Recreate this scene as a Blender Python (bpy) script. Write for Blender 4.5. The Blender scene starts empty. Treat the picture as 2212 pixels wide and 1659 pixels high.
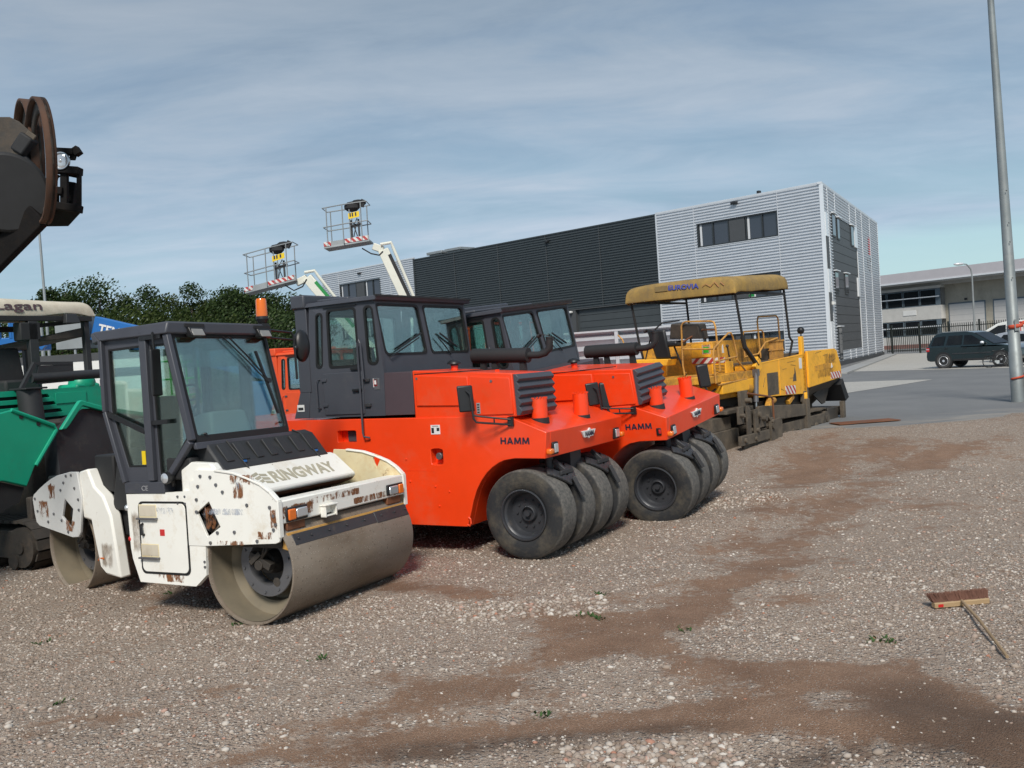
import bpy, bmesh, math, random
import numpy as np
from mathutils import Vector, Matrix, noise, geometry
random.seed(7); rng = np.random.default_rng(7)
R = math.radians
S = bpy.context.scene
COL = S.collection
# ---------------------------------------------------------------- camera
F, CX, CY, H = 2000.0, 1106.0, 829.5, 2.4          # focal length and centre in 2212 px units, eye height
RHO, PIT = 0.066, math.atan(59.5/2000.0)
_f = Vector((0, math.cos(PIT), -math.sin(PIT))); _u = Vector((0, math.sin(PIT), math.cos(PIT))); _r = Vector((1, 0, 0))
CR = math.cos(RHO)*_r - math.sin(RHO)*_u; CU = math.cos(RHO)*_u + math.sin(RHO)*_r
cam = bpy.data.objects.new('camera', bpy.data.cameras.new('camera')); COL.objects.link(cam)
cam.matrix_world = Matrix(((CR.x, CU.x, -_f.x, 0), (CR.y, CU.y, -_f.y, 0), (CR.z, CU.z, -_f.z, H), (0, 0, 0, 1)))
cam.data.sensor_width = 36; cam.data.lens = F/2212*36; cam.data.clip_end = 3000
S.camera = cam
def ray(x, y): return _f + CR*((x-CX)/F) - CU*((y-CY)/F)
def at(x, y, h=0.0):
    d = ray(x, y); return Vector((0, 0, H)) + d*((h-H)/d.z)
def at_depth(x, y, Y):
    d = ray(x, y); return Vector((0, 0, H)) + d*(Y/d.y)
# ---------------------------------------------------------------- object helpers
def tag(o, label=None, cat=None, group=None, kind=None):
    if label: o['label'] = label
    if cat: o['category'] = cat
    if group: o['group'] = group
    if kind: o['kind'] = kind
    return o
def empty(name, loc, az=90, pitch=0, roll=0, scale=1, label=None, cat=None, group=None):
    o = bpy.data.objects.new(name, None); COL.objects.link(o)
    o.location = loc; o.rotation_euler = (roll, pitch, R(90-az)); o.scale = (scale,)*3
    o.empty_display_size = .2
    return tag(o, label, cat, group)
def kids(o): return [c for c in bpy.data.objects if c.parent == o]
def copy_tree(o, parent=None):
    c = o.copy(); COL.objects.link(c)
    if parent: c.parent = parent
    for ch in kids(o): copy_tree(ch, c)
    return c
def link(name, me, mat, parent=None, smooth=30):
    o = bpy.data.objects.new(name, me); COL.objects.link(o)
    if mat: me.materials.append(mat)
    if smooth and len(me.polygons):
        me.shade_smooth(); me.set_sharp_from_angle(angle=R(smooth))
    if parent: o.parent = parent
    return o
class MB:
    def __init__(s): s.v = []; s.f = []; s.T = None
    def add(s, vs, fs):
        n = len(s.v)
        for p in vs:
            p = Vector(p); s.v.append(tuple(s.T @ p) if s.T else tuple(p))
        s.f += [tuple(i+n for i in f) for f in fs]; return s
    def b(s, x0, x1, y0, y1, z0, z1):
        v = [(x, y, z) for x in (x0, x1) for y in (y0, y1) for z in (z0, z1)]
        return s.add(v, [(0, 1, 3, 2), (4, 6, 7, 5), (0, 4, 5, 1), (2, 3, 7, 6), (0, 2, 6, 4), (1, 5, 7, 3)])
    def hexa(s, p):   # 8 points: bottom ring 4, top ring 4
        return s.add(p, [(3, 2, 1, 0), (4, 5, 6, 7), (0, 1, 5, 4), (1, 2, 6, 5), (2, 3, 7, 6), (3, 0, 4, 7)])
    def bar(s, p, q, w, h=None, up=(0, 0, 1)):
        h = h or w; p = Vector(p); q = Vector(q); d = (q-p).normalized(); up = Vector(up)
        if abs(d.dot(up)) > .98: up = Vector((1, 0, 0))
        a = d.cross(up).normalized()*(w/2); c = a.cross(d).normalized()*(h/2)
        return s.hexa([p-a-c, p+a-c, q+a-c, q-a-c, p-a+c, p+a+c, q+a+c, q-a+c])
    def prism(s, pts, plane, a, b, holes=()):
        m = {'xz': lambda u, w, k: (u, k, w), 'yz': lambda u, w, k: (k, u, w), 'xy': lambda u, w, k: (u, w, k)}[plane]
        loops = [list(pts)]+[list(h) for h in holes]
        flat = [p for l in loops for p in l]; n = len(flat)
        vs = [m(p[0], p[1], a) for p in flat]+[m(p[0], p[1], b) for p in flat]
        if holes: tri = [tuple(t) for t in geometry.tessellate_polygon([[Vector((p[0], p[1], 0)) for p in l] for l in loops])]
        else:
            tri = [tuple(t) for t in geometry.tessellate_polygon([[Vector((p[0], p[1], 0)) for p in loops[0]]])] if n > 4 else [tuple(range(n))]
        fs = list(tri)+[tuple(i+n for i in reversed(t)) for t in tri]
        k = 0
        for l in loops:
            c = len(l)
            fs += [(k+i, k+(i+1) % c, n+k+(i+1) % c, n+k+i) for i in range(c)]; k += c
        return s.add(vs, fs)
    def tube(s, path, r, n=8, closed=False):
        P = [Vector(p) for p in path]; N = len(P); rings = []; prev = None
        for i in range(N):
            a = P[i-1] if (i or closed) else P[i]; c = P[(i+1) % N] if (i < N-1 or closed) else P[i]
            d = (c-a).normalized()
            if prev is None:
                u = d.orthogonal().normalized()
            else: u = (prev - d*prev.dot(d)).normalized()
            prev = u; w = d.cross(u)
            k = 1.0
            if (0 < i < N-1) or closed:
                d1 = (P[i]-P[i-1]).normalized(); k = 1/max(.5, d.dot(d1))
            rr = r[i] if isinstance(r, (list, tuple)) else r
            rings.append([P[i]+(u*math.cos(t)+w*math.sin(t))*rr for t in [2*math.pi*j/n for j in range(n)]])
        vs = [p for rg in rings for p in rg]; fs = []
        for i in range(N if closed else N-1):
            for j in range(n):
                a = i*n; b = ((i+1) % N)*n
                fs.append((a+j, a+(j+1) % n, b+(j+1) % n, b+j))
        if not closed: fs += [tuple(reversed(range(n))), tuple((N-1)*n+j for j in range(n))]
        return s.add(vs, fs)
    def cyl(s, p, q, r0, r1=None, n=20): return s.tube([p, q], [r0, r0 if r1 is None else r1], n)
    def lathe(s, prof, o=(0, 0, 0), axis='z', n=32):   # prof: (radius, height)
        m = {'z': lambda r, h, c, w: (r*c, r*w, h), 'y': lambda r, h, c, w: (r*c, h, r*w), 'x': lambda r, h, c, w: (h, r*c, r*w)}[axis]
        vs = []; o = Vector(o)
        for r, h in prof:
            for j in range(n):
                t = 2*math.pi*j/n; vs.append(o+Vector(m(r, h, math.cos(t), math.sin(t))))
        fs = []
        for i in range(len(prof)-1):
            for j in range(n): fs.append((i*n+j, i*n+(j+1) % n, (i+1)*n+(j+1) % n, (i+1)*n+j))
        return s.add(vs, fs)
    def ball(s, c, r, n=12, sc=(1, 1, 1)):
        prof = [(max(1e-4, r*math.sin(math.pi*i/(n//2))), -r*math.cos(math.pi*i/(n//2))) for i in range(n//2+1)]
        k = len(s.v); s.lathe(prof, (0, 0, 0), 'z', n); c = Vector(c)
        for i in range(k, len(s.v)):
            p = s.v[i]; s.v[i] = (p[0]*sc[0]+c.x, p[1]*sc[1]+c.y, p[2]*sc[2]+c.z)
        return s
    def build(s, name, mat, parent=None, bevel=0, smooth=30, seg=2, recalc=True, weld=0):
        me = bpy.data.meshes.new(name); me.from_pydata(s.v, [], s.f)
        if recalc:
            bm = bmesh.new(); bm.from_mesh(me)
            if weld: bmesh.ops.remove_doubles(bm, verts=bm.verts, dist=weld)
            bmesh.ops.recalc_face_normals(bm, faces=bm.faces); bm.to_mesh(me); bm.free()
        o = link(name, me, mat, parent, smooth)
        if bevel:
            m = o.modifiers.new('bevel', 'BEVEL'); m.width = bevel; m.segments = seg; m.limit_method = 'ANGLE'; m.angle_limit = R(35)
            m.harden_normals = False
        return o
def rrect(x0, x1, z0, z1, r=.05, n=5, sh0=0, sh1=0):
    """rounded rectangle; sh shifts top edge in x (slanted windows)"""
    P = []
    for cx, cz, a in ((x1-r, z1-r, 0), (x0+r, z1-r, 90), (x0+r, z0+r, 180), (x1-r, z0+r, 270)):
        for i in range(n+1):
            t = R(a+90*i/n); P.append((cx+r*math.cos(t), cz+r*math.sin(t)))
    return [(x+(sh0+(sh1-sh0)*(x-x0)/(x1-x0))*(z-z0)/(z1-z0), z) for x, z in P]
def inset(P, d):
    cx = sum(p[0] for p in P)/len(P); cz = sum(p[1] for p in P)/len(P)
    w = max(p[0] for p in P)-min(p[0] for p in P); h = max(p[1] for p in P)-min(p[1] for p in P)
    return [(cx+(p[0]-cx)*(1-2*d/w), cz+(p[1]-cz)*(1-2*d/h)) for p in P]
def window(P, plane, k, glass, rubber, parent, name='window', t=.012, side=-1):
    g = MB().prism(inset(P, -.012), plane, k-t*1.6, k+t*1.6, [inset(P, .018)]).build(name, rubber, parent, smooth=40)
    MB().prism(inset(P, .008), plane, k-.003, k+.003).build('pane', glass, g, smooth=0)
    return g
_font = {}
def text(name, body, mat, parent, o, xd, ud, w=None, h=None, bold=0.0, depth=.004, shear=0):
    """lettering as a thin raised mesh: o lower-left corner, xd reading direction, ud up"""
    key = (body, bold, shear)
    if key not in _font:
        cu = bpy.data.curves.new('lettering', 'FONT'); cu.body = body; cu.size = 1; cu.offset = bold; cu.extrude = .5; cu.resolution_u = 4; cu.shear = shear
        t = bpy.data.objects.new('lettering', cu); COL.objects.link(t)
        dg = bpy.context.evaluated_depsgraph_get()
        me = bpy.data.meshes.new_from_object(t.evaluated_get(dg)); bpy.data.objects.remove(t)
        _font[key] = me
    me = _font[key].copy(); me.materials.clear()
    V = [v.co.copy() for v in me.vertices]
    x0 = min(v.x for v in V); x1 = max(v.x for v in V); y0 = min(v.y for v in V); y1 = max(v.y for v in V)
    sx = w/(x1-x0) if w else h/(y1-y0); sy = h/(y1-y0) if h else sx
    xd = Vector(xd).normalized(); ud = Vector(ud).normalized(); nd = xd.cross(ud)
    for vv, v in zip(me.vertices, V): vv.co = Vector(o)+xd*((v.x-x0)*sx)+ud*((v.y-y0)*sy)+nd*(v.z*depth)
    me.name = name
    return link(name, me, mat, parent, 0)

def bake(o, T):
    """apply a shear to a panel and everything on it (an object's own matrix cannot hold one)"""
    for c in [o]+kids(o)+[g for c in kids(o) for g in kids(c)]:
        c.data.transform(T)
    return o
def block_letters(name, word, mat, par, o, xd, ud, w, h, t):
    """plain geometric capitals H, A and M drawn as strokes"""
    o = Vector(o); xd = Vector(xd).normalized(); ud = Vector(ud).normalized(); nd = xd.cross(ud)
    G = {'H': (.72, [((0, 0), (0, 1)), ((.72, 0), (.72, 1)), ((0, .5), (.72, .5))]), 'A': (.86, [((0, 0), (.43, 1)), ((.86, 0), (.43, 1)), ((.16, .3), (.70, .3))]), 'M': (1.0, [((0, 0), (.08, 1)), ((1.0, 0), (.92, 1)), ((.08, 1), (.5, .12)), ((.92, 1), (.5, .12))])}
    tot = sum(G[c][0] for c in word)+.38*(len(word)-1); sx = w/tot; x = 0; b = MB()
    for c in word:
        for (a0, a1), (c0, c1) in G[c][1]:
            p = o+xd*((x+a0)*sx)+ud*(a1*h)+nd*.002; q = o+xd*((x+c0)*sx)+ud*(c1*h)+nd*.002
            b.bar(p, q, t, .004, up=nd)
        x += G[c][0]+.38
    return b.build(name, mat, par, 0, 0)
# ---------------------------------------------------------------- materials
def nodes(name):
    m = bpy.data.materials.new(name); m.use_nodes = True; nt = m.node_tree; nt.nodes.clear()
    out = nt.nodes.new('ShaderNodeOutputMaterial'); return m, nt, out
class NT:
    def __init__(s, nt): s.nt = nt
    def n(s, t, ins=None, **kw):
        x = s.nt.nodes.new('ShaderNode'+t)
        for k, v in kw.items(): setattr(x, k, v)
        for k, v in (ins or {}).items():
            if isinstance(v, bpy.types.NodeSocket): s.nt.links.new(v, x.inputs[k])
            else: x.inputs[k].default_value = v
        return x
    def ramp(s, fac, stops, interp='LINEAR'):
        r = s.n('ValToRGB', {0: fac}); e = r.color_ramp.elements; r.color_ramp.interpolation = interp
        while len(e) < len(stops): e.new(.5)
        for q, (p, c) in zip(e, stops):
            q.position = p; q.color = (c, c, c, 1) if not isinstance(c, tuple) else c+(1,)
        return r.outputs[0]
    def math(s, op, a, b=0.0):
        return s.n('Math', {0: a, 1: b}, operation=op).outputs[0]
    def mix(s, f, a, b, bt='MIX'):
        x = s.n('Mix', {}, data_type='RGBA', blend_type=bt)
        for i, v in ((0, f), (6, a), (7, b)):
            if isinstance(v, bpy.types.NodeSocket): s.nt.links.new(v, x.inputs[i])
            else: x.inputs[i].default_value = v if i == 0 else (tuple(v)+(1,) if len(v) == 3 else v)
        return x.outputs[2]
    def noise(s, vec, scale, detail=5, rough=.6, dist=0.0, out=0):
        return s.n('TexNoise', {'Vector': vec, 'Scale': scale, 'Detail': detail, 'Roughness': rough, 'Distortion': dist}).outputs[out]
def obj_vec(t, scale=(1, 1, 1)):
    tc = t.n('TexCoord'); oi = t.n('ObjectInfo')
    off = t.n('VectorMath', {0: tc.outputs['Object'], 1: t.n('CombineXYZ', {0: t.math('MULTIPLY', oi.outputs['Random'], 37.0)}).outputs[0]}, operation='ADD')
    return t.n('Mapping', {'Vector': off.outputs[0], 'Scale': scale}).outputs[0]
def paint(name, col, rough=.4, metal=0.0, var=.12, dirt=None, dirt_amt=0.0, dscale=3.0, rust=None, rust_amt=0.0, rscale=4.0, bump=.02, bscale=60.0, spec=.5, coat=0.0, stretch=(1, 1, 1)):
    m, nt, out = nodes(name); t = NT(nt); v = obj_vec(t, stretch)
    base = tuple(col)
    n1 = t.noise(v, 1.3, 4); n2 = t.noise(v, 9.0, 6, .7)
    c = t.mix(t.ramp(n1, [(.3, 0.0), (.7, 1.0)]), tuple(x*(1-var) for x in base), tuple(min(1, x*(1+var)) for x in base))
    rg = t.math('ADD', t.math('MULTIPLY', n2, .25), rough-.12)
    if dirt:
        d = t.ramp(t.math('ADD', t.math('MULTIPLY', t.noise(v, dscale, 8, .7), .7), t.math('MULTIPLY', t.noise(v, dscale*7, 5, .7), .3)), [(.62-.35*dirt_amt, 0.0), (.8-.25*dirt_amt, 1.0)])
        d = t.math('MULTIPLY', d, min(1.0, .35+dirt_amt))
        c = t.mix(d, c, dirt); rg = t.math('ADD', rg, t.math('MULTIPLY', d, .3))
    if rust:
        q = t.ramp(t.math('ADD', t.math('MULTIPLY', t.noise(v, rscale, 9, .75, .6), .75), t.math('MULTIPLY', t.noise(v, rscale*9, 5, .7), .25)), [(.70-.3*rust_amt, 0.0), (.74-.3*rust_amt, 1.0)])
        rc = t.mix(t.noise(v, rscale*5, 6, .7), tuple(x*.45 for x in rust), tuple(min(1, x*1.5) for x in rust))
        c = t.mix(q, c, rc); rg = t.math('ADD', rg, t.math('MULTIPLY', q, .35))
    b = t.n('BsdfPrincipled', {'Base Color': c, 'Roughness': rg, 'Metallic': metal, 'Specular IOR Level': spec, 'Coat Weight': coat, 'Coat Roughness': .08})
    if bump:
        bp = t.n('Bump', {'Strength': bump*10 if bump < .1 else 1.0, 'Distance': bump*.1, 'Height': t.noise(v, bscale, 5, .6)})
        nt.links.new(bp.outputs[0], b.inputs['Normal'])
    nt.links.new(b.outputs[0], out.inputs[0]); return m
def glass(name, tint, refl=.10, dirt=.08):
    m, nt, out = nodes(name); t = NT(nt); v = obj_vec(t)
    tr = t.n('BsdfTransparent', {'Color': tint+(1,)}); gl = t.n('BsdfGlossy', {'Color': (1, 1, 1, 1), 'Roughness': .02})
    fr = t.n('Fresnel', {'IOR': 1.45}); f = t.math('ADD', t.math('MULTIPLY', fr.outputs[0], .6), refl*.05)
    a = t.n('MixShader', {0: f, 1: tr.outputs[0], 2: gl.outputs[0]})
    df = t.n('BsdfDiffuse', {'Color': (.35, .36, .33, 1)})
    d = t.math('MULTIPLY', t.ramp(t.noise(v, 2.2, 7, .7), [(.35, .15), (.75, 1.0)]), dirt)
    b = t.n('MixShader', {0: d, 1: a.outputs[0], 2: df.outputs[0]})
    nt.links.new(b.outputs[0], out.inputs[0]); return m
DUST = (.20, .165, .125)
M = {}
M['orange'] = paint('orange_paint', (.88, .058, .008), .36, var=.07, dirt=(.66, .12, .05), dirt_amt=.30, dscale=1.1, coat=.25, bump=.006, bscale=300)
M['old_orange'] = paint('old_orange_paint', (.75, .085, .02), .5, var=.1, dirt=DUST, dirt_amt=.15)
M['cab_grey'] = paint('cab_grey_paint', (.058, .061, .074), .46, var=.1, dirt=(.10, .10, .10), dirt_amt=.2, dscale=2, bump=.006, bscale=200)
M['plum'] = paint('plum_grey_paint', (.075, .052, .06), .5, var=.1)
M['white'] = paint('worn_white_paint', (.86, .845, .78), .42, var=.05, dirt=(.55, .43, .26), dirt_amt=.27, dscale=2.2, rust=(.17, .06, .022), rust_amt=.27, rscale=3.0, bump=.008)
M['white_clean'] = paint('white_paint', (.78, .78, .74), .45, var=.05, dirt=(.5, .47, .4), dirt_amt=.15)
M['white_rusty'] = paint('white_paint_rusting', (.76, .66, .42), .5, var=.15, dirt=(.55, .30, .08), dirt_amt=.35, dscale=2.2, rust=(.18, .06, .02), rust_amt=.33, rscale=3)
M['shade_white'] = paint('shaded_white_paint', (.62, .62, .60), .5, var=.06, dirt=(.4, .33, .24), dirt_amt=.2, rust=(.14, .05, .02), rust_amt=.10, rscale=3)  # roller white greyed for shade on the rear plate; dirt and rust besides
M['dark_steel'] = paint('dark_steel', (.055, .056, .06), .5, .4, var=.2, dirt=DUST, dirt_amt=.25)
M['grey_steel'] = paint('grey_steel', (.19, .19, .20), .45, .6, var=.2, dirt=DUST, dirt_amt=.3)
M['drum'] = paint('drum_steel', (.27, .215, .16), .6, .15, var=.2, dirt=(.40, .345, .28), dirt_amt=.35, dscale=5, rust=(.12, .05, .025), rust_amt=.03, bump=.03, bscale=40, stretch=(1, .45, 1))
def drum_mat():
    m, nt, out = nodes('drum_face_steel'); t = NT(nt); v = obj_vec(t, (1, 1, 1)); vs = obj_vec(t, (1.0, .25, 1.0))
    c = t.mix(t.ramp(t.noise(vs, 3.0, 7, .65), [(.3, 0.0), (.7, 1.0)]), (.145, .108, .075), (.27, .215, .16))
    c = t.mix(t.math('MULTIPLY', t.ramp(t.noise(v, 1.1, 5, .6), [(.4, 0.0), (.7, 1.0)]), .6), c, (.30, .265, .225))
    vo = t.n('TexVoronoi', {'Vector': v, 'Scale': 85.0}); sp = t.math('MULTIPLY', t.ramp(vo.outputs['Distance'], [(.16, 1.0), (.3, 0.0)]), t.math('GREATER_THAN', t.n('SeparateColor', {0: vo.outputs['Color']}).outputs[0], .84))
    c = t.mix(t.math('MULTIPLY', sp, .75), c, (.62, .57, .50))
    vo2 = t.n('TexVoronoi', {'Vector': v, 'Scale': 38.0}); sp2 = t.math('MULTIPLY', t.ramp(vo2.outputs['Distance'], [(.2, 1.0), (.4, 0.0)]), t.math('GREATER_THAN', t.n('SeparateColor', {0: vo2.outputs['Color']}).outputs[1], .86))
    c = t.mix(t.math('MULTIPLY', sp2, .6), c, (.085, .06, .04))
    bp = t.n('Bump', {'Strength': .6, 'Distance': .004, 'Height': t.math('ADD', t.noise(v, 50, 6, .7), sp)})
    b = t.n('BsdfPrincipled', {'Base Color': c, 'Roughness': .68, 'Metallic': .1, 'Normal': bp.outputs[0]}); nt.links.new(b.outputs[0], out.inputs[0]); return m
M['drum_face'] = drum_mat()
M['drum_in'] = paint('drum_inside', (.20, .17, .12), .65, .1, var=.25, dirt=(.25, .20, .13), dirt_amt=.45, dscale=2.5)
M['shade_steel'] = paint('shaded_dark_steel', (.011, .010, .010), .8, .1, var=.4, dirt=(.026, .020, .016), dirt_amt=.35, dscale=3, bump=.06, bscale=30, spec=.15)  # near black base puts the planer's shade into the steel colour
M['rim_rust'] = paint('rusted_rim', (.085, .040, .022), .8, .1, var=.4, dirt=(.06, .055, .052), dirt_amt=.45, dscale=4, bump=.05, bscale=40)
M['rust'] = paint('rusty_steel', (.17, .065, .028), .8, .1, var=.3, dirt=(.10, .09, .085), dirt_amt=.35, dscale=3, bump=.04, bscale=50)
M['grime'] = paint('greasy_dark_steel', (.050, .043, .036), .7, .1, var=.35, dirt=(.12, .09, .065), dirt_amt=.4, dscale=3, bump=.06, bscale=30)
M['paver_steel'] = paint('bitumen_caked_steel', (.085, .070, .054), .75, .1, var=.35, dirt=(.18, .145, .105), dirt_amt=.5, dscale=3, bump=.08, bscale=22)
M['black'] = paint('black_plastic', (.014, .014, .015), .42, var=.2, dirt=(.05, .05, .05), dirt_amt=.1)
M['matt_black'] = paint('matt_black', (.018, .018, .019), .7, var=.2, dirt=(.06, .055, .05), dirt_amt=.15)
M['hood'] = paint('black_hood_plastic', (.026, .027, .029), .6, var=.15, dirt=(.08, .075, .07), dirt_amt=.2, dscale=4)
M['tyre'] = paint('tyre_rubber', (.042, .043, .046), .75, var=.3, dirt=(.16, .145, .12), dirt_amt=.45, dscale=3.2, bump=.05, bscale=70)
def roller_tyre():
    m, nt, out = nodes('slick_tyre_rubber'); t = NT(nt); tc = t.n('TexCoord'); v = obj_vec(t); s = t.n('SeparateXYZ', {0: tc.outputs['Object']})
    r = t.math('SQRT', t.math('ADD', t.math('POWER', s.outputs[0], 2.0), t.math('POWER', s.outputs[2], 2.0)))
    tread = t.ramp(t.math('ADD', r, t.math('MULTIPLY', t.math('SUBTRACT', t.noise(v, 9, 5), .5), .03)), [(.505, 0.0), (.526, 1.0)])
    n1 = t.noise(v, 3.5, 8, .7); n2 = t.noise(v, 24, 6, .7)
    side = t.mix(t.ramp(n1, [(.45, 0.0), (.72, .85)]), (.026, .027, .029), (.115, .098, .072))
    trd = t.mix(t.ramp(n2, [(.4, 0.0), (.7, 1.0)]), (.085, .083, .078), (.185, .17, .15))
    ring = t.math('MULTIPLY', t.ramp(t.math('FRACT', t.math('MULTIPLY', r, 21.0)), [(.42, 0.0), (.5, 1.0), (.58, 0.0)]), .25)
    c = t.mix(ring, t.mix(tread, side, trd), (.02, .02, .021))
    bp = t.n('Bump', {'Strength': .5, 'Distance': .006, 'Height': t.math('ADD', t.noise(v, 70, 5), t.math('MULTIPLY', ring, -2.0))})
    b = t.n('BsdfPrincipled', {'Base Color': c, 'Roughness': .8, 'Specular IOR Level': .35, 'Normal': bp.outputs[0]}); nt.links.new(b.outputs[0], out.inputs[0]); return m
M['roller_tyre'] = roller_tyre()
def stain(name, col, thr, scale, wid=.07, amax=.9):
    m, nt, out = nodes(name); t = NT(nt); v = obj_vec(t, (1, 1, .45)); g = t.n('TexCoord').outputs['Generated']; s = t.n('SeparateXYZ', {0: g})
    e = [t.math('ABSOLUTE', t.math('SUBTRACT', s.outputs[i], .5)) for i in (0, 2)]
    fade = t.ramp(t.math('MAXIMUM', e[0], e[1]), [(.20, 1.0), (.5, 0.0)])
    n = t.math('ADD', t.math('MULTIPLY', t.noise(v, scale, 9, .75, .5), .8), t.math('MULTIPLY', t.noise(v, scale*6, 5, .7), .2))
    a = t.ramp(t.math('ADD', n, t.math('MULTIPLY', t.math('SUBTRACT', fade, .6), .55)), [(thr, 0.0), (thr+wid, amax)])
    c = t.mix(t.noise(v, scale*4, 6, .7), tuple(x*.4 for x in col), tuple(x*1.7 for x in col))
    d = t.n('BsdfPrincipled', {'Base Color': c, 'Roughness': .9}); tr = t.n('BsdfTransparent')
    x = t.n('MixShader', {0: a, 1: tr.outputs[0], 2: d.outputs[0]}); nt.links.new(x.outputs[0], out.inputs[0]); return m
M['rust_stain'] = stain('rust_stain', (.20, .075, .025), .685, 9.0); M['dirt_stain'] = stain('dirt_stain', (.16, .09, .035), .58, 6.0, .28, .7); M['scuff'] = stain('blue_grey_scuff', (.42, .46, .54), .66, 14.0, .12, .6)
M['tyre_dust'] = paint('dusty_rubber', (.125, .105, .075), .85, var=.3, dirt=(.05, .048, .045), dirt_amt=.3, bump=.05, bscale=60)
M['rim'] = paint('rim_paint', (.042, .044, .050), .38, .1, var=.15, dirt=DUST, dirt_amt=.12)
M['rubber'] = paint('rubber_seal', (.010, .010, .010), .6, var=.1, bump=0)
M['scraper_yellow'] = paint('ochre_scraper', (.46, .25, .06), .6, var=.15, dirt=(.17, .12, .07), dirt_amt=.35, dscale=5)
M['yellow'] = paint('worn_yellow_paint', (.92, .45, .028), .5, var=.1, dirt=(.30, .16, .045), dirt_amt=.38, dscale=2.4, rust=(.10, .045, .02), rust_amt=.30, rscale=2.6)
M['yellow_panel'] = paint('yellow_panel_paint', (.86, .42, .03), .5, var=.12, dirt=(.34, .18, .05), dirt_amt=.30, dscale=2.2)
M['yellow_old'] = paint('filthy_yellow_paint', (.78, .37, .03), .6, var=.2, dirt=(.17, .095, .04), dirt_amt=.6, dscale=3.0, rust=(.09, .04, .02), rust_amt=.38, rscale=3.5)
M['yellow_rail'] = paint('worn_rail_paint', (.60, .30, .06), .6, var=.2, dirt=(.15, .08, .05), dirt_amt=.5, dscale=5)
M['green'] = paint('sea_green_paint', (.007, .34, .20), .42, var=.1, dirt=(.05, .20, .13), dirt_amt=.2, dscale=2)
M['bright_green'] = paint('bright_green_paint', (.03, .42, .03), .45, var=.1)
M['boom_green'] = paint('boom_green_paint', (.02, .26, .06), .45, var=.1)
M['blue'] = paint('blue_paint', (.012, .13, .40), .45, var=.1, dirt=(.1, .15, .25), dirt_amt=.15)
M['cream'] = paint('cream_paint', (.72, .72, .62), .45, var=.06, dirt=(.4, .36, .28), dirt_amt=.15)
M['canvas_cream'] = paint('cream_canvas', (.60, .54, .43), .85, var=.12, dirt=(.33, .27, .19), dirt_amt=.35, dscale=1.6, bump=.05, bscale=9)
M['canvas_tan'] = paint('faded_yellow_canvas', (.39, .245, .065), .85, var=.25, dirt=(.17, .125, .07), dirt_amt=.62, dscale=1.6, bump=.06, bscale=9)
M['galv'] = paint('galvanised_steel', (.34, .36, .36), .5, .55, var=.15, dirt=(.2, .2, .19), dirt_amt=.25, dscale=6)
M['mast'] = paint('galvanised_mast', (.26, .285, .285), .55, .45, var=.18, dirt=(.36, .36, .34), dirt_amt=.3, dscale=7)
M['silver'] = paint('silver_cladding', (.62, .64, .67), .42, .25, var=.04, bump=0, dirt=(.42, .44, .47), dirt_amt=.15, dscale=.4)
M['trim'] = paint('light_metal_trim', (.66, .68, .70), .4, .3, var=.05, bump=0)
M['bright_trim'] = paint('white_metal_trim', (.82, .84, .86), .35, .2, var=.04, bump=0)
M['dark_clad'] = paint('anthracite_cladding', (.060, .070, .074), .45, .2, var=.06, bump=0)
M['dark_panel'] = paint('anthracite_panel', (.066, .069, .072), .55, var=.06, bump=0)
M['dark_frame'] = paint('dark_window_frame', (.03, .035, .038), .45, var=.1, bump=0)
M['door_grey'] = paint('roller_door', (.055, .063, .067), .5, var=.08, bump=0)
M['conc'] = paint('grey_concrete', (.56, .55, .52), .85, var=.08, dirt=(.33, .32, .30), dirt_amt=.25, dscale=.5)
M['beige'] = paint('beige_brick', (.43, .395, .32), .9, var=.1, dirt=(.27, .24, .19), dirt_amt=.3, dscale=.6)
M['lilac'] = paint('pale_fascia', (.50, .48, .50), .7, var=.04, bump=0)
M['light_door'] = paint('light_sectional_door', (.58, .57, .55), .6, var=.04, bump=0)
M['teal_frame'] = paint('grey_blue_frame', (.13, .17, .20), .5, var=.08, bump=0)
M['red_brick'] = paint('brick_plinth', (.24, .13, .11), .9, var=.2)
M['wood'] = paint('pine_wood', (.46, .32, .175), .65, var=.2, dirt=(.3, .19, .1), dirt_amt=.3, dscale=9, stretch=(1, 6, 6))
M['wood_dark'] = paint('weathered_handle', (.36, .25, .14), .7, var=.25, dirt=(.14, .09, .05), dirt_amt=.4, dscale=9)
M['bristle'] = paint('brown_bristle', (.145, .065, .042), .9, var=.4, bump=0)
M['red'] = paint('red_plastic', (.55, .02, .02), .35, var=.1, bump=0)
M['strap'] = paint('red_ratchet_strap', (.50, .07, .03), .75, var=.3, dirt=(.6, .25, .15), dirt_amt=.25, dscale=12)
M['amber'] = paint('amber_lens', (.80, .17, .015), .18, var=.15, bump=0, coat=.5)
M['lens'] = paint('clear_lens', (.62, .64, .66), .12, .5, var=.15, bump=0)
M['dirty_lens'] = paint('dusty_lens', (.30, .29, .27), .4, .2, var=.2, bump=0)
M['steel_bright'] = paint('bright_steel', (.55, .55, .55), .3, .9, var=.1, bump=0)
M['decal_dark'] = paint('dark_lettering', (.022, .024, .045), .5, var=.1, bump=0)
M['decal_gold'] = paint('faded_gold_lettering', (.40, .37, .28), .6, var=.15, bump=0)
M['decal_blue'] = paint('blue_lettering', (.05, .075, .34), .7, var=.3, dirt=(.3, .2, .08), dirt_amt=.3, dscale=8, bump=0)
M['decal_tan'] = paint('faded_tan_lettering', (.23, .16, .065), .8, var=.3, bump=0)
M['decal_pink'] = paint('faded_pink_mark', (.50, .22, .12), .8, var=.3, bump=0)
M['decal_white'] = paint('white_sticker', (.72, .72, .70), .5, var=.05, bump=0)
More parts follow.
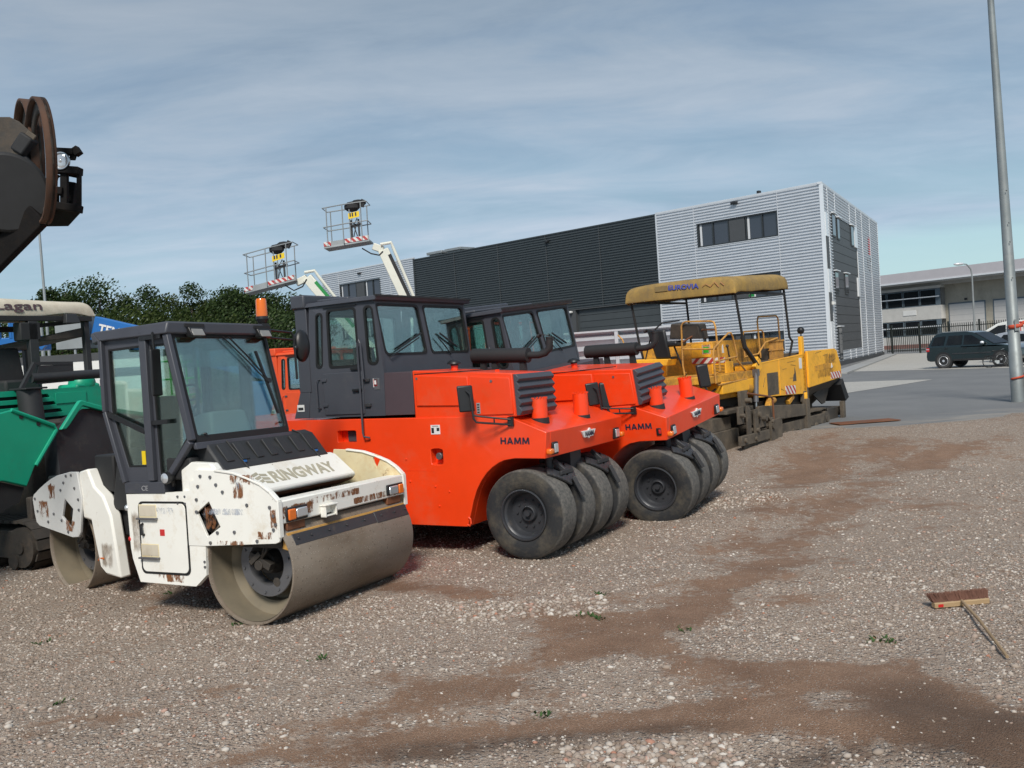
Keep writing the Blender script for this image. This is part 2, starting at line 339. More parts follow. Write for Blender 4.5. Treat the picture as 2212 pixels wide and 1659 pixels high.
M['decal_grey'] = paint('grey_lettering', (.30, .30, .31), .5, var=.05, bump=0)
M['decal_yellow'] = paint('yellow_sticker', (.80, .56, .01), .5, var=.05, bump=0)
M['decal_red'] = paint('red_lettering', (.55, .03, .03), .5, var=.1, bump=0)
M['decal_brown'] = paint('brown_lettering', (.09, .05, .06), .6, var=.1, bump=0)
M['interior'] = paint('cab_interior', (.035, .037, .04), .6, var=.2, bump=0)
M['interior_teal'] = paint('cab_console', (.26, .33, .34), .5, var=.15, bump=0)
M['sheet'] = paint('plain_zinc_sheet', (.52, .54, .57), .4, .35, var=.08, dirt=(.36, .36, .36), dirt_amt=.25, dscale=2)
M['car_green'] = paint('dark_green_car_paint', (.010, .022, .024), .22, .2, var=.05, bump=0, coat=.8)
M['car_white'] = paint('white_car_paint', (.76, .76, .72), .3, var=.03, bump=0, coat=.4)
M['car_silver'] = paint('silver_car_paint', (.50, .51, .53), .3, .5, var=.03, bump=0)
M['alloy'] = paint('alloy_rim', (.72, .73, .75), .3, .5, var=.05, bump=0)
M['fence'] = paint('green_black_fence', (.022, .028, .026), .5, var=.15, bump=0)
M['glass'] = glass('green_tinted_glass', (.78, .89, .86), .22, .016)
M['glass2'] = glass('smoky_cab_glass', (.80, .90, .86), .3, .014)
M['glass_dark'] = glass('dark_car_glass', (.10, .12, .12), .4, .04)
def win_glass(name, col):
    m, nt, out = nodes(name); t = NT(nt)
    b = t.n('BsdfPrincipled', {'Base Color': col+(1,), 'Roughness': .04, 'Specular IOR Level': .9}); nt.links.new(b.outputs[0], out.inputs[0]); return m
M['win'] = win_glass('office_window', (.035, .042, .055)); M['win_black'] = win_glass('dark_window', (.012, .014, .016))
M['blind'] = paint('white_blind', (.62, .63, .64), .7, var=.05, bump=0)
def stripes():
    m, nt, out = nodes('red_white_stripes'); t = NT(nt); tc = t.n('TexCoord'); s = t.n('SeparateXYZ', {0: tc.outputs['Object']})
    a = t.math('FRACT', t.math('MULTIPLY', t.math('ADD', t.math('ADD', s.outputs[0], s.outputs[1]), s.outputs[2]), 5.5))
    c = t.mix(t.math('GREATER_THAN', a, .5), (.70, .69, .66), (.45, .035, .035)); v = obj_vec(t)
    c = t.mix(t.ramp(t.noise(v, 9, 6), [(.5, 0.0), (.75, .6)]), c, (.3, .25, .2))
    b = t.n('BsdfPrincipled', {'Base Color': c, 'Roughness': .5}); nt.links.new(b.outputs[0], out.inputs[0]); return m
M['stripes'] = stripes()
def leafmat(name, c0, c1):
    m, nt, out = nodes(name); t = NT(nt); g = t.n('NewGeometry'); v = obj_vec(t)
    f = t.math('ADD', t.math('MULTIPLY', g.outputs['Random Per Island'], .6), t.math('MULTIPLY', t.noise(v, .55, 3), .5))
    c = t.ramp(f, [(.15, c0), (.85, c1)])
    d = t.n('BsdfDiffuse', {'Color': c}); tl = t.n('BsdfTranslucent', {'Color': c}); gl = t.n('BsdfGlossy', {'Color': (.25, .25, .25, 1), 'Roughness': .45})
    a = t.n('MixShader', {0: .28, 1: d.outputs[0], 2: tl.outputs[0]}); b = t.n('MixShader', {0: .06, 1: a.outputs[0], 2: gl.outputs[0]})
    nt.links.new(b.outputs[0], out.inputs[0]); return m
M['leaf'] = leafmat('foliage_dark', (.016, .034, .012), (.066, .100, .030)); M['leaf2'] = leafmat('foliage_light', (.018, .038, .011), (.072, .095, .022))
M['weed'] = leafmat('weed_green', (.03, .07, .02), (.09, .16, .05))
M['bark'] = paint('bark', (.07, .055, .042), .9, var=.3)
# --- ground
def gravel_ground():
    m, nt, out = nodes('gravel_and_dirt'); t = NT(nt); tc = t.n('TexCoord'); v = tc.outputs['Object']
    at_ = t.n('Attribute', attribute_name='dirt').outputs['Fac']
    big = t.noise(v, .35, 5, .6); med = t.noise(v, 2.2, 6, .65); fine = t.noise(v, 26, 5, .7)
    dirt = t.ramp(t.math('ADD', at_, t.math('ADD', t.math('MULTIPLY', t.math('SUBTRACT', med, .5), 1.5), t.math('MULTIPLY', t.math('SUBTRACT', t.noise(v, 9, 5, .7), .5), 1.1))), [(.34, 0.0), (.62, 1.0)])
    def peb(scale):
        vo = t.n('TexVoronoi', {'Vector': t.n('VectorMath', {0: v, 1: t.n('VectorMath', {0: t.noise(v, scale*.5, 2, out=1), 3: .35/scale*1.2}, operation='SCALE').outputs[0]}, operation='ADD').outputs[0], 'Scale': scale, 'Randomness': 1.0})
        return vo.outputs['Distance'], t.n('SeparateColor', {0: vo.outputs['Color']}).outputs
    d1, c1 = peb(34.0); d2, c2 = peb(90.0)
    S5 = [(.0, (.19, .14, .105)), (.24, (.34, .265, .21)), (.46, (.46, .38, .31)), (.62, (.33, .20, .145)), (.72, (.57, .49, .41)), (.95, (.76, .70, .62))]
    st = t.ramp(c1[0], S5); st2 = t.ramp(c2[1], S5)
    edge1 = t.ramp(d1, [(.25, 1.0), (.62, 0.0)]); edge2 = t.ramp(d2, [(.2, 1.0), (.6, 0.0)])
    soil = t.mix(t.ramp(med, [(.3, 0.0), (.7, 1.0)]), (.17, .092, .053), (.31, .19, .122))
    soil = t.mix(t.math('MULTIPLY', fine, .4), soil, (.27, .19, .14))
    grit = t.mix(fine, (.235, .17, .125), (.45, .36, .285)); g2 = t.mix(t.math('MULTIPLY', edge2, .7), grit, st2)
    pick = t.math('MULTIPLY', t.math('GREATER_THAN', c1[2], .30), edge1)
    grav = t.mix(pick, g2, st)
    spk = t.math('MULTIPLY', t.math('GREATER_THAN', c2[2], .90), edge2)
    soil2 = t.mix(t.math('MULTIPLY', spk, .7), soil, (.55, .51, .45))
    c = t.mix(dirt, grav, soil2)
    dark_soil = t.n('Attribute', attribute_name='dark_soil').outputs['Fac']; c = t.mix(t.math('MULTIPLY', t.ramp(t.math('ADD', dark_soil, t.math('MULTIPLY', t.math('SUBTRACT', med, .5), 1.0)), [(.3, 0.0), (.75, 1.0)]), .62), c, (.075, .047, .032))
    c = t.mix(t.math('MULTIPLY', t.ramp(big, [(.3, 0.0), (.7, 1.0)]), .20), c, (.11, .085, .07))
    hgt = t.math('ADD', t.math('MULTIPLY', t.math('MULTIPLY', pick, t.math('SUBTRACT', 1.0, dirt)), .02), t.math('ADD', t.math('MULTIPLY', edge2, .006), t.math('MULTIPLY', fine, .006)))
    bp = t.n('Bump', {'Strength': .9, 'Distance': 1.0, 'Height': hgt})
    b = t.n('BsdfPrincipled', {'Base Color': c, 'Roughness': .9, 'Specular IOR Level': .25, 'Normal': bp.outputs[0]})
    nt.links.new(b.outputs[0], out.inputs[0]); return m
M['gravel'] = gravel_ground()
def stones():
    m, nt, out = nodes('loose_stones'); t = NT(nt); g = t.n('NewGeometry'); v = t.n('TexCoord').outputs['Object']
    c = t.ramp(g.outputs['Random Per Island'], [(.0, (.18, .135, .10)), (.18, (.30, .235, .185)), (.42, (.40, .33, .27)), (.54, (.31, .20, .15)), (.62, (.46, .395, .335)), (.86, (.56, .50, .435)), (.96, (.70, .655, .59)), (.993, (.42, .17, .10))])
    c = t.mix(t.math('MULTIPLY', t.noise(v, 40, 4), .45), c, (.26, .205, .165))
    b = t.n('BsdfPrincipled', {'Base Color': c, 'Roughness': .85, 'Specular IOR Level': .3}); nt.links.new(b.outputs[0], out.inputs[0]); return m
M['stones'] = stones()
def flat_ground(name, c0, c1, sc, sand=None, grid=None):
    m, nt, out = nodes(name); t = NT(nt); v = t.n('TexCoord').outputs['Object']
    c = t.mix(t.ramp(t.noise(v, sc, 8, .65), [(.3, 0.0), (.7, 1.0)]), c0, c1)
    c = t.mix(t.math('MULTIPLY', t.noise(v, 30, 4, .7), .35), c, tuple(x*1.3 for x in c1))
    if sand:
        s = t.n('SeparateXYZ', {0: v}); near = t.n('MapRange', {0: s.outputs[1], 1: 32.0, 2: 20.0, 3: -.22, 4: .12}).outputs[0]
        ns = t.noise(t.n('Mapping', {'Vector': v, 'Scale': (.25, 1.0, 1)}).outputs[0], .9, 8, .7)
        c = t.mix(t.ramp(t.math('ADD', ns, near), [(.56, 0.0), (.72, .8)]), c, sand)
    if grid:
        br = t.n('TexBrick', {'Vector': t.n('Mapping', {'Vector': v, 'Rotation': (0, 0, R(-58))}).outputs[0], 'Scale': grid, 'Color1': (1, 1, 1, 1), 'Color2': (.85, .84, .82, 1), 'Mortar': (.6, .6, .6, 1), 'Mortar Size': .03})
        c = t.mix(.8, c, br.outputs[0], 'MULTIPLY')
    bp = t.n('Bump', {'Strength': .4, 'Distance': .01, 'Height': t.noise(v, 60, 4, .7)})
    b = t.n('BsdfPrincipled', {'Base Color': c, 'Roughness': .85, 'Normal': bp.outputs[0]}); nt.links.new(b.outputs[0], out.inputs[0]); return m
M['asphalt'] = flat_ground('asphalt', (.125, .126, .128), (.178, .178, .175), .5, sand=(.34, .30, .25))
M['paving'] = flat_ground('grey_brick_paving', (.40, .38, .345), (.46, .44, .40), .4, grid=5.0)
M['kerb'] = flat_ground('kerb_concrete', (.26, .26, .255), (.32, .32, .31), 1.0)
M['grass'] = flat_ground('rough_grass', (.045, .06, .022), (.09, .095, .04), .3)
# ---------------------------------------------------------------- ground
HP = 0.30                                            # the asphalt lies 0.3 m above the gravel yard
def sst(t): t = np.clip(t, 0, 1); return t*t*(3-2*t)
_bumps = [(2.9, 12.3, .10, .8, .5), (3.9, 13.6, .13, .9, .9), (1.4, 9.6, .035, .9, .5), (-.9, 9.3, .03, .7, .6), (3.0, 5.2, .07, .6, .35), (2.0, 5.6, .05, .5, .3), (5.2, 6.0, -.05, 1.1, .6), (6.0, 14.5, .05, 2.0, .8), (2.2, 7.1, -.03, 1.2, .5), (3.5, 9.3, .03, 1.6, .35), (-3.5, 6.4, .02, 1.2, .5)]
def nz(x, y, s, seed=0.0): return noise.noise(Vector((x*s+seed, y*s-seed*.7, seed*1.3)))
def terrain(x, y, fine=True):
    z = .30*float(sst((y-14.5)/4.6))
    for bx, by, h, sx, sy in _bumps: z += h*math.exp(-((x-bx)/sx)**2-((y-by)/sy)**2)
    if fine:
        u = x*.62-y*.78; v = x*.78+y*.62
        z += .016*noise.noise(Vector((u*2.4, v*.4, 9.0)))+.018*nz(x, y, .7, 3)+.010*nz(x, y, 2.3, 9)+.006*nz(x, y, 6.0, 5)
    return z
# bare earth: soft blobs where the photograph shows trodden soil (ground metres)
def _blob(px, py, hw, hh, w):
    g = at(px, py); return (g.x, g.y, max(.12, hw*g.y/F), max(.06, hh*g.y*g.y/(F*H)), w)
_dirt = [_blob(*q) for q in (
    (880, 1268, 130, 22, .9), (1010, 1285, 120, 16, .5), (800, 1362, 140, 12, .6), (1240, 1345, 190, 24, .75), (1330, 1385, 120, 22, .7), (1230, 1405, 110, 22, .8), (960, 1490, 190, 42, 1.0), (830, 1455, 60, 14, .6), (1110, 1500, 120, 40, .8), (720, 1560, 90, 14, .4),
    (900, 1590, 150, 18, .5), (1180, 1570, 220, 20, .9), (1420, 1545, 200, 20, .9), (1640, 1560, 150, 26, .9), (1600, 1440, 190, 32, .75), (1760, 1455, 160, 34, .9), (1920, 1470, 140, 40, .9), (2030, 1545, 170, 55, 1.0), (2150, 1610, 140, 50, .9), (1880, 1590, 200, 40, .9), (1850, 1380, 120, 26, .6), (1960, 1420, 90, 30, .6),
    (1800, 1000, 260, 26, .8), (2000, 990, 200, 22, .55), (1700, 1045, 160, 22, .7), (1880, 1085, 220, 24, .6), (1640, 1120, 130, 18, .5), (1560, 1180, 150, 16, .5), (1850, 1150, 220, 16, .5), (1500, 1265, 190, 16, .55), (1700, 1300, 170, 18, .5), (1730, 1220, 190, 16, .4), (2050, 1100, 120, 20, .45),
    (430, 1290, 150, 14, .8), (640, 1330, 120, 12, .6), (300, 1330, 130, 16, .4), (150, 1420, 140, 20, .45), (450, 1500, 160, 22, .45), (250, 1560, 170, 24, .45), (560, 1630, 160, 22, .5), (100, 1620, 150, 24, .4))]
_light = [_blob(*q) for q in ((1480, 1082, 170, 22, .8), (1150, 1195, 190, 24, .6), (1330, 1245, 220, 18, .5), (650, 1430, 230, 50, .45), (1400, 1630, 170, 30, .9), (1500, 1610, 100, 18, .6), (1780, 1500, 100, 22, .7), (2130, 1350, 90, 60, .4), (1950, 1300, 200, 30, .35), (1700, 1380, 120, 18, .5), (2140, 960, 90, 18, .4), (1640, 1010, 60, 10, .5), (1050, 1235, 200, 14, .45))]
_paths = [([at(*q) for q in pts], w, k) for pts, w, k in (
    (((820, 1590), (960, 1500), (1180, 1430), (1400, 1370), (1560, 1290), (1700, 1190), (1800, 1100), (1900, 1030), (2080, 985), (2212, 960)), .33, .50),
    (((700, 1640), (1000, 1600), (1300, 1575), (1560, 1540), (1800, 1480), (1980, 1500), (2100, 1580), (2212, 1650)), .24, .62),
    (((860, 1262), (1080, 1300), (1260, 1345), (1480, 1420), (1700, 1455), (1900, 1470)), .22, .55),
    (((1420, 1330), (1560, 1230), (1640, 1130), (1700, 1060), (1760, 1000), (1800, 960)), .40, .42))]
_dark_soil = [_blob(*q) for q in ((1950, 1500, 180, 50, .7), (2080, 1580, 200, 60, .9), (2180, 1640, 160, 50, .9), (1150, 1600, 330, 26, .75), (1500, 1570, 160, 20, .5), (1750, 1640, 200, 30, .8), (870, 1630, 160, 30, .5), (980, 1490, 150, 30, .4), (150, 1600, 200, 50, .45), (60, 1450, 120, 60, .35), (2160, 1420, 90, 60, .35), (880, 1268, 130, 20, .5), (450, 1270, 130, 16, .5))]  # soil colour is darkened in these patches, mostly near right
def dark_soil_at(x, y): return min(1.2, sum(w*math.exp(-((x-a)/c)**2-((y-b)/e)**2) for a, b, c, e, w in _dark_soil))
def dirt_at(x, y):
    u = x*.62-y*.78; v = x*.78+y*.62                  # ruts run towards the far right
    d = .10+.20*nz(x, y, .55, 21)+.22*nz(x, y, 1.5, 8)+.12*nz(x, y, 3.6, 2)+.16*noise.noise(Vector((u*2.6, v*.55, 4.0)))
    for bx, by, sx, sy, w in _dirt: d += w*.52*math.exp(-((x-bx)/sx)**2-((y-by)/sy)**2)
    for pts, w, k in _paths:
        m = 9.0
        for a, c in zip(pts, pts[1:]):
            dx, dy = c.x-a.x, c.y-a.y; t = max(0.0, min(1.0, ((x-a.x)*dx+(y-a.y)*dy)/(dx*dx+dy*dy))); m = min(m, (x-a.x-dx*t)**2+(y-a.y-dy*t)**2)
        ww = w*(1+.5*nz(x, y, .8, 17)); d += .62*k*math.exp(-m/(ww*ww))
    for bx, by, sx, sy, w in _light: d -= w*.6*math.exp(-((x-bx)/sx)**2-((y-by)/sy)**2)
    return min(max(d, -.4), 1.15)
def grid_axis(a, b, lo, hi, fine, coarse):
    v = [a]
    while v[-1] < b: v.append(v[-1]+(fine if lo <= v[-1] < hi else coarse))
    return v
gx = grid_axis(-40, 40, -7, 9, .085, .8); gy = grid_axis(-10, 23.5, 3.5, 16, .085, .35)
GV = []; GD = []; GW = []
for y in gy:
    for x in gx:
        near = -8 < x < 10 and y < 24
        z = terrain(x, y, near)
        edge = 20.5+.7*nz(x, 0, .25, 4)+.3*nz(x, 1, 1.1, 2)+(.6 if x > 11 else 0)
        if y > edge: z -= .16*min(1.0, (y-edge)/.8)
        else: z += .03*float(sst((y-edge+2)/2))
        GV.append((x, y, z)); GD.append(dirt_at(x, y) if near else .3); GW.append(dark_soil_at(x, y) if near else 0.0)
nx_ = len(gx); GF = [(j*nx_+i, j*nx_+i+1, (j+1)*nx_+i+1, (j+1)*nx_+i) for j in range(len(gy)-1) for i in range(nx_-1)]
me = bpy.data.meshes.new('gravel_yard'); me.from_pydata(GV, [], GF)
me.attributes.new('dirt', 'FLOAT', 'POINT').data.foreach_set('value', GD)
me.attributes.new('dark_soil', 'FLOAT', 'POINT').data.foreach_set('value', GW)
gr = link('ground', me, M['gravel'], None, 180); tag(gr, 'brown and grey gravel yard with bare earth patches', kind='structure')
# asphalt and the land beyond, sheets in steps of 4 mm
def sheet(name, pts, mat, z, label):
    b = MB().add([(p[0], p[1], z) for p in pts], [tuple(range(len(pts)))]).build(name, mat, None, smooth=0)
    return tag(b, label, kind='structure')
sheet('terrain', [(-900, 30), (900, 30), (900, 1500), (-900, 1500)], M['grass'], HP-.03, 'rough grass land reaching to the horizon')
sheet('road', [(-60, 19.35), (120, 19.35), (120, 150), (-60, 150)], M['asphalt'], HP, 'dark grey asphalt yard beyond the gravel')
B0 = at(1811, 794, HP)
FD = Vector((math.sin(R(-45.8)), math.cos(R(-45.8)), 0)); RD = Vector((math.sin(R(28.6)), math.cos(R(28.6)), 0))
C12 = lambda x, y: ((2216+x/3.6867)*.785511, (650+y/3.6867)*.785511)
P = lambda x, y: at(*C12(x, y), HP)
far = P(2600, 1300); 
sheet('pavement', [P(400, 1372), P(860, 1192), P(1240, 1178), P(1240, 1178)+Vector((22, -31, 0)), P(2600, 1305), P(2050, 1333)], M['paving'], HP+.004, 'pale brick paved parking bays by the building')
sheet('pavement', [P(250, 1485), P(900, 1462), P(1290, 1452), P(1000, 1500), P(300, 1608), P(120, 1640)], M['paving'], HP+.008, 'pale brick strip crossing the asphalt')
k = MB(); a, c = P(330, 1400), P(865, 1203); k.bar(a+Vector((0, 0, .05)), c+Vector((0, 0, .05)), .9, .12)
tag(k.build('pavement', M['kerb'], None, .02), 'grey kerb strip along the foot of the silver building', kind='structure')
# loose stones: one mesh, denser near the camera and off the bare earth
ico = bmesh.new(); bmesh.ops.create_icosphere(ico, subdivisions=1, radius=1)
IV = np.array([v.co[:] for v in ico.verts]); IFc = np.array([[l.index for l in f.verts] for f in ico.faces]); ico.free()
def scatter(N, x0, x1, y0, y1, smin, smax, power, dmax, seed):
    r = np.random.default_rng(seed); pts = []
    while len(pts) < N:
        x = r.uniform(x0, x1); y = r.uniform(y0, y1)
        if abs(x-.05*y) > .58*y+.8: continue
        d = dirt_at(x, y)+.34*nz(x, y, 4.5, 13)+.2*nz(x, y, 1.9, 31)
        if d > dmax+r.uniform(-.15, .12): continue
        pts.append((x, y, terrain(x, y)))
    pts = np.array(pts); s = smin+(smax-smin)*r.random(N)**power
    ang = r.uniform(0, 6.283, (N, 2)); sc = np.stack([s*r.uniform(.8, 1.5, N), s*r.uniform(.7, 1.1, N), s*r.uniform(.4, .75, N)], 1)
    V = IV[None]*(1+r.uniform(-.22, .22, (N, 12, 1)))*sc[:, None, :]
    ca, sa = np.cos(ang[:, 0])[:, None], np.sin(ang[:, 0])[:, None]
    X = V[..., 0]*ca-V[..., 1]*sa; Y = V[..., 0]*sa+V[..., 1]*ca
    tl = r.uniform(-.35, .35, N)[:, None]; Z = V[..., 2]+X*tl*.6
    V = np.stack([X, Y, Z], 2)+pts[:, None, :]+np.array([0, 0, .12])*s[:, None, None]
    Fc = IFc[None]+(np.arange(N)*12)[:, None, None]
    return V.reshape(-1, 3), Fc.reshape(-1, 3)
sets = [scatter(34000, -5, 6.5, 4.2, 9.5, .004, .016, 2.4, .30, 1), scatter(17000, -7, 8, 8.5, 16, .008, .024, 2.2, .30, 2), scatter(800, -5, 6.5, 4.2, 9, .014, .034, 2.2, .5, 3), scatter(3500, -5, 8, 4.2, 14, .004, .013, 1.5, 1.6, 4)]
# heaped pebbles in the near foreground
def heap(N, cx, cy, sx, sy, seed):
    r = np.random.default_rng(seed); k = scatter(N, cx-sx, cx+sx, cy-sy, cy+sy, .009, .032, 1.9, 9, seed); return k
h1 = at(1400, 1640); h2 = at(1500, 1085, .1); h3 = at(1330, 1290)
sets += [heap(750, h1.x, h1.y, .5, .25, 5), heap(900, h2.x, h2.y, 1.3, .35, 6), heap(700, h3.x-.9, h3.y-.2, .8, .3, 7)]
off = 0; VV = []; FF = []
for v, f in sets: VV.append(v); FF.append(f+off); off += len(v)
VV = np.concatenate(VV); FF = np.concatenate(FF)
me = bpy.data.meshes.new('gravel'); me.vertices.add(len(VV)); me.vertices.foreach_set('co', VV.ravel())
me.loops.add(FF.size); me.loops.foreach_set('vertex_index', FF.ravel().astype(np.int32)); me.polygons.add(len(FF))
me.polygons.foreach_set('loop_start', (np.arange(len(FF))*3).astype(np.int32)); me.update(); me.validate()
tag(link('gravel', me, M['stones'], None, 0), 'loose grey, brown and brick red stones strewn over the yard', kind='stuff')
# little weeds between the stones
wb = MB(); r_ = random.Random(5)
for px, py in ((1470, 1362), (1920, 1380), (1170, 1545), (1300, 1335), (90, 1390), (130, 1520), (370, 1282), (520, 1350), (1260, 1330), (1890, 1378), (1300, 1285), (690, 1425)):
    g = at(px, py); 
    for i in range(16):
        a = r_.uniform(0, 6.28); l = r_.uniform(.02, .065); b = Vector((g.x+r_.gauss(0, .035), g.y+r_.gauss(0, .035), terrain(g.x, g.y)))
        d = Vector((math.cos(a), math.sin(a), r_.uniform(.3, 1.1))).normalized()*l; s = d.cross(Vector((0, 0, 1))).normalized()*l*.22
        wb.add([b, b+d*.5+s, b+d, b+d*.5-s], [(0, 1, 2, 3)])
tag(wb.build('weeds', M['weed'], None, smooth=0, recalc=False), 'small green weeds growing between the stones', kind='stuff')
# ---------------------------------------------------------------- sky and sun
SUN_AZ, SUN_EL = 183.0, 44.0                         # the sun stands behind the camera
w = bpy.data.worlds.new('World'); S.world = w; w.use_nodes = True; nt = w.node_tree; nt.nodes.clear(); t = NT(nt)
sky = t.n('TexSky', {}, sky_type='NISHITA'); sky.sun_disc = False; sky.sun_elevation = R(SUN_EL); sky.sun_rotation = R(SUN_AZ); sky.air_density = 1.0; sky.dust_density = 1.5; sky.ozone_density = 1.2
d = t.n('TexCoord').outputs['Generated']; sx = t.n('SeparateXYZ', {0: d}); z = t.math('MAXIMUM', sx.outputs[2], .0)
q = t.math('ADD', z, .16)
uv = t.n('CombineXYZ', {0: t.math('DIVIDE', sx.outputs[0], q), 1: t.math('DIVIDE', sx.outputs[1], q), 2: 3.7}).outputs[0]
uv = t.n('Mapping', {'Vector': uv, 'Rotation': (0, 0, R(14)), 'Scale': (.55, 1.15, 1)}).outputs[0]
n1 = t.noise(uv, .75, 7, .56, .3); n2 = t.noise(uv, 2.6, 7, .6, .4); n3 = t.noise(uv, .26, 3, .5)
dens = t.math('ADD', t.math('MULTIPLY', n1, .60), t.math('ADD', t.math('MULTIPLY', n2, .25), t.math('MULTIPLY', n3, .30)))
# a clear band low over the horizon to the right, broken by one grey streak
right = t.n('MapRange', {0: sx.outputs[0], 1: .20, 2: .34, 3: 0.0, 4: 1.0}).outputs[0]
low = t.n('MapRange', {0: z, 1: .112, 2: .088, 3: 0.0, 4: 1.0}).outputs[0]
strk = t.ramp(z, [(.03, 1.0), (.045, .0)])
gap = t.math('MULTIPLY', t.math('MULTIPLY', right, low), t.math('SUBTRACT', 1.0, t.math('MULTIPLY', strk, .6)))
cov = t.ramp(dens, [(.42, .35), (.62, .97)])
cov = t.math('MULTIPLY', cov, t.math('SUBTRACT', 1.0, t.math('MULTIPLY', gap, .9)))
shade = t.ramp(t.math('ADD', t.math('MULTIPLY', n2, .55), t.math('MULTIPLY', n1, .45)), [(.36, (.25, .345, .47)), (.50, (.37, .475, .60)), (.66, (.50, .585, .69))])
elev = t.n('MapRange', {0: z, 1: .06, 2: .40, 3: 1.22, 4: .73}).outputs[0]
cl = t.n('VectorMath', {0: shade, 3: elev}, operation='SCALE').outputs[0]
skyc = t.n('VectorMath', {0: sky.outputs[0], 3: .10}, operation='SCALE').outputs[0]
clear = t.mix(t.n('MapRange', {0: z, 1: .0, 2: .35, 3: 0.0, 4: 1.0}).outputs[0], (.60, .88, .88), (.19, .36, .62))
clear = t.mix(.75, skyc, clear)
mixc = t.mix(cov, clear, cl)
bg = t.n('Background', {'Color': mixc, 'Strength': 1.0}); ow = t.n('OutputWorld', {0: bg.outputs[0]})
L = bpy.data.lights.new('sun', 'SUN'); L.energy = 3.6; L.angle = R(14); L.color = (1.0, .95, .87)
so = bpy.data.objects.new('sun', L); COL.objects.link(so)
so.rotation_euler = Vector((-math.sin(R(SUN_AZ))*math.cos(R(SUN_EL)), -math.cos(R(SUN_AZ))*math.cos(R(SUN_EL)), -math.sin(R(SUN_EL)))).to_track_quat('-Z', 'Y').to_euler()
S.view_settings.view_transform = 'Standard'; S.view_settings.look = 'None'; S.view_settings.exposure = 0; S.view_settings.gamma = 1; S.view_settings.use_curve_mapping = False
S.cycles.max_bounces = 8; S.cycles.transparent_max_bounces = 24; S.cycles.caustics_reflective = False; S.cycles.caustics_refractive = False
S.cycles.use_denoising = True
# ---------------------------------------------------------------- rubber tyred rollers
def wheel_mesh(R0, W):
    t = MB().lathe([(R0*.56, .02), (R0*.60, .004), (R0*.70, -.012), (R0*.82, -.012), (R0*.92, -.002), (R0*.955, .006), (R0*.985, .020), (R0*.998, .040), (R0, .07), (R0, W-.07), (R0*.998, W-.040), (R0*.985, W-.020), (R0*.955, W-.006), (R0*.92, W+.002), (R0*.82, W+.012), (R0*.60, W), (R0*.56, W-.02)], axis='y', n=56)
    r = MB().lathe([(R0*.57, .012), (R0*.575, -.008), (R0*.545, -.012), (R0*.53, .0), (R0*.525, .03), (R0*.49, .045), (R0*.475, .06), (R0*.465, .13), (R0*.44, .155), (R0*.20, .150), (R0*.185, .12), (R0*.17, .105), (R0*.15, .10), (R0*.145, .14), (.001, .14)], axis='y', n=48)
    for k in range(10):
        a = 2*math.pi*k/10; r.cyl((R0*.30*math.cos(a), .155, R0*.30*math.sin(a)), (R0*.30*math.cos(a), .132, R0*.30*math.sin(a)), .013, n=6)
    r.cyl((0, .14, 0), (0, .085, 0), R0*.06, n=12)
    r.lathe([(R0*.56, W), (R0*.44, W-.05), (.001, W-.06)], axis='y', n=24)
    return t, r
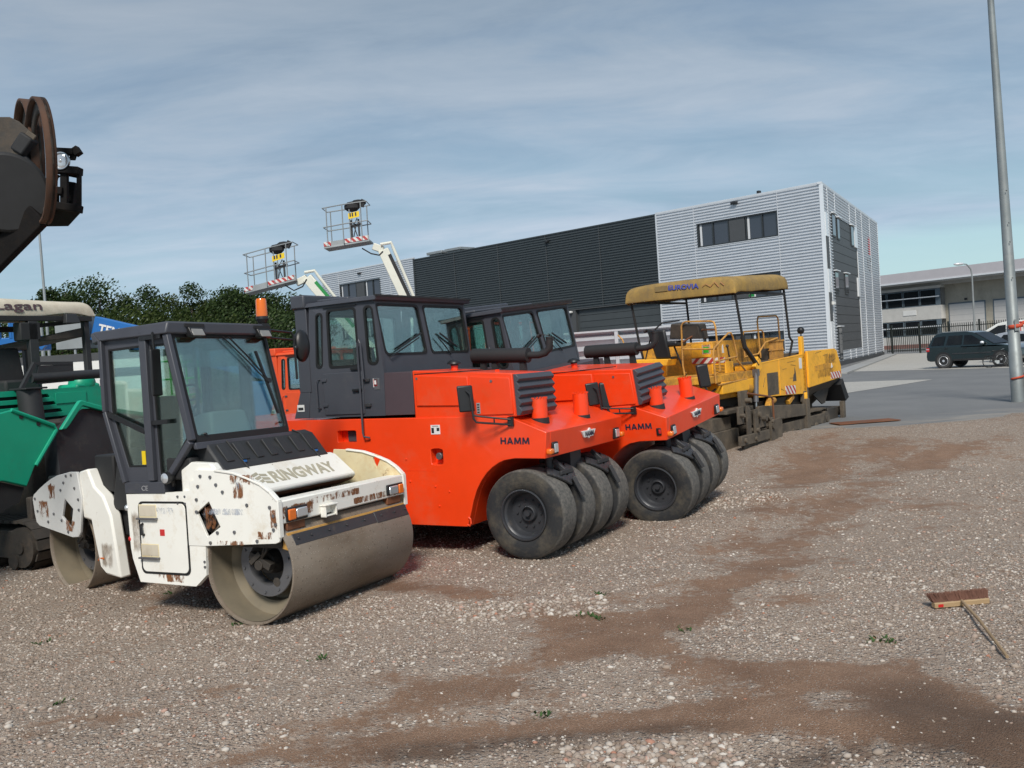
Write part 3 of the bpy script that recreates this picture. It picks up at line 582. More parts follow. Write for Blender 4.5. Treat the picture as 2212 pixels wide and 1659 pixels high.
def pneumatic_roller(name, loc, az, pitch, roll, label, cabm, group, steer=0, scale=1, detail=True, cat='roller'):
    E = empty(name, loc, az, pitch, roll, scale, label, cat, group); W = 2.2; OR = M['orange']
    prof = [(-4.95, 1.75), (-.13, 1.703), (.385, 1.50), (.351, 1.195), (-.07, 1.2), (-.18, 1.185), (-.278, 1.148), (-.37, 1.095), (-.452, 1.03), (-.54, .93), (-.608, .824), (-.665, .69), (-.715, .533), (-.77, .374), (-3.75, .376), (-3.85, .6), (-4.0, .85), (-4.2, 1.05), (-4.45, 1.15), (-4.95, 1.17)]
    rec1 = rrect(-2.71, -2.40, 1.425, 1.575, .012, 2); rec2 = rrect(-1.24, -1.065, 1.13, 1.325, .03, 3)
    b = MB().prism(prof, 'xz', 0, .11, [rec1, rec2]); b.prism(prof, 'xz', .11, W)
    body = b.build('body', OR, E, .008)
    MB().b(-2.60, -2.415, .085, .109, 1.43, 1.57).build('pocket', M['cab_grey'], body, 0)
    MB().cyl((-1.14, .109, 1.23), (-1.14, .02, 1.23), .045, n=12).build('filler_cap', M['grey_steel'], body, .006)
    MB().tube([(-.765, -.005, .40), (-.735, -.005, .39), (-.715, -.005, .42), (-.72, -.005, .47), (-.745, -.005, .49)], .013, 6).build('tow_eye', OR, body)
    # wheels: four in front, each a tyre and a rim
    tm, rm = wheel_mesh(.53, .37); Pv = Vector((0, 1.0, .53))
    proto = None
    for k, (mx, y0) in enumerate([(0, .03), (0, .56), (0, 1.09), (0, 1.62), (-4.35, .35), (-4.35, .9), (-4.35, 1.45)]):
        if proto is None:
            wh = tm.build('tyre', M['roller_tyre'], E, smooth=50); rim = rm.build('rim', M['rim'], wh, smooth=35); proto = wh
        else:
            wh = proto.copy(); COL.objects.link(wh); rr = kids(proto)[0].copy(); COL.objects.link(rr); rr.parent = wh
        p = Vector((mx, y0, .53))
        if mx == 0 and steer:
            q = Matrix.Rotation(R(steer), 3, 'Z') @ (p-Pv); p = Pv+q; wh.rotation_euler.z = R(steer)
        wh.location = p; wh.rotation_euler.y = k*1.1
    # scrapers lying on the tyres
    for ya in (.46, 1.52):
        s = MB()
        for dy in (-1, 1):
            pts = []
            for i in range(6):
                a = R(52-i*5); yy = ya+dy*(.02+.25*i/5); rr = .56
                pts.append((rr*math.sin(a)+.0, yy, .53+rr*math.cos(a)))
            for i in range(5): s.bar(pts[i], pts[i+1], .13, .03, up=(.7, 0, .7))
        s.bar((.38, ya-.16, .99), (.38, ya+.16, .99), .03, .05); s.bar((.47, ya, .93), (.56, ya+.05, .70), .05, .05); s.bar((.36, ya, 1.0), (.22, ya, 1.12), .05, .05)
        o = s.build('scraper', M['dark_steel'], E, .006)
        if steer:
            o.matrix_local = Matrix.Translation(Pv) @ Matrix.Rotation(R(steer), 4, 'Z') @ Matrix.Translation(-Pv)
    ax = MB().b(-.12, .12, .2, 2.0, .45, .62); ax.b(-.25, .2, .95, 1.25, .55, 1.25); ax.cyl((.16, .45, 1.0), (.16, .45, 1.2), .05); ax.cyl((-4.35, .4, .53), (-4.35, 1.8, .53), .1); ax.b(-3.7, -.8, .5, 1.7, .33, .40)
    ax.build('axle', M['dark_steel'], E, .005)
    # engine hood with louvres
    hd = MB().hexa([(-1.45, .012, 1.71), (0, .012, 1.69), (0, .96, 1.69), (-1.45, 1.02, 1.71), (-1.44, .0, 2.303), (-.02, .0, 2.20), (-.02, .84, 2.19), (-1.44, .9, 2.295)])
    hood = hd.build('hood', OR, E, .012)
    MB().hexa([(-1.40, -.012, 1.86), (-.625, -.012, 1.84), (-.625, .02, 1.84), (-1.40, .02, 1.86), (-1.40, -.016, 2.245), (-.625, -.016, 2.19), (-.625, .02, 2.19), (-1.40, .02, 2.245)]).build('hood_door', OR, hood, .01)
    MB().hexa([(-.595, -.006, 1.72), (-.03, -.006, 1.72), (-.03, .02, 1.72), (-.595, .02, 1.72), (-.595, -.012, 2.19), (-.05, -.012, 2.15), (-.05, .02, 2.15), (-.595, .02, 2.19)]).build('hood_door', OR, hood, .008)
    MB().b(-1.41, -.25, -.004, .012, 2.252, 2.262).build('hood_gap', M['rubber'], hood)
    for px, pz in ((-1.37, 2.20), (-.30, 2.12)): MB().cyl((px, .0, pz), (px, -.02, pz), .016, n=10).build('screw', M['grey_steel'], hood)
    z = []
    for i in range(5):
        t0 = i/5; x0 = .015+.02*t0; zz = 2.185-.47*t0
        z += [(x0, zz), (x0+.045, zz-.055), (x0+.018, zz-.09)]
    z += [(.04, 1.70), (-.06, 1.70), (-.06, 2.185)]
    g = MB(); g.prism(z, 'xz', .03, .93); g.build('grille', M['cab_grey'], hood, .006)
    MB().b(-.45, -.40, .35, .37, 2.215, 2.25).build('hood_hook', OR, hood)
    # nose lamps and badge
    for y0, y1, near in ((.02, .27, 1), (1.92, 2.17, 0)):
        ya, yb = (y0+.12, y1) if near else (y0, y1-.1)
        l = MB().b(.34, .395, ya, yb, 1.225, 1.37).build('headlight', M['black'], E, .012)
        MB().b(.39, .405, ya+.018, yb-.018, 1.245, 1.35).build('lens', M['lens'], l, .012)
        yi = (y0-.0, y0+.10) if near else (yb+.02, yb+.12)
        MB().b(.345, .425, yi[0], yi[1], 1.235, 1.305).build('indicator', M['amber'], E, .025, seg=3)
    bd = [(0, 0), (.10, .0), (.13, -.03), (.16, 0), (.26, 0), (.34, .10), (.21, .10), (.17, .135), (.13, .10), (-.06, .10), (-.03, .05)]
    bo = MB().prism([(.98+u, 1.34+v*.8) for u, v in bd], 'yz', .374, .398).build('badge', M['decal_white'], E, .003)
    block_letters('lettering', 'HAMM', M['decal_dark'], bo, (.399, 1.01, 1.352), (0, 1, 0), (0, 0, 1), .23, .055, .013)
    block_letters('lettering', 'HAMM', M['decal_dark'], E, (-.22, -.001, 1.372), (1, 0, -.02), (.02, 0, 1), .37, .078, .019)
    # two orange filler stacks with toothed rims
    for cx, cy, zb in ((.10, .40, 1.58), (.16, 1.42, 1.56)):
        s = MB().lathe([(.098, zb), (.098, 1.87), (.088, 1.87), (.088, zb)], (cx, cy, 0), n=28)
        for k in range(14):
            a = 2*math.pi*k/14; s.b(cx+.093*math.cos(a)-.009, cx+.093*math.cos(a)+.009, cy+.093*math.sin(a)-.009, cy+.093*math.sin(a)+.009, 1.868, 1.889)
        o = s.build('filler_stack', OR, E)
        MB().cyl((cx, cy, 1.84), (cx, cy, 1.845), .09).build('stack_cap', M['matt_black'], o)
        MB().lathe([(.115, zb-.01), (.11, zb+.062-.03*(cx > .12)), (.099, zb+.062-.03*(cx > .12))], (cx, cy, 0), n=24).build('stack_collar', M['matt_black'], o)
    # exhaust silencer along the hood
    e = MB().tube([(-1.25, 1.15, 2.445), (-1.245, 1.15, 2.445), (-.41, 1.15, 2.405), (-.405, 1.15, 2.405)], [.085, .098, .098, .085], 20)
    e.tube([(-.42, 1.15, 2.405), (-.26, 1.15, 2.40), (-.17, 1.16, 2.42), (-.11, 1.17, 2.48), (-.10, 1.17, 2.60)], .046, 14)
    e.tube([(-.10, 1.17, 2.60), (-.10, 1.17, 2.625)], .052, 14); e.bar((-.10, 1.17, 2.635), (-.22, 1.13, 2.665), .09, .012); e.cyl((-.2, 1.13, 2.65), (-.25, 1.12, 2.64), .022)
    for x in (-1.1, -.92, -.50): e.hexa([(x-.07, 1.09, 1.72), (x+.07, 1.09, 1.72), (x+.07, 1.21, 1.72), (x-.07, 1.21, 1.72), (x-.03, 1.12, 2.38), (x+.03, 1.12, 2.38), (x+.03, 1.18, 2.38), (x-.03, 1.18, 2.38)])
    e.build('exhaust', M['matt_black'], E, smooth=40)
    cp = MB().cyl((-1.17, .55, 2.26), (-1.17, .55, 2.345), .045, n=16).build('air_intake', OR, E)
    MB().lathe([(.05, 2.33), (.05, 2.35), (.095, 2.355), (.09, 2.375), (.06, 2.40), (.002, 2.415)], (-1.17, .55, 0), n=20).build('rain_cap', M['black'], cp, smooth=60)
    # cab
    lo = [(-3.17, 1.757), (-1.90, 1.757), (-1.88, 2.33), (-1.96, 3.23), (-3.05, 3.23), (-3.14, 2.33)]
    wq = rrect(-2.985, -2.885, 2.42, 3.13, .05, 5, .045, .05); wd = rrect(-2.76, -2.27, 2.41, 3.16, .05, 5, .01, -.01); wr = rrect(-2.115, -1.955, 2.42, 3.16, .07, 6, -.02, -.045)
    sd = MB().prism(lo, 'xz', 0, .05, [wq, wd, wr]).build('cab_side', cabm, E, .004)
    for p in (wq, wd, wr): window(p, 'xz', .012, M['glass'], M['rubber'], sd)
    fs = MB().prism(lo, 'xz', 2.06, 2.11, [wq, wd, wr]).build('cab_side', cabm, E)
    for p in (wq, wd, wr): window(p, 'xz', 2.09, M['glass'], M['rubber'], fs)
    w1 = rrect(.10, 1.01, 2.53, 3.18, .06, 5, -.08, -.08); w2 = rrect(1.13, 2.06, 2.53, 3.18, .06, 5, -.08, -.02)
    fr = [(.05, 1.757), (2.06, 1.757), (2.06, 3.23), (.05, 3.23)]
    T = Matrix(((1, 0, -.087, -1.886+.087*2.33), (0, 1, 0, 0), (0, 0, 1, 0), (0, 0, 0, 1)))
    def slanted(name, k, wins, par, mat=cabm):
        o = MB().prism(fr, 'yz', -.04, 0, wins).build(name, mat, par, .003)
        for p in wins: window(p, 'yz', -.012, M['glass'], M['rubber'], o)
        return o
    f = slanted('cab_front', T, [w1, w2], E)
    rear = slanted('cab_rear', Matrix.Translation((-3.07, 0, 0)), [rrect(.25, 1.9, 2.5, 3.12, .06)], E)
    for y0, y1, x in ((.15, .75, 0), (1.55, 1.2, 0)):
        o = MB().tube([(.012, y0, 2.50), (.03, y0, 2.50), (.03, (y0+y1)/2+.05, 2.62), (.03, y1+.08, 2.74)], .009, 6); o.bar((.02, y0+.2, 2.60), (.02, y1+.15, 2.80), .02, .02)
        o.build('wiper', M['black'], f)
    bake(f, T); bake(rear, Matrix.Translation((-3.07, 0, 0)))
    rf = MB().hexa([(-3.16, -.03, 3.225), (-1.90, -.05, 3.225), (-1.90, 2.16, 3.225), (-3.16, 2.14, 3.225), (-3.10, .02, 3.285), (-1.88, -.06, 3.285), (-1.88, 2.17, 3.285), (-3.10, 2.09, 3.285)]).build('cab_roof', cabm, E, .01)
    MB().b(-3.05, -2.5, .15, 1.9, 3.284, 3.33).build('roof_cover', cabm, rf, .02)
    MB().b(-1.90, -1.872, -.06, 2.17, 3.27, 3.295).build('roof_edge', M['matt_black'], rf)
    MB().hexa([(-1.905, .006, 1.757), (-1.45, .006, 1.757), (-1.45, 2.1, 1.757), (-1.905, 2.1, 1.757), (-1.89, .006, 2.30), (-1.45, .006, 2.29), (-1.45, 2.1, 2.27), (-1.89, 2.1, 2.29)]).build('firewall', M['plum'] if cabm is M['cab_grey'] else cabm, E, .004)
    ps = MB().hexa([(-3.43, -.01, 1.757), (-3.17, -.01, 1.757), (-3.17, .16, 1.757), (-3.43, .16, 1.757), (-3.30, -.01, 2.1), (-3.13, -.01, 2.1), (-3.13, .16, 2.1), (-3.30, .16, 2.1)])
    ps.b(-3.30, -3.10, -.01, .16, 2.1, 3.22); ps.build('cab_post', cabm, E, .006)
    MB().b(-3.345, -3.10, -.04, 2.13, 3.215, 3.40).build('air_duct', cabm, E, .025)
    # door with hinges, handle, grab rails, stickers
    dr = MB().b(-2.88, -2.22, -.014, .002, 1.79, 2.335).build('door_panel', cabm, sd, .006)
    for zz in (1.92, 2.25):
        MB().b(-2.90, -2.82, -.03, -.013, zz-.02, zz+.02).build('hinge', M['cab_grey'], dr, .004)
    MB().bar((-2.38, -.035, 2.10), (-2.23, -.035, 2.105), .03, .03).build('handle', M['black'], dr, .006)
    MB().bar((-2.40, -.02, 2.38), (-2.25, -.02, 2.38), .025, .04).build('handle', M['black'], sd, .006)
    MB().b(-2.80, -2.25, -.02, .0, 3.19, 3.20).build('door_seal', M['rubber'], sd)
    MB().tube([(-2.95, 0, 2.26), (-2.97, -.05, 2.25), (-2.97, -.05, 1.89), (-2.95, 0, 1.88)], .011, 8).build('grab_rail', cabm, sd)
    MB().tube([(-2.16, -.02, 2.22), (-2.165, -.06, 2.24), (-2.18, -.06, 2.70), (-2.20, -.06, 2.735), (-2.23, -.06, 2.70), (-2.235, -.06, 1.55), (-2.225, -.06, 1.50), (-2.15, -.03, 1.48)], .013, 8).build('grab_rail', cabm, sd)
    for zz in (2.22, 1.90): MB().b(-2.20, -2.11, -.03, 0, zz-.02, zz+.02).build('hinge', M['dark_steel'], sd, .004)
    MB().b(-2.045, -1.96, -.006, 0, 2.09, 2.235).build('door_lock', M['grey_steel'], sd, .004)
    st = MB().b(-2.06, -1.985, -.004, .001, 2.125, 2.235).build('sticker', M['decal_white'], sd)
    MB().b(-2.05, -1.995, -.006, -.003, 2.135, 2.225).build('sticker_print', M['red'], st); MB().b(-2.038, -2.007, -.008, -.005, 2.16, 2.21).build('sticker_print', M['decal_white'], st)
    st = MB().b(-1.215, -1.078, -.004, .001, 1.505, 1.62).build('sticker', M['decal_white'], E)
    MB().b(-1.205, -1.168, -.006, -.003, 1.52, 1.585).build('sticker_print', M['matt_black'], st); MB().b(-1.127, -1.088, -.006, -.003, 1.545, 1.585).build('sticker_print', M['matt_black'], st); MB().b(-1.19, -1.10, -.006, -.003, 1.60, 1.612).build('sticker_print', M['decal_grey'], st)
    st = MB().b(-.525, -.475, -.012, -.005, 1.74, 1.87).build('sticker', M['decal_grey'], hood)
    for i in range(4): MB().b(-.515, -.485, -.014, -.011, 1.75+i*.03, 1.765+i*.03).build('sticker_print', M['matt_black'], st)
    st = MB().b(-3.36, -3.24, -.016, -.009, 1.85, 1.94).build('sticker', M['decal_white'], E); MB().b(-3.345, -3.255, -.018, -.015, 1.868, 1.905).build('sticker_print', M['matt_black'], st)
    # mirror on its bracket
    mi = MB().hexa([(-.57, -.32, 1.78), (-.43, -.20, 1.78), (-.45, -.17, 1.78), (-.59, -.29, 1.78), (-.59, -.32, 2.09), (-.45, -.20, 2.09), (-.47, -.17, 2.09), (-.61, -.29, 2.09)]).build('mirror', M['black'], E, .02, seg=3)
    MB().tube([(-.50, -.26, 2.03), (-.44, -.27, 1.99), (-.42, -.26, 1.70), (-.39, -.25, 1.655), (-.33, -.22, 1.645), (-.06, -.02, 1.60)], .013, 8).tube([(-.42, -.26, 1.74), (-.38, -.23, 1.725), (-.06, -.02, 1.66)], .011, 8).tube([(-.22, -.13, 1.63), (-.22, -.13, 1.69)], .009, 6).b(-.10, -.03, -.03, 0, 1.58, 1.69).build('mirror_arm', M['black'], mi)
    mu = Vector((.80, .60, 0))*.095; mv = Vector((-.6, .8, 0))*.03; mc = Vector((.10, 2.40, 1.60))
    mf = MB().hexa([mc-mu-mv, mc+mu-mv, mc+mu+mv, mc-mu+mv]+[q+Vector((-.02, 0, .37)) for q in (mc-mu-mv, mc+mu-mv, mc+mu+mv, mc-mu+mv)]).build('mirror', M['black'], E, .028, seg=3)
    MB().tube([(.10, 2.40, 1.62), (.12, 2.40, 1.55), (.14, 2.36, 1.50), (.16, 2.19, 1.48)], .013, 8).tube([(.10, 2.39, 1.60), (.14, 2.32, 1.55), (.16, 2.19, 1.54)], .011, 8).build('mirror_arm', M['black'], mf)
    for bx, bz in ((-1.58, .92), (-1.20, .86), (-1.16, .62), (-1.62, 1.20), (-2.9, 1.10), (-2.0, .55), (-1.0, .80)): MB().cyl((bx, .003, bz), (bx, -.010, bz), .012, n=8).build('bolt', OR, E, .003)
    MB().b(-3.6, -1.2, -.0025, .004, 1.055, 1.060).build('weld_seam', OR, E)
    # inside of the cab
    si = MB().b(-2.95, -2.45, .75, 1.25, 2.05, 2.2); si.hexa([(-2.98, .77, 2.18), (-2.86, .77, 2.18), (-2.86, 1.23, 2.18), (-2.98, 1.23, 2.18), (-3.04, .80, 2.68), (-2.95, .80, 2.68), (-2.95, 1.2, 2.68), (-3.04, 1.2, 2.68)])
    si.build('seat', M['interior'], E, .04)
    si = MB().b(-2.2, -1.95, .7, 1.3, 1.76, 2.35); si.tube([(-2.1, 1.0, 2.3), (-2.32, 1.0, 2.50)], .02, 8); si.build('console', M['interior'], E, .02)
    MB().tube([(-2.32+.05*math.sin(a), 1.0+.19*math.cos(a), 2.52+.14*math.sin(a)) for a in [R(20*i) for i in range(18)]], .014, 6, closed=True).build('steering_wheel', M['black'], E)
    MB().b(-3.1, -1.9, .05, 2.05, 1.76, 1.775).build('cab_floor', M['interior'], E)
    return E
h1 = pneumatic_roller('pneumatic_roller', (.019, 10.765, .006), 119.9, -.003, -.007, 'orange pneumatic tyred roller with grey cab, directly behind the white drum roller', M['cab_grey'], 'pneumatic tyred rollers')
h2 = pneumatic_roller('pneumatic_roller', (1.828, 12.632, -.068), 121.8, -.05, .076, 'orange pneumatic tyred roller tilted on the gravel beside the yellow paver', M['cab_grey'], 'pneumatic tyred rollers', steer=4)
# a red beacon-like lamp low on the tilted one's side is only on that machine
MB().b(.22, .29, -.02, .0, 1.27, 1.37).build('marker_lamp', M['black'], h2, .02); MB().b(.255, .285, -.025, -.01, 1.29, 1.35).build('lens', M['red'], kids(h2)[-1], .01)
# ---------------------------------------------------------------- white tandem roller
TW = empty('tandem_roller', (-2.46, 8.69, .0), 117.4, -.0095, -.022, 1, 'white double drum roller with dark cab and amber beacon, rust spots on its side plates', 'roller')
WH, HOOD = M['white'], M['hood']
def bolts(lst, y, par, r=.017, mat='grey_steel'):
    for x, z in lst: MB().cyl((x, y, z), (x, y-.012, z), r, n=6).build('bolt', M[mat], par, 0)
def drum(par, cx, cz, y0, y1, R0, T=None):
    b = MB(); b.T = T
    b.lathe([(R0-.03, y0+.5), (R0-.028, y0+.02), (R0-.02, y0), (R0-.004, y0), (R0, y0+.008), (R0, y1-.008), (R0-.004, y1), (R0-.02, y1), (R0-.028, y1-.02), (R0-.03, y1-.5)], (cx, 0, cz), 'y', 96)
    o = b.build('drum', M['drum_face'], par, 0, 40)
    b = MB(); b.T = T
    b.lathe([(R0-.033, y0+.03), (R0-.034, y0+.30), (R0-.10, y0+.33), (R0-.16, y0+.335), (R0-.17, y0+.42), (.02, y0+.43)], (cx, 0, cz), 'y', 72)
    b.build('drum_web', M['drum_in'], o, 0, 40)
    b = MB(); b.T = T; b.lathe([(R0-.033, y1-.03), (R0-.034, y1-.30), (.02, y1-.33)], (cx, 0, cz), 'y', 48); b.build('drum_web', M['drum_in'], o, 0, 40)
    b = MB(); b.T = T
    b.lathe([(R0*.60, y0+.26), (R0*.60, y0+.24), (R0*.59, y0+.235), (R0*.40, y0+.235), (R0*.39, y0+.25), (R0*.39, y0+.36)], (cx, 0, cz), 'y', 40)
    for k in range(10):
        a = 2*math.pi*k/10+.2; b.cyl((cx+R0*.52*math.cos(a), y0+.24, cz+R0*.52*math.sin(a)), (cx+R0*.52*math.cos(a), y0+.222, cz+R0*.52*math.sin(a)), .014, n=6)
    h = b.build('hub_ring', M['grey_steel'], o, 0, 35)
    b = MB(); b.T = T
    b.lathe([(R0*.39, y0+.37), (.02, y0+.365)], (cx, 0, cz), 'y', 32); b.cyl((cx, y0+.36, cz), (cx, y0+.24, cz), .12, .10, 20); b.cyl((cx, y0+.25, cz), (cx, y0+.12, cz), .055, .05, 12)
    b.bar((cx-.12, y0+.17, cz+.10), (cx+.13, y0+.17, cz-.02), .07, .07); b.bar((cx-.10, y0+.14, cz+.02), (cx+.03, y0+.14, cz+.12), .05, .05)
    for s in (0, 1): b.tube([(cx+.02, y0+.15, cz+.06), (cx+.10+.03*s, y0+.10, cz+.14), (cx+.13+.04*s, y0+.12, cz+.30), (cx+.06, y0+.2, cz+.45)], .014, 6)
    b.lathe([(.045, y0+.233), (.001, y0+.232)], (cx+.12, 0, cz-.18), 'y', 14)
    b.build('vibration_motor', M['grime'], h, .004)
    return o
drum(TW, -.18, .55, .0, 2.0, .55)
# side plates of the front frame, with the diamond hole and the torn rusty hole
plate = [(-.718, .753), (.20, .80), (.245, .815), (.264, .857), (.263, 1.196), (.17, 1.285), (.056, 1.356), (-.10, 1.415), (-.276, 1.467), (-.40, 1.485), (-.509, 1.495), (-.70, 1.503), (-.775, 1.50), (-.80, 1.40), (-.862, 1.385), (-.862, 1.30), (-1.0, 1.285), (-.94, .753)]
dia = [(-.612, 1.192), (-.482, .947), (-.66, .844), (-.782, 1.082)]
tear = [(-.255, 1.425), (-.19, 1.405), (-.175, 1.36), (-.20, 1.315), (-.225, 1.27), (-.255, 1.32), (-.27, 1.375)]
pn = MB().prism(plate, 'xz', -.035, -.005, [dia, tear]).build('side_plate', WH, TW, .006)
bolts([(-.70, 1.44), (-.57, 1.43), (-.50, 1.355), (-.74, 1.34), (-.42, 1.285), (-.77, 1.21), (-.12, 1.16), (.16, 1.14), (.20, 1.06), (-.52, .89), (-.30, .90), (-.78, 1.09), (.19, .93), (-.62, .79), (-.02, .82), (.22, .98)], -.035, pn)
MB().prism([(x*.98-.01, z) for x, z in dia], 'xz', .03, .09).build('cover_plate', M['rust'], pn)
b = MB()
for k in range(4): b.lathe([(.05+.02*k, .0), (.06+.02*k, .012), (.05+.02*k, .024)], (-.63, .0, 1.0), 'y', 16)
b.tube([(-.72, .01, 1.05), (-.62, .0, .98), (-.55, .01, 1.02)], .02, 8); b.build('hose', M['matt_black'], pn)
fp = MB().prism(plate[:12]+[(-.862, .753)], 'xz', 2.03, 2.055, [[(x+.13, z+.01) for x, z in tear]]).build('side_plate', M['white_rusty'], TW, .006)
rim = [(.264, .857), (.263, 1.196), (.17, 1.285), (.056, 1.356), (-.10, 1.415), (-.276, 1.467), (-.509, 1.495)]
for yy in (-.02, 2.04):
    b = MB()
    for i in range(len(rim)-1): b.bar((rim[i][0], yy, rim[i][1]), (rim[i+1][0], yy, rim[i+1][1]), .055, .02, up=(0, 0, 1) if i else (1, 0, 0))
    b.build('plate_edge', WH, TW, .004)
# front beam with lamps, towing bracket and scraper
bm = MB().b(.19, .262, -.004, 2.028, .975, 1.195); bm.b(.05, .19, .0, 2.03, 1.16, 1.192)
bm = bm.build('front_beam', WH, TW, .014)
for y0, fl in ((.05, 1), (1.68, 0)):
    h = MB().b(.262, .285, y0, y0+.30, 1.005-.02*fl, 1.12-.0*fl).build('headlight', M['black'], bm, .01)
    yi, yl = ((y0+.012, y0+.115), (y0+.13, y0+.285)) if fl else ((y0+.20, y0+.288), (y0+.03, y0+.19))
    MB().b(.28, .305, yi[0], yi[1], 1.0, 1.105).build('indicator', M['amber'], h, .012)
    MB().b(.28, .300, yl[0], yl[1], 1.01, 1.10).build('lens', M['lens'], h, .014)
    MB().b(.10, .26, y0+.02, y0+.28, .90, .985).build('lamp_bracket', M['rust'], h, .01)
b = MB().b(.262, .33, .56, .575, .95, 1.075); b.b(.262, .33, .725, .74, .95, 1.075); b.b(.262, .325, .56, .74, .955, .968); b.b(.262, .34, .55, .75, 1.06, 1.075); b.build('tow_bracket', WH, bm, .004)
MB().b(-.02, .10, .03, 2.0, 1.10, 1.155).build('spray_bar', M['drum'], TW, .008)
s = MB().hexa([(.20, .05, .735), (.335, .05, .705), (.335, 2.0, .705), (.20, 2.0, .735), (.235, .05, .875), (.265, .05, .885), (.265, 2.0, .885), (.235, 2.0, .875)]).build('scraper', M['scraper_yellow'], TW, .006)
b = MB(); b.hexa([(.318, .10, .76), (.330, .10, .76), (.330, 1.40, .76), (.318, 1.40, .76), (.272, .10, .865), (.284, .10, .865), (.284, 1.40, .865), (.272, 1.40, .865)]); b.hexa([(.320, 1.40, .755), (.336, 1.40, .755), (.336, 1.99, .755), (.320, 1.99, .755), (.270, 1.40, .87), (.286, 1.40, .87), (.286, 1.99, .87), (.270, 1.99, .87)])
for y in (.16, .35, .62, .9, 1.2, 1.5, 1.75, 1.95): b.cyl((.295, y, .815), (.32, y, .825), .012, n=6)
b.build('scraper_strip', M['dark_steel'], s, .006)
b = MB(); b.b(-.3, .2, .05, .09, .74, .90); b.b(.02, .22, .05, .12, .86, .96); b.b(-.45, .15, .08, 1.95, 1.02, 1.10); b.b(.10, .2, .1, 1.95, .88, 1.0); b.build('frame', M['grime'], TW, .006)
# water tank with faded lettering
tk = [(-.95, 1.15), (-.95, 1.46), (-.60, 1.485), (-.53, 1.465), (-.275, 1.255), (-.265, 1.225), (-.285, 1.20), (-.33, 1.19), (-.45, 1.15)]
tank = MB().prism(tk, 'xz', .03, 1.86).build('water_tank', WH, TW, .02)
MB().prism([(-.29, 1.20), (-.46, 1.14), (-.50, 1.12), (-.33, 1.17)], 'xz', .04, 1.85).build('tank_lip', M['rust'], tank)
fx, fz = (-.275+.53), (1.255-1.465); n_ = Vector((-fz, 0, fx)).normalized(); up = Vector((-fx, 0, -fz)).normalized()
o0 = Vector((-.325, .62, 1.297))+n_*.003
text('lettering', 'RINGWAY', M['decal_gold'], tank, o0, (0, 1, 0), up, 1.0, .165, .03)
for i in range(3):
    q = o0+Vector((0, -.235, 0))+up*(.01+.055*i)
    for dy, sh in ((0, .045), (.10, -.03)):
        k = MB(); a = q+Vector((0, dy, 0)); k.add([a, a+Vector((0, .095, 0))+up*sh*.6, a+Vector((0, .095, 0))+up*(sh*.6+.036), a+up*.036], [(0, 1, 2, 3)]); k.build('emblem', M['decal_gold'], tank, 0, 0)
bp = MB().prism([(-1.0, 1.25), (-1.0, 1.50), (-.86, 1.575), (-.58, 1.56), (-.52, 1.49), (-.52, 1.40)], 'xz', -.005, .10).build('tank_shoulder', WH, TW, .02)
# ribbed black engine hood
hp = [(-1.25, 1.40), (-1.25, 1.74), (-.86, 1.765), (-.76, 1.73), (-.545, 1.47), (-.60, 1.40)]
hd = MB().prism(hp, 'xz', .13, 1.76).build('engine_hood', HOOD, TW, .025)
dx, dz = .215, -.26
for i in range(7):
    y = .22+i*.215
    a, c = Vector((-.735, y, 1.715)), Vector((-.60, y+.02, 1.552)); nn = Vector((.26, 0, .215)).normalized()
    k = MB(); k.hexa([a-nn*.01, a+Vector((0, .105, 0))-nn*.01, c+Vector((0, .10, 0))-nn*.01, c-nn*.01, a+nn*.022, a+Vector((0, .105, 0))+nn*.022, c+Vector((0, .10, 0))+nn*.004, c+nn*.004]); k.build('hood_rib', HOOD, hd, .008)
for y in (.40, 1.52):
    k = MB().tube([(-.86, y, 1.775), (-.765, y+.01, 1.742), (-.54, y+.05, 1.472), (-.515, y+.05, 1.43)], .011, 6); k.build('rubber_strap', M['matt_black'], hd)
    MB().b(-.60, -.57, y+.04, y+.075, 1.525, 1.545).build('strap_clip', M['blue'], hd)
MB().cyl((-.93, .12, 1.70), (-.93, .12, 1.80), .08, n=18).cyl((-.93, .12, 1.79), (-.93, .12, 1.815), .095, n=18).build('filler_neck', M['matt_black'], TW, .006)
MB().b(-1.2, -.86, .0, .14, 1.40, 1.62).build('side_box', M['matt_black'], TW, .02)
# body side with hatch, steps and grab handle
side = [(-1.768, 1.262), (-1.749, .714), (-1.73, .60), (-1.64, .362), (-.90, .35), (-.858, .351), (-.712, .467), (-.70, .75), (-.90, .753), (-.98, 1.285)]
bs = MB().prism(side, 'xz', -.03, .03).build('body_side', WH, TW, .008)
hatch = rrect(-1.60, -.915, .455, 1.19, .06, 5)
b = MB().prism(hatch, 'xz', -.036, -.029, [inset(hatch, .02)]); b.build('hatch_seal', M['rubber'], bs)
ht = MB().prism(inset(hatch, .022), 'xz', -.040, -.028).build('hatch', WH, bs, .004)
for z0 in (.62, 1.02):
    p = MB().b(-1.585, -1.33, -.042, -.030, z0, z0+.14).build('step_pocket', M['white_rusty'], ht, .004)
    MB().b(-1.60, -1.32, -.075, -.035, z0-.012, z0+.006).build('step', M['grey_steel'], p, .003)
    MB().b(-1.575, -1.34, -.044, -.04, z0+.02, z0+.13).build('pocket_back', M['canvas_cream'], p)
MB().tube([(-1.54, -.04, .96), (-1.54, -.07, .95), (-1.53, -.07, .86), (-1.53, -.04, .85)], .015, 8).build('grab_handle', M['black'], ht)
MB().b(-1.30, -1.235, -.043, -.039, .845, .91).build('red_mark', M['decal_red'], ht)
bolts([(-.93, 1.24), (-.93, 1.17), (-1.03, 1.24), (-1.03, 1.17), (-.72, .60), (-.72, .55)], -.03, bs, .012)
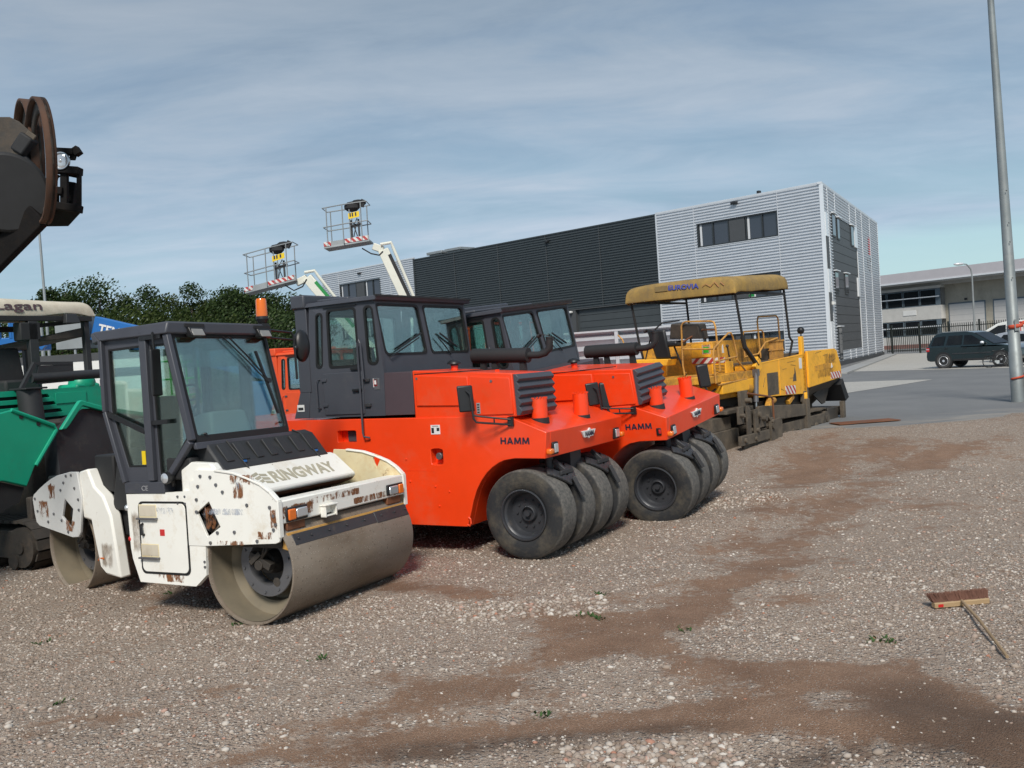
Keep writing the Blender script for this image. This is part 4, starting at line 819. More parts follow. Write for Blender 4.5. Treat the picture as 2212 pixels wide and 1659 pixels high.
MB().ball((-1.78, -.01, 1.12), .035).build('lamp', M['lens'], bs); MB().ball((-1.76, -.01, .80), .03).build('reflector', M['red'], bs)
MB().prism([(-.93, .62), (-.86, .66), (-.80, .45), (-.87, .40)], 'xz', .0, .05).build('latch', M['rust'], bs, .006)
core = MB().b(-1.72, -.75, .05, 2.0, .42, 1.25); core.b(-2.6, -1.6, .75, 1.35, .55, 1.05); core.b(-1.9, -.6, .1, 1.95, 1.25, 1.40); core.build('chassis', M['matt_black'], TW, .01)
fs = MB().prism(side, 'xz', 2.0, 2.04).build('body_side', WH, TW, .006)
# rear frame, swung a little about its pivot
RT = Matrix.Rotation(R(-10.1), 4, 'Z')
def rear(name, mb, mat, par, bev=0, sm=30):
    mb.T = None; mb.v = [tuple(RT @ Vector(p)) for p in mb.v]; return mb.build(name, mat, par, bev, sm)
drum(TW, -3.72, .53, .06, 2.04, .55, RT)
rp = [(-4.425, 1.09), (-4.389, 1.149), (-4.25, 1.22), (-4.113, 1.28), (-3.95, 1.345), (-3.783, 1.392), (-3.475, 1.438), (-3.30, 1.44), (-3.232, 1.137), (-3.311, .74), (-3.36, .68), (-3.475, .668), (-4.30, .775), (-4.36, .81), (-4.394, .919)]
rd = [(-3.628, 1.122), (-3.444, 1.005), (-3.521, .767), (-3.719, .905)]
rq = rear('rear_plate', MB().prism(rp, 'xz', -.04, -.005, [rd]), M['shade_white'], TW, .008)
rear('cover_plate', MB().prism([(x, z) for x, z in rd], 'xz', .06, .1), M['matt_black'], rq)
for x, z in ((-3.55, 1.39), (-3.43, 1.40), (-3.62, 1.31), (-3.37, 1.25), (-3.70, 1.22), (-3.30, 1.12), (-3.30, 1.0), (-3.9, .93), (-3.72, .86), (-4.05, .83), (-3.58, .73), (-4.35, 1.10), (-4.3, .95)): rear('bolt', MB().cyl((x, -.04, z), (x, -.052, z), .016, n=6), M['grey_steel'], rq)
b = MB(); 
for p in ([(-3.99, 1.27), (-3.93, 1.30), (-3.90, 1.22), (-3.93, 1.12), (-3.97, 1.18)],): b.prism(p, 'xz', -.0415, -.039)
rear('rust_hole', b, M['rust'], rq)
rear('fender', MB().prism([(-3.30, 1.44), (-3.10, 1.475), (-2.98, 1.275), (-2.80, 1.17), (-2.66, .95), (-2.60, .65), (-2.53, .258), (-2.807, .277), (-2.965, .376), (-3.03, .62), (-3.091, .88), (-3.26, .90)], 'xz', -.02, .12), WH, TW, .025)
rear('rear_plate', MB().prism(rp, 'xz', 2.09, 2.12), WH, TW, .006)
b = MB().b(-4.3, -3.2, .1, 2.05, 1.12, 1.36); b.b(-3.3, -2.5, .15, 1.9, .7, 1.25); b.b(-3.15, -2.75, .1, 1.0, 1.2, 1.62)
rear('rear_frame', b, M['matt_black'], TW, .02)
rear('water_hose', MB().tube([(-3.05, .02, .42), (-2.95, -.01, .46), (-2.85, -.02, .46)], .012, 6), M['amber'], TW)
b = MB().hexa([(-2.72, .55, 1.0), (-2.0, .45, 1.0), (-2.0, 1.6, 1.0), (-2.72, 1.6, 1.0), (-2.62, .6, 1.70), (-2.0, .5, 1.74), (-2.0, 1.6, 1.74), (-2.62, 1.6, 1.70)]); b.cyl((-2.45, .85, 1.70), (-2.45, .85, 1.77), .1); b.cyl((-2.2, .9, 1.72), (-2.2, .9, 1.78), .07); b.build('rear_hood', M['matt_black'], TW, .04)
# cab
cab = M['cab_grey']; GL = M['glass2']
cs = [(-1.765, 1.375), (-2.005, 2.12), (-2.005, 2.86), (-1.05, 2.87), (-.80, 1.79), (-1.18, 1.375)]
wa = [(-1.735, 1.535), (-1.445, 1.535), (-1.425, 2.775), (-1.935, 2.765), (-1.935, 2.13)]; wb_ = [(-1.285, 1.46), (-1.20, 1.45), (-.875, 1.80), (-1.10, 2.77), (-1.315, 2.77)]
for y0, y1, yg in ((0, .045, .02), (1.36, 1.405, 1.38)):
    o = MB().prism(cs, 'xz', y0, y1, [wa, wb_]).build('cab_side', cab, TW, .005)
    for wdw in (wa, wb_):
        g = MB().prism(wdw, 'xz', yg-.018, yg+.018, [[(x+( .018 if x < sum(p[0] for p in wdw)/5 else -.018), z+(.018 if z < 2.1 else -.018)) for x, z in wdw]]).build('window', M['rubber'], o)
        MB().prism(wdw, 'xz', yg-.003, yg+.003).build('pane', GL, g, 0, 0)
    if y0 == 0: cs_near = o
MB().bar((-1.98, -.02, 2.10), (-1.44, -.02, 1.90), .03, .05).build('door_bar', M['black'], cs_near)
MB().bar((-1.40, -.02, 1.98), (-1.10, -.02, 1.99), .03, .045).build('door_bar', M['black'], cs_near)
dr = MB().b(-1.42, -1.325, -.05, .0, 1.40, 2.88); dr.build('door_post', cab, cs_near, .006)
MB().bar((-1.18, -.025, 1.385), (-.81, -.025, 1.78), .06, .06).bar((-.80, -.02, 1.79), (-1.05, -.02, 2.86), .06, .07).build('cab_frame', cab, TW, .008)
MB().bar((-2.0, -.02, 2.12), (-1.765, -.02, 1.38), .06, .05).bar((-2.0, -.02, 2.12), (-2.0, -.02, 2.86), .06, .05).build('cab_frame', cab, TW, .008)
MB().b(-1.55, -1.495, .012, .016, 1.56, 1.70).build('sticker', M['decal_yellow'], cs_near)
MB().b(-1.77, -1.20, -.04, 1.42, 1.27, 1.385).build('cab_sill', cab, TW, .006)
text('lettering', 'CE', M['decal_grey'], TW, (-1.52, -.042, 1.30), (1, 0, 0), (0, 0, 1), .09, .05)
l = MB().lathe([(.012, -.06), (.055, -.06), (.062, -.04), (.055, .02), (.03, .05)], (-1.12, -.04, 1.43), 'y', 24).build('side_lamp', M['black'], TW); MB().lathe([(.05, -.062), (.03, -.072), (.001, -.075)], (-1.12, -.04, 1.43), 'y', 20).build('lens', M['lens'], l)
MB().tube([(-1.12, 0, 1.43), (-1.15, .04, 1.34)], .02).build('lamp_arm', M['black'], l)
# windscreen and rear window, slanted
T = Matrix(((1, 0, -.2335, -.80+.2335*1.79), (0, 1, 0, 0), (0, 0, 1, 0), (0, 0, 0, 1)))
fr = [(.03, 1.72), (1.385, 1.72), (1.385, 2.87), (.03, 2.87)]; ws = rrect(.065, 1.35, 1.83, 2.83, .03, 3)
o = MB().prism(fr, 'yz', -.03, .01, [ws]).build('windscreen_frame', M['rubber'], TW, .004); WSF = o
g = MB().prism(inset(ws, -.005), 'yz', -.012, -.004).build('windscreen', GL, o, 0, 0)
MB().prism([(.07, 2.52), (1.345, 2.52), (1.345, 2.82), (.07, 2.82)], 'yz', -.03, -.022).build('sun_strip', M['glass_dark'] if False else GL, o, 0, 0)
MB().b(-.02, .02, .0, 1.41, 1.70, 1.765).build('lower_rail', cab, o, .006)
k = MB().tube([(.03, .78, 2.84), (.035, 1.0, 2.62), (.04, 1.22, 2.36)], .010, 6).tube([(.03, .70, 2.84), (.035, .95, 2.60), (.04, 1.20, 2.34)], .008, 6).bar((.03, 1.14, 2.68), (.03, 1.26, 1.98), .022, .03); k.cyl((.03, 1.22, 2.35), (.06, 1.22, 2.35), .03); k.build('wiper', M['black'], o)
for y, z in ((.16, 1.84), (1.27, 1.88)): MB().cyl((.0, y, z), (.03, y, z), .014, n=8).build('bolt', M['black'], o)
bake(WSF, T)
o = MB().prism([(.03, 1.72), (1.385, 1.72), (1.385, 2.87), (.03, 2.87)], 'yz', -2.0, -1.97, [rrect(.09, 1.32, 1.8, 2.8, .05)]).build('cab_rear', cab, TW)
MB().prism(rrect(.08, 1.33, 1.79, 2.81, .05), 'yz', -1.99, -1.98).build('pane', GL, o, 0, 0)
rf = MB().hexa([(-2.0, -.06, 2.855), (-1.0, -.08, 2.86), (-1.0, 1.46, 2.86), (-2.0, 1.44, 2.855), (-2.16, .0, 2.965), (-1.0, -.04, 2.985), (-1.0, 1.43, 2.985), (-2.16, 1.40, 2.965)])
rf.hexa([(-2.16, .0, 2.83), (-2.0, -.06, 2.855), (-2.0, 1.44, 2.855), (-2.16, 1.40, 2.83), (-2.2, .0, 2.945), (-2.15, .0, 2.965), (-2.15, 1.40, 2.965), (-2.2, 1.40, 2.945)])
rf = rf.build('cab_roof', cab, TW, .02)
for y in (.20, 1.19):
    l = MB().hexa([(-1.02, y, 2.83), (-.93, y+.01, 2.835), (-.93, y+.19, 2.835), (-1.02, y+.20, 2.83), (-1.02, y, 2.93), (-.975, y, 2.93), (-.975, y+.2, 2.93), (-1.02, y+.2, 2.93)]).build('work_lamp', M['black'], rf, .01)
    MB().hexa([(-.955, y+.02, 2.835), (-.925, y+.02, 2.84), (-.925, y+.18, 2.84), (-.955, y+.18, 2.835), (-.985, y+.02, 2.915), (-.968, y+.02, 2.915), (-.968, y+.18, 2.915), (-.985, y+.18, 2.915)]).build('lens', M['dirty_lens'], l, .006)
    MB().b(-1.01, -.99, y-.03, y+.23, 2.93, 2.965).build('lamp_recess', M['matt_black'], l)
bc = MB().lathe([(.062, 3.07), (.064, 3.10), (.058, 3.255), (.05, 3.275), (.001, 3.28)], (-1.05, 1.36, 0), n=24).build('beacon', M['amber'], TW, smooth=40)
MB().cyl((-1.05, 1.36, 2.97), (-1.05, 1.36, 3.03), .018).lathe([(.045, 3.0), (.07, 3.045), (.068, 3.075)], (-1.05, 1.36, 0), n=24).bar((-1.0, 1.36, 2.98), (-1.12, 1.36, 2.98), .1, .03).build('beacon_base', M['black'], bc)
mi = MB().ball((-1.04, 1.99, 2.745), .15, 16, (.55, .80, 1.30)).build('mirror', M['black'], TW, smooth=60)
MB().tube([(-1.04, 1.40, 2.925), (-1.03, 1.80, 2.90), (-1.02, 1.84, 2.86), (-1.02, 1.85, 2.35)], .014, 8).tube([(-1.04, 1.40, 2.84), (-1.03, 1.82, 2.815)], .012, 8).ball((-1.02, 1.86, 2.72), .03).build('mirror_arm', M['black'], mi)
mi2 = MB().b(-1.20, -1.165, -.13, .0, 2.25, 2.72).build('mirror', M['black'], TW, .03, seg=3); MB().tube([(-1.22, -.02, 2.9), (-1.18, -.08, 2.88), (-1.18, -.07, 2.70)], .012).b(-1.40, -1.10, -.06, -.03, 2.82, 2.895).build('mirror_arm', M['black'], mi2)
# cab interior
b = MB().b(-1.9, -1.5, .42, .92, 1.55, 1.78); b.hexa([(-1.96, .44, 1.76), (-1.84, .44, 1.76), (-1.84, .9, 1.76), (-1.96, .9, 1.76), (-2.0, .47, 2.25), (-1.90, .47, 2.25), (-1.90, .87, 2.25), (-2.0, .87, 2.25)]); b.build('seat', M['interior'], TW, .04)
b = MB().hexa([(-1.25, .42, 1.45), (-.92, .40, 1.55), (-.92, 1.05, 1.55), (-1.25, 1.02, 1.45), (-1.2, .40, 2.02), (-1.0, .46, 2.06), (-1.0, .95, 2.06), (-1.2, 1.0, 2.02)]); b.build('console', M['interior_teal'], TW, .03)
b = MB().tube([(-1.36+.07*math.sin(a), .48+.17*math.cos(a), 2.19+.16*math.sin(a)) for a in [R(20*i) for i in range(18)]], .014, 6, closed=True).tube([(-1.22, .50, 1.95), (-1.36, .48, 2.19)], .02); b.bar((-1.38, .32, 2.17), (-1.35, .64, 2.20), .02, .02); b.build('steering_wheel', M['black'], TW)
MB().b(-1.95, -.95, .05, 1.36, 1.40, 1.43).build('cab_floor', M['interior'], TW)
MB().bar((-1.15, .34, 1.72), (-1.02, .44, 1.69), .03, .02).build('red_lever', M['red'], TW)
MB().tube([(-1.9, 1.15, 1.45), (-1.9, 1.15, 2.8)], .02).build('cab_rail', M['interior'], TW); MB().tube([(-1.85, .10, 1.5), (-1.86, .10, 2.0), (-1.6, .10, 2.02)], .014).build('cab_rail', M['interior'], TW)

def patch(x0, x1, z0, z1, y, mat, par=TW): return MB().add([(x0, y, z0), (x1, y, z0), (x1, y, z1), (x0, y, z1)], [(0, 1, 2, 3)]).build('stain', M[mat], par, 0, 0)
for q in ((-.36, -.08, 1.14, 1.46, -.038, 'rust_stain'), (-.10, .26, .80, .95, -.038, 'rust_stain'), (.12, .27, .85, 1.22, -.039, 'rust_stain'), (-.72, .0, .75, .84, -.038, 'rust_stain'), (-.95, .1, 1.03, 1.16, -.038, 'scuff'), (-.75, -.45, .80, 1.25, -.0375, 'rust_stain'), (-.5, .15, 1.30, 1.50, -.0385, 'rust_stain'),
          (-1.70, -.80, .34, .50, -.0335, 'rust_stain'), (-1.75, -1.55, .5, 1.25, -.0335, 'dirt_stain'), (-1.5, -.95, 1.02, 1.17, -.0415, 'scuff'), (-1.60, -1.25, .58, .78, -.0425, 'rust_stain')): patch(*q)
def patch_x(y0, y1, z0, z1, x, mat): return MB().add([(x, y0, z0), (x, y1, z0), (x, y1, z1), (x, y0, z1)], [(0, 1, 2, 3)]).build('stain', M[mat], bm, 0, 0)
for q in ((.0, .45, .96, 1.20, .264, 'rust_stain'), (.4, 1.2, 1.06, 1.2, .2645, 'rust_stain'), (1.1, 2.03, .96, 1.1, .264, 'rust_stain')): patch_x(*q)
for q in ((-4.4, -3.9, .75, 1.2), (-4.1, -3.75, 1.02, 1.36), (-3.75, -3.3, .66, .95)):
    b = MB().add([(q[0], -.0425, q[2]), (q[1], -.0425, q[2]), (q[1], -.0425, q[3]), (q[0], -.0425, q[3])], [(0, 1, 2, 3)]); rear('stain', b, M['rust_stain'], rq)
b = MB().add([(-3.0, -.024, .25), (-2.55, -.024, .25), (-2.62, -.024, .75), (-3.0, -.024, .75)], [(0, 1, 2, 3)]); rear('stain', b, M['dirt_stain'], TW)
# ---------------------------------------------------------------- yellow paver
def track(par, x0, x1, y0, y1, z1, mat, name='track'):
    r = z1/2; b = MB(); n = 10; path = []
    for i in range(n+1): a = R(90-180*i/n); path.append((x1-r+r*math.cos(a), r+r*math.sin(a)))
    for i in range(n+1): a = R(270-180*i/n); path.append((x0+r+r*math.cos(a), r+r*math.sin(a)))
    L_ = 0; q = path+[path[0]]; seg = []
    for i in range(len(q)-1):
        d = math.dist(q[i], q[i+1]); seg.append((L_, L_+d, q[i], q[i+1])); L_ += d
    N = int(L_/.15)
    for k in range(N):
        s = L_*k/N
        for a, c, p, e in seg:
            if a <= s <= c and c > a:
                t = (s-a)/(c-a); px, pz = p[0]+(e[0]-p[0])*t, p[1]+(e[1]-p[1])*t; dx, dz = (e[0]-p[0])/(c-a), (e[1]-p[1])/(c-a)
                cx, cz = px, pz
                b.hexa([(cx-dx*.065+dz*.0, y0, cz-dz*.065), (cx+dx*.065, y0, cz+dz*.065), (cx+dx*.065, y1, cz+dz*.065), (cx-dx*.065, y1, cz-dz*.065)] +
                       [(cx-dx*.05+dz*.05*0-dz*-.04, y0, cz-dz*.05+-dx*-.04), (cx+dx*.05+dz*.04, y0, cz+dz*.05+-dx*-.04), (cx+dx*.05+dz*.04, y1, cz+dz*.05+dx*.04), (cx-dx*.05+dz*.04, y1, cz-dz*.05+dx*.04)]); break
    o = b.build(name, mat, par, 0, 20)
    f = MB().prism([(x0+r*.6, .16), (x1-r*.6, .16), (x1-r*.3, r), (x1-r*.6, z1-.09), (x0+r*.6, z1-.09), (x0+r*.3, r)], 'xz', y0-.03, y1-.08)
    f.build('track_frame', mat, o, .01)
    w = MB()
    for cx in (x0+r, x1-r): w.cyl((cx, y0-.035, r), (cx, y1, r), r-.045, n=24); w.cyl((cx, y0-.06, r), (cx, y0, r), .08, n=12)
    nR = int((x1-x0)/.45)
    for i in range(1, nR): w.cyl((x0+(x1-x0)*i/nR, y0-.05, .12), (x0+(x1-x0)*i/nR, y1, .12), .10, n=14)
    w.build('roller', mat, o, 0)
    return o
YP = empty('asphalt_paver', (3.984, 17.939, .0), 38, 0, 0, 1, 'worn yellow tracked asphalt paver with a tan canvas canopy on dark posts', 'paver', 'asphalt pavers')
Y, YO, YR, PS = M['yellow'], M['yellow_old'], M['yellow_rail'], M['paver_steel']
for y0 in (-.02, 2.09): track(YP, 1.2, 6.02, y0, y0+.38, .47, PS).location.z = .15
MB().b(1.0, 5.2, .5, 2.0, .35, 1.3).b(1.9, 4.7, .1, 2.4, .75, 1.1).build('chassis', M['grime'], YP, .01)
sp = [(1.86, 1.20), (4.62, 1.09), (4.62, 2.02), (2.25, 1.92), (1.90, 1.88)]
pan = MB().prism(sp, 'xz', -.03, .05).build('side_panel', M['yellow_panel'], YP, 0, 0)
MB().b(2.33, 2.93, -.036, -.028, 1.20, 1.68).build('opening_back', PS, pan)
MB().bar((3.02, -.03, 1.16), (3.02, -.03, 1.95), .02, .012).bar((1.92, -.02, 1.90), (4.60, -.02, 2.0), .03, .02).build('panel_edge', Y, pan, .004)
MB().prism([(3.32, 1.155), (3.92, 1.135), (3.92, 1.325), (3.32, 1.345)], 'xz', -.036, -.028).build('warning_stripes', M['stripes'], pan)
MB().prism(rrect(4.22, 4.38, 1.68, 1.93, .03), 'xz', -.035, -.028).build('sticker', M['decal_white'], pan)
MB().prism([(3.78, 1.42), (4.0, 1.42), (3.98, 1.62), (3.93, 1.74), (3.90, 1.60), (3.84, 1.56)], 'xz', -.034, -.028).build('worn_patch', PS, pan)
MB().b(1.9, 4.62, .06, .60, 1.86, 1.94).build('walkway', PS, YP, .01)
MB().b(1.9, 1.96, .0, .5, 1.2, 1.9).build('panel_end', Y, YP, .006)
# engine housing
en = MB().b(1.35, 4.62, .58, 2.4, 1.5, 2.44); en.b(1.0, 1.4, .55, 1.05, 1.5, 2.43); en.b(1.0, 1.42, 1.02, 1.62, 1.5, 2.36)
en = en.build('engine_housing', YO, YP, .015)
MB().b(.985, 1.0, .60, .78, 2.18, 2.38).build('sticker', M['decal_white'], en); MB().b(.980, .986, .63, .75, 2.21, 2.33).build('sticker_print', M['bright_green'], en)
MB().b(.975, .99, .28, 1.02, 1.99, 2.10).build('warning_stripes', M['stripes'], en)
g = MB()
for i in range(12): g.b(.985, 1.0, .30, .55, 1.60+i*.03, 1.612+i*.03)
g.build('vent_slots', M['grime'], en)
MB().b(.99, 1.35, .27, .60, 1.5, 2.0).build('step_box', Y, YP, .01)
MB().b(.985, .99, .60, 1.02, 2.12, 2.4).build('rear_door', Y, en, .004)
MB().hexa([(1.5, .577, 2.18), (1.6, .577, 2.18), (1.6, .58, 2.18), (1.5, .58, 2.18), (1.51, .574, 2.32), (1.56, .574, 2.36), (1.56, .58, 2.36), (1.51, .58, 2.32)]).build('sticker', M['decal_white'], en)
MB().tube([(1.5, .40, 1.95), (1.35, .38, 2.3)], .018).ball((1.34, .38, 2.32), .035).build('lever', M['grime'], YP)
# rear deck, cylinder, arms
MB().hexa([(-.45, .02, 1.62), (1.9, .02, 1.62), (1.9, 2.4, 1.62), (-.45, 2.4, 1.62), (-.45, .02, 1.76), (1.9, .02, 1.78), (1.9, 2.4, 1.78), (-.45, 2.4, 1.76)]).build('deck', YO, YP, .01)
MB().b(-.2, 1.9, .3, 1.0, 1.25, 1.62).b(.2, 1.75, .0, .3, 1.38, 1.62).build('deck_frame', Y, YP, .02)
MB().cyl((1.45, .16, 1.45), (2.2, .16, 1.35), .17, n=24).cyl((1.95, .0, 1.50), (1.95, .2, 1.50), .09).build('auger_motor', YO, YP, .01)
cy = MB().cyl((1.75, -.04, 1.72), (1.66, -.04, 1.12), .055, n=18).b(1.70, 1.82, -.09, .02, 1.66, 1.80).build('lift_cylinder', M['grey_steel'], YP)
MB().cyl((1.66, -.04, 1.12), (1.645, -.04, .92), .022, n=12).build('piston_rod', M['steel_bright'], cy)
br = MB().prism([(1.72, 1.86), (1.86, 1.70), (2.05, 1.80), (2.02, 1.98), (1.88, 2.06)], 'xz', -.05, .04).cyl((1.90, -.06, 1.94), (1.90, .04, 1.94), .05); br.build('cylinder_bracket', Y, YP, .008)
MB().hexa([(1.7, -.10, .70), (4.36, -.10, .60), (4.36, -.03, .60), (1.7, -.03, .70), (1.7, -.10, 1.03), (4.36, -.10, .86), (4.36, -.03, .86), (1.7, -.03, 1.03)]).build('tow_arm', PS, YP, .01)
MB().b(4.30, 4.50, -.13, -.02, .06, .98).b(4.38, 4.52, -.05, .05, .9, 1.15).build('tow_post', PS, YP, .008)
pt = MB().b(4.44, 4.60, -.03, .05, .78, 2.42).cyl((4.44, -.04, 1.12), (4.44, -.04, .82), .06).build('front_post', Y, YP, .008)
MB().cyl((4.52, .0, 2.42), (4.52, .0, 2.50), .015).ball((4.52, -.0, 2.56), .085, 14).build('convex_mirror', M['black'], pt, 0, 60)
MB().bar((2.3, -.02, .95), (2.45, -.02, 1.12), .12, .1).cyl((2.4, .0, 1.05), (2.7, .0, 1.08), .07).build('hydraulics', YO, YP, .01); MB().bar((3.6, .05, .95), (3.9, .05, 1.08), .10, .10).build('hydraulics', YO, YP, .01)
# screed with its end gate plates
sc = MB().b(-.25, .95, .05, 2.75, .14, .66); sc.b(-.15, .7, .1, 2.7, .66, .92); sc.b(-.2, 1.1, .3, 2.5, .92, 1.05); sc.b(.2, 1.5, -.05, .6, .98, 1.06)
sc = sc.build('screed', PS, YP, .012)
def plate(x0, x1, z0, z1, y, t=.04, name='end_plate', mat=None): return MB().b(x0, x1, y-t, y, z0, z1).build(name, mat or PS, sc, .008)
MB().prism([(.50, .14), (2.35, .14), (2.50, .22), (2.52, .66), (2.42, .72), (2.15, .70), (2.15, .50), (.50, .42)], 'xz', -.24, -.18).build('end_gate', PS, sc, .01)
plate(.24, 1.62, .36, .55, -.24, .08); plate(.28, .52, .78, 1.12, -.22, .05); plate(.46, .82, 1.08, 1.42, -.18, .06); plate(.62, .80, .50, 1.12, -.25, .04); plate(.95, 1.12, .52, 1.02, -.26, .05)
plate(1.25, 1.58, .62, 1.05, -.20, .07); plate(1.72, 1.88, .30, .78, -.26, .06); plate(.80, 1.25, .72, 1.0, -.16, .05); plate(1.9, 2.15, .3, .72, -.25, .03)
for x, z, w_ in ((.40, .46, .05), (1.02, .60, .05), (1.42, .80, .06), (.70, 1.22, .05), (1.15, .90, .06), (1.80, .62, .08), (1.78, .70, .05), (.36, .95, .04), (.9, .44, .04)): MB().cyl((x, -.20, z), (x, -.36, z), w_, n=10).build('spindle', PS, sc, .005)
MB().bar((1.6, -.3, .72), (1.95, -.3, .82), .07, .07); b.bar((1.62, -.28, .84), (1.85, -.28, .66), .06, .06).build('linkage', PS, sc, .005)
MB().tube([(.78, -.24, 1.36), (1.98, -.24, 1.20), (2.06, -.24, 1.14), (2.06, -.24, .55)], .02, 8).build('guard_rail', M['rust'], sc)
MB().bar((.1, .25, .28), (.55, -.2, .12), .10, .10).build('edge_shoe', M['rust'], sc, .01)
# hopper
ho = MB().prism([(4.6, 2.07), (6.45, 2.07), (6.62, 2.02), (6.88, 1.62), (6.86, 1.33), (4.62, 1.22)], 'xz', -.10, -.04).build('hopper_wing', Y, YP, .012)
MB().hexa([(4.65, .55, .62), (6.5, .55, .70), (6.5, .6, .70), (4.65, .6, .62), (4.62, -.09, 1.225), (6.85, -.09, 1.335), (6.85, -.03, 1.335), (4.62, -.03, 1.225)]).build('hopper_slope', PS, ho, .006)
MB().b(6.08, 6.80, -.107, -.099, 1.335, 1.50).build('warning_stripes', M['stripes'], ho)
MB().prism([(5.0, 1.58), (6.1, 1.60), (6.15, 1.72), (5.9, 1.74), (5.0, 1.70)], 'xz', -.104, -.099).build('worn_patch', YO, ho)
MB().prism([(6.12, 1.60), (6.26, 1.62), (6.18, 1.73)], 'xz', -.106, -.099).build('sticker', M['decal_white'], ho)
k = MB()
for x, z, l in ((5.6, 1.92, .35), (6.0, 1.86, .3), (6.2, 1.78, .28), (5.1, 2.0, .4)): k.bar((x, -.101, z), (x+l, -.101, z+.04), .012, .004)
k.build('scratch', PS, ho)
fw = MB().prism([(4.6, 2.07), (6.45, 2.07), (6.88, 1.62), (6.86, 1.33), (4.62, 1.22)], 'xz', 2.54, 2.60).build('hopper_wing', Y, YP, .012)
MB().hexa([(4.65, 1.9, .62), (6.5, 1.9, .70), (6.5, 1.95, .70), (4.65, 1.95, .62), (4.62, 2.54, 1.225), (6.85, 2.54, 1.335), (6.85, 2.6, 1.335), (4.62, 2.6, 1.225)]).build('hopper_slope', PS, fw, .006)
MB().b(4.6, 6.5, .55, 1.95, .60, .70).b(4.62, 4.68, -.05, 2.55, .9, 2.05).build('hopper_floor', PS, YP, .01)
MB().hexa([(6.74, -.12, 1.16), (6.90, -.12, 1.30), (6.90, .5, 1.30), (6.74, .5, 1.16), (7.05, -.12, .72), (7.30, -.12, .80), (7.30, .4, .80), (7.05, .4, .72)]).build('rubber_flap', M['matt_black'], ho, .01)
MB().prism([(5.5, 1.0), (6.75, 1.22), (6.30, .74), (6.1, .72)], 'xz', .15, .18).build('rubber_flap', M['grime'], ho)
pr_ = MB().b(5.9, 7.05, .1, 2.4, .12, .58).build('push_beam', M['grime'], YP, .015)
MB().cyl((7.18, -.02, .47), (7.18, 1.1, .47), .12, n=20).cyl((7.18, 1.4, .47), (7.18, 2.5, .47), .12, n=20).build('push_roller', M['grime'], pr_, .01)
MB().b(6.95, 7.12, -.08, .02, .08, .72).build('push_bracket', PS, pr_, .01)
# canopy
cn = MB(); N = 9; rows = []
xs = [.92, .98, 1.15, 1.7, 2.3, 2.9, 3.4, 3.62, 3.70]; r_ = random.Random(3)
def cz(x): return .045*(x-.95)
for x in xs:
    e = 1.0 if .95 < x < 3.65 else 0
    row = []
    for j, y in enumerate([-.06, -.06, -.05, .0, .15, .6, 1.25, 1.9, 2.25, 2.42, 2.47, 2.48, 2.48]):
        zt = [3.38, 3.50, 3.60, 3.68, 3.72, 3.735, 3.74, 3.735, 3.72, 3.68, 3.58, 3.47, 3.36][j]
        if not e and 3 <= j <= 9: zt = min(zt, 3.69)
        if x in (.92, 3.70): zt = min(zt, 3.65)
        row.append((x+.0*j, y, zt+cz(x)+r_.uniform(-.02, .02)*(1 if 0 < j < 12 else 2)))
    rows.append(row)
nn = len(rows[0]); vs = [p for q in rows for p in q]; fs = [(i*nn+j, i*nn+j+1, (i+1)*nn+j+1, (i+1)*nn+j) for i in range(len(rows)-1) for j in range(nn-1)]
# hanging ends front and rear
for ri, dx in ((0, -.012), (len(rows)-1, .012)):
    base = len(vs); x = xs[ri]
    for lv in (0, 1, 2):
        for j in range(nn):
            p = rows[ri][j]; zb = 3.37+cz(x); vs.append((x+dx*lv, p[1], p[2]+(zb-p[2])*lv/2+(r_.uniform(-.012, .012) if lv else 0)))
    for lv in (0, 1):
        for j in range(nn-1): fs.append((base+lv*nn+j, base+lv*nn+j+1, base+(lv+1)*nn+j+1, base+(lv+1)*nn+j))
can = MB().add(vs, fs).build('canopy', M['canvas_tan'], YP, 0, 55, weld=.0005); m = can.modifiers.new('thick', 'SOLIDIFY'); m.thickness = .02; m.offset = 0
m = can.modifiers.new('sub', 'SUBSURF'); m.levels = m.render_levels = 1
text('lettering', 'EUROVIA', M['decal_blue'], can, (.886, 1.42, 3.565), (0, -1, -.03), (0, 0, 1), .70, .105, .03)
text('lettering', 'OSAM', M['decal_pink'], can, (.885, .66, 3.58), (0, -1, -.02), (0, 0, 1), .34, .11, .02) if False else None
MB().b(.884, .892, 1.44, 1.74, 3.56, 3.67).build('faded_mark', M['decal_tan'], can)
k = MB()
for y0, z0, y1, z1 in ((.64, 3.62, .56, 3.67), (.56, 3.67, .46, 3.60), (.46, 3.60, .36, 3.69), (.36, 3.69, .28, 3.58), (.24, 3.68, .16, 3.60)): k.bar((.886, y0, z0-.05), (.886, y1, z1-.05), .006, .014, up=(1, 0, 0))
k.build('chalk_mark', M['decal_pink'], can)
MB().b(1.0, 3.6, -.02, .02, 3.37, 3.42).b(1.0, 3.6, 2.4, 2.44, 3.37, 3.42).b(.96, 1.0, -.02, 2.44, 3.36, 3.41).b(3.6, 3.64, -.02, 2.44, 3.48, 3.53).build('canopy_frame', M['matt_black'], YP)
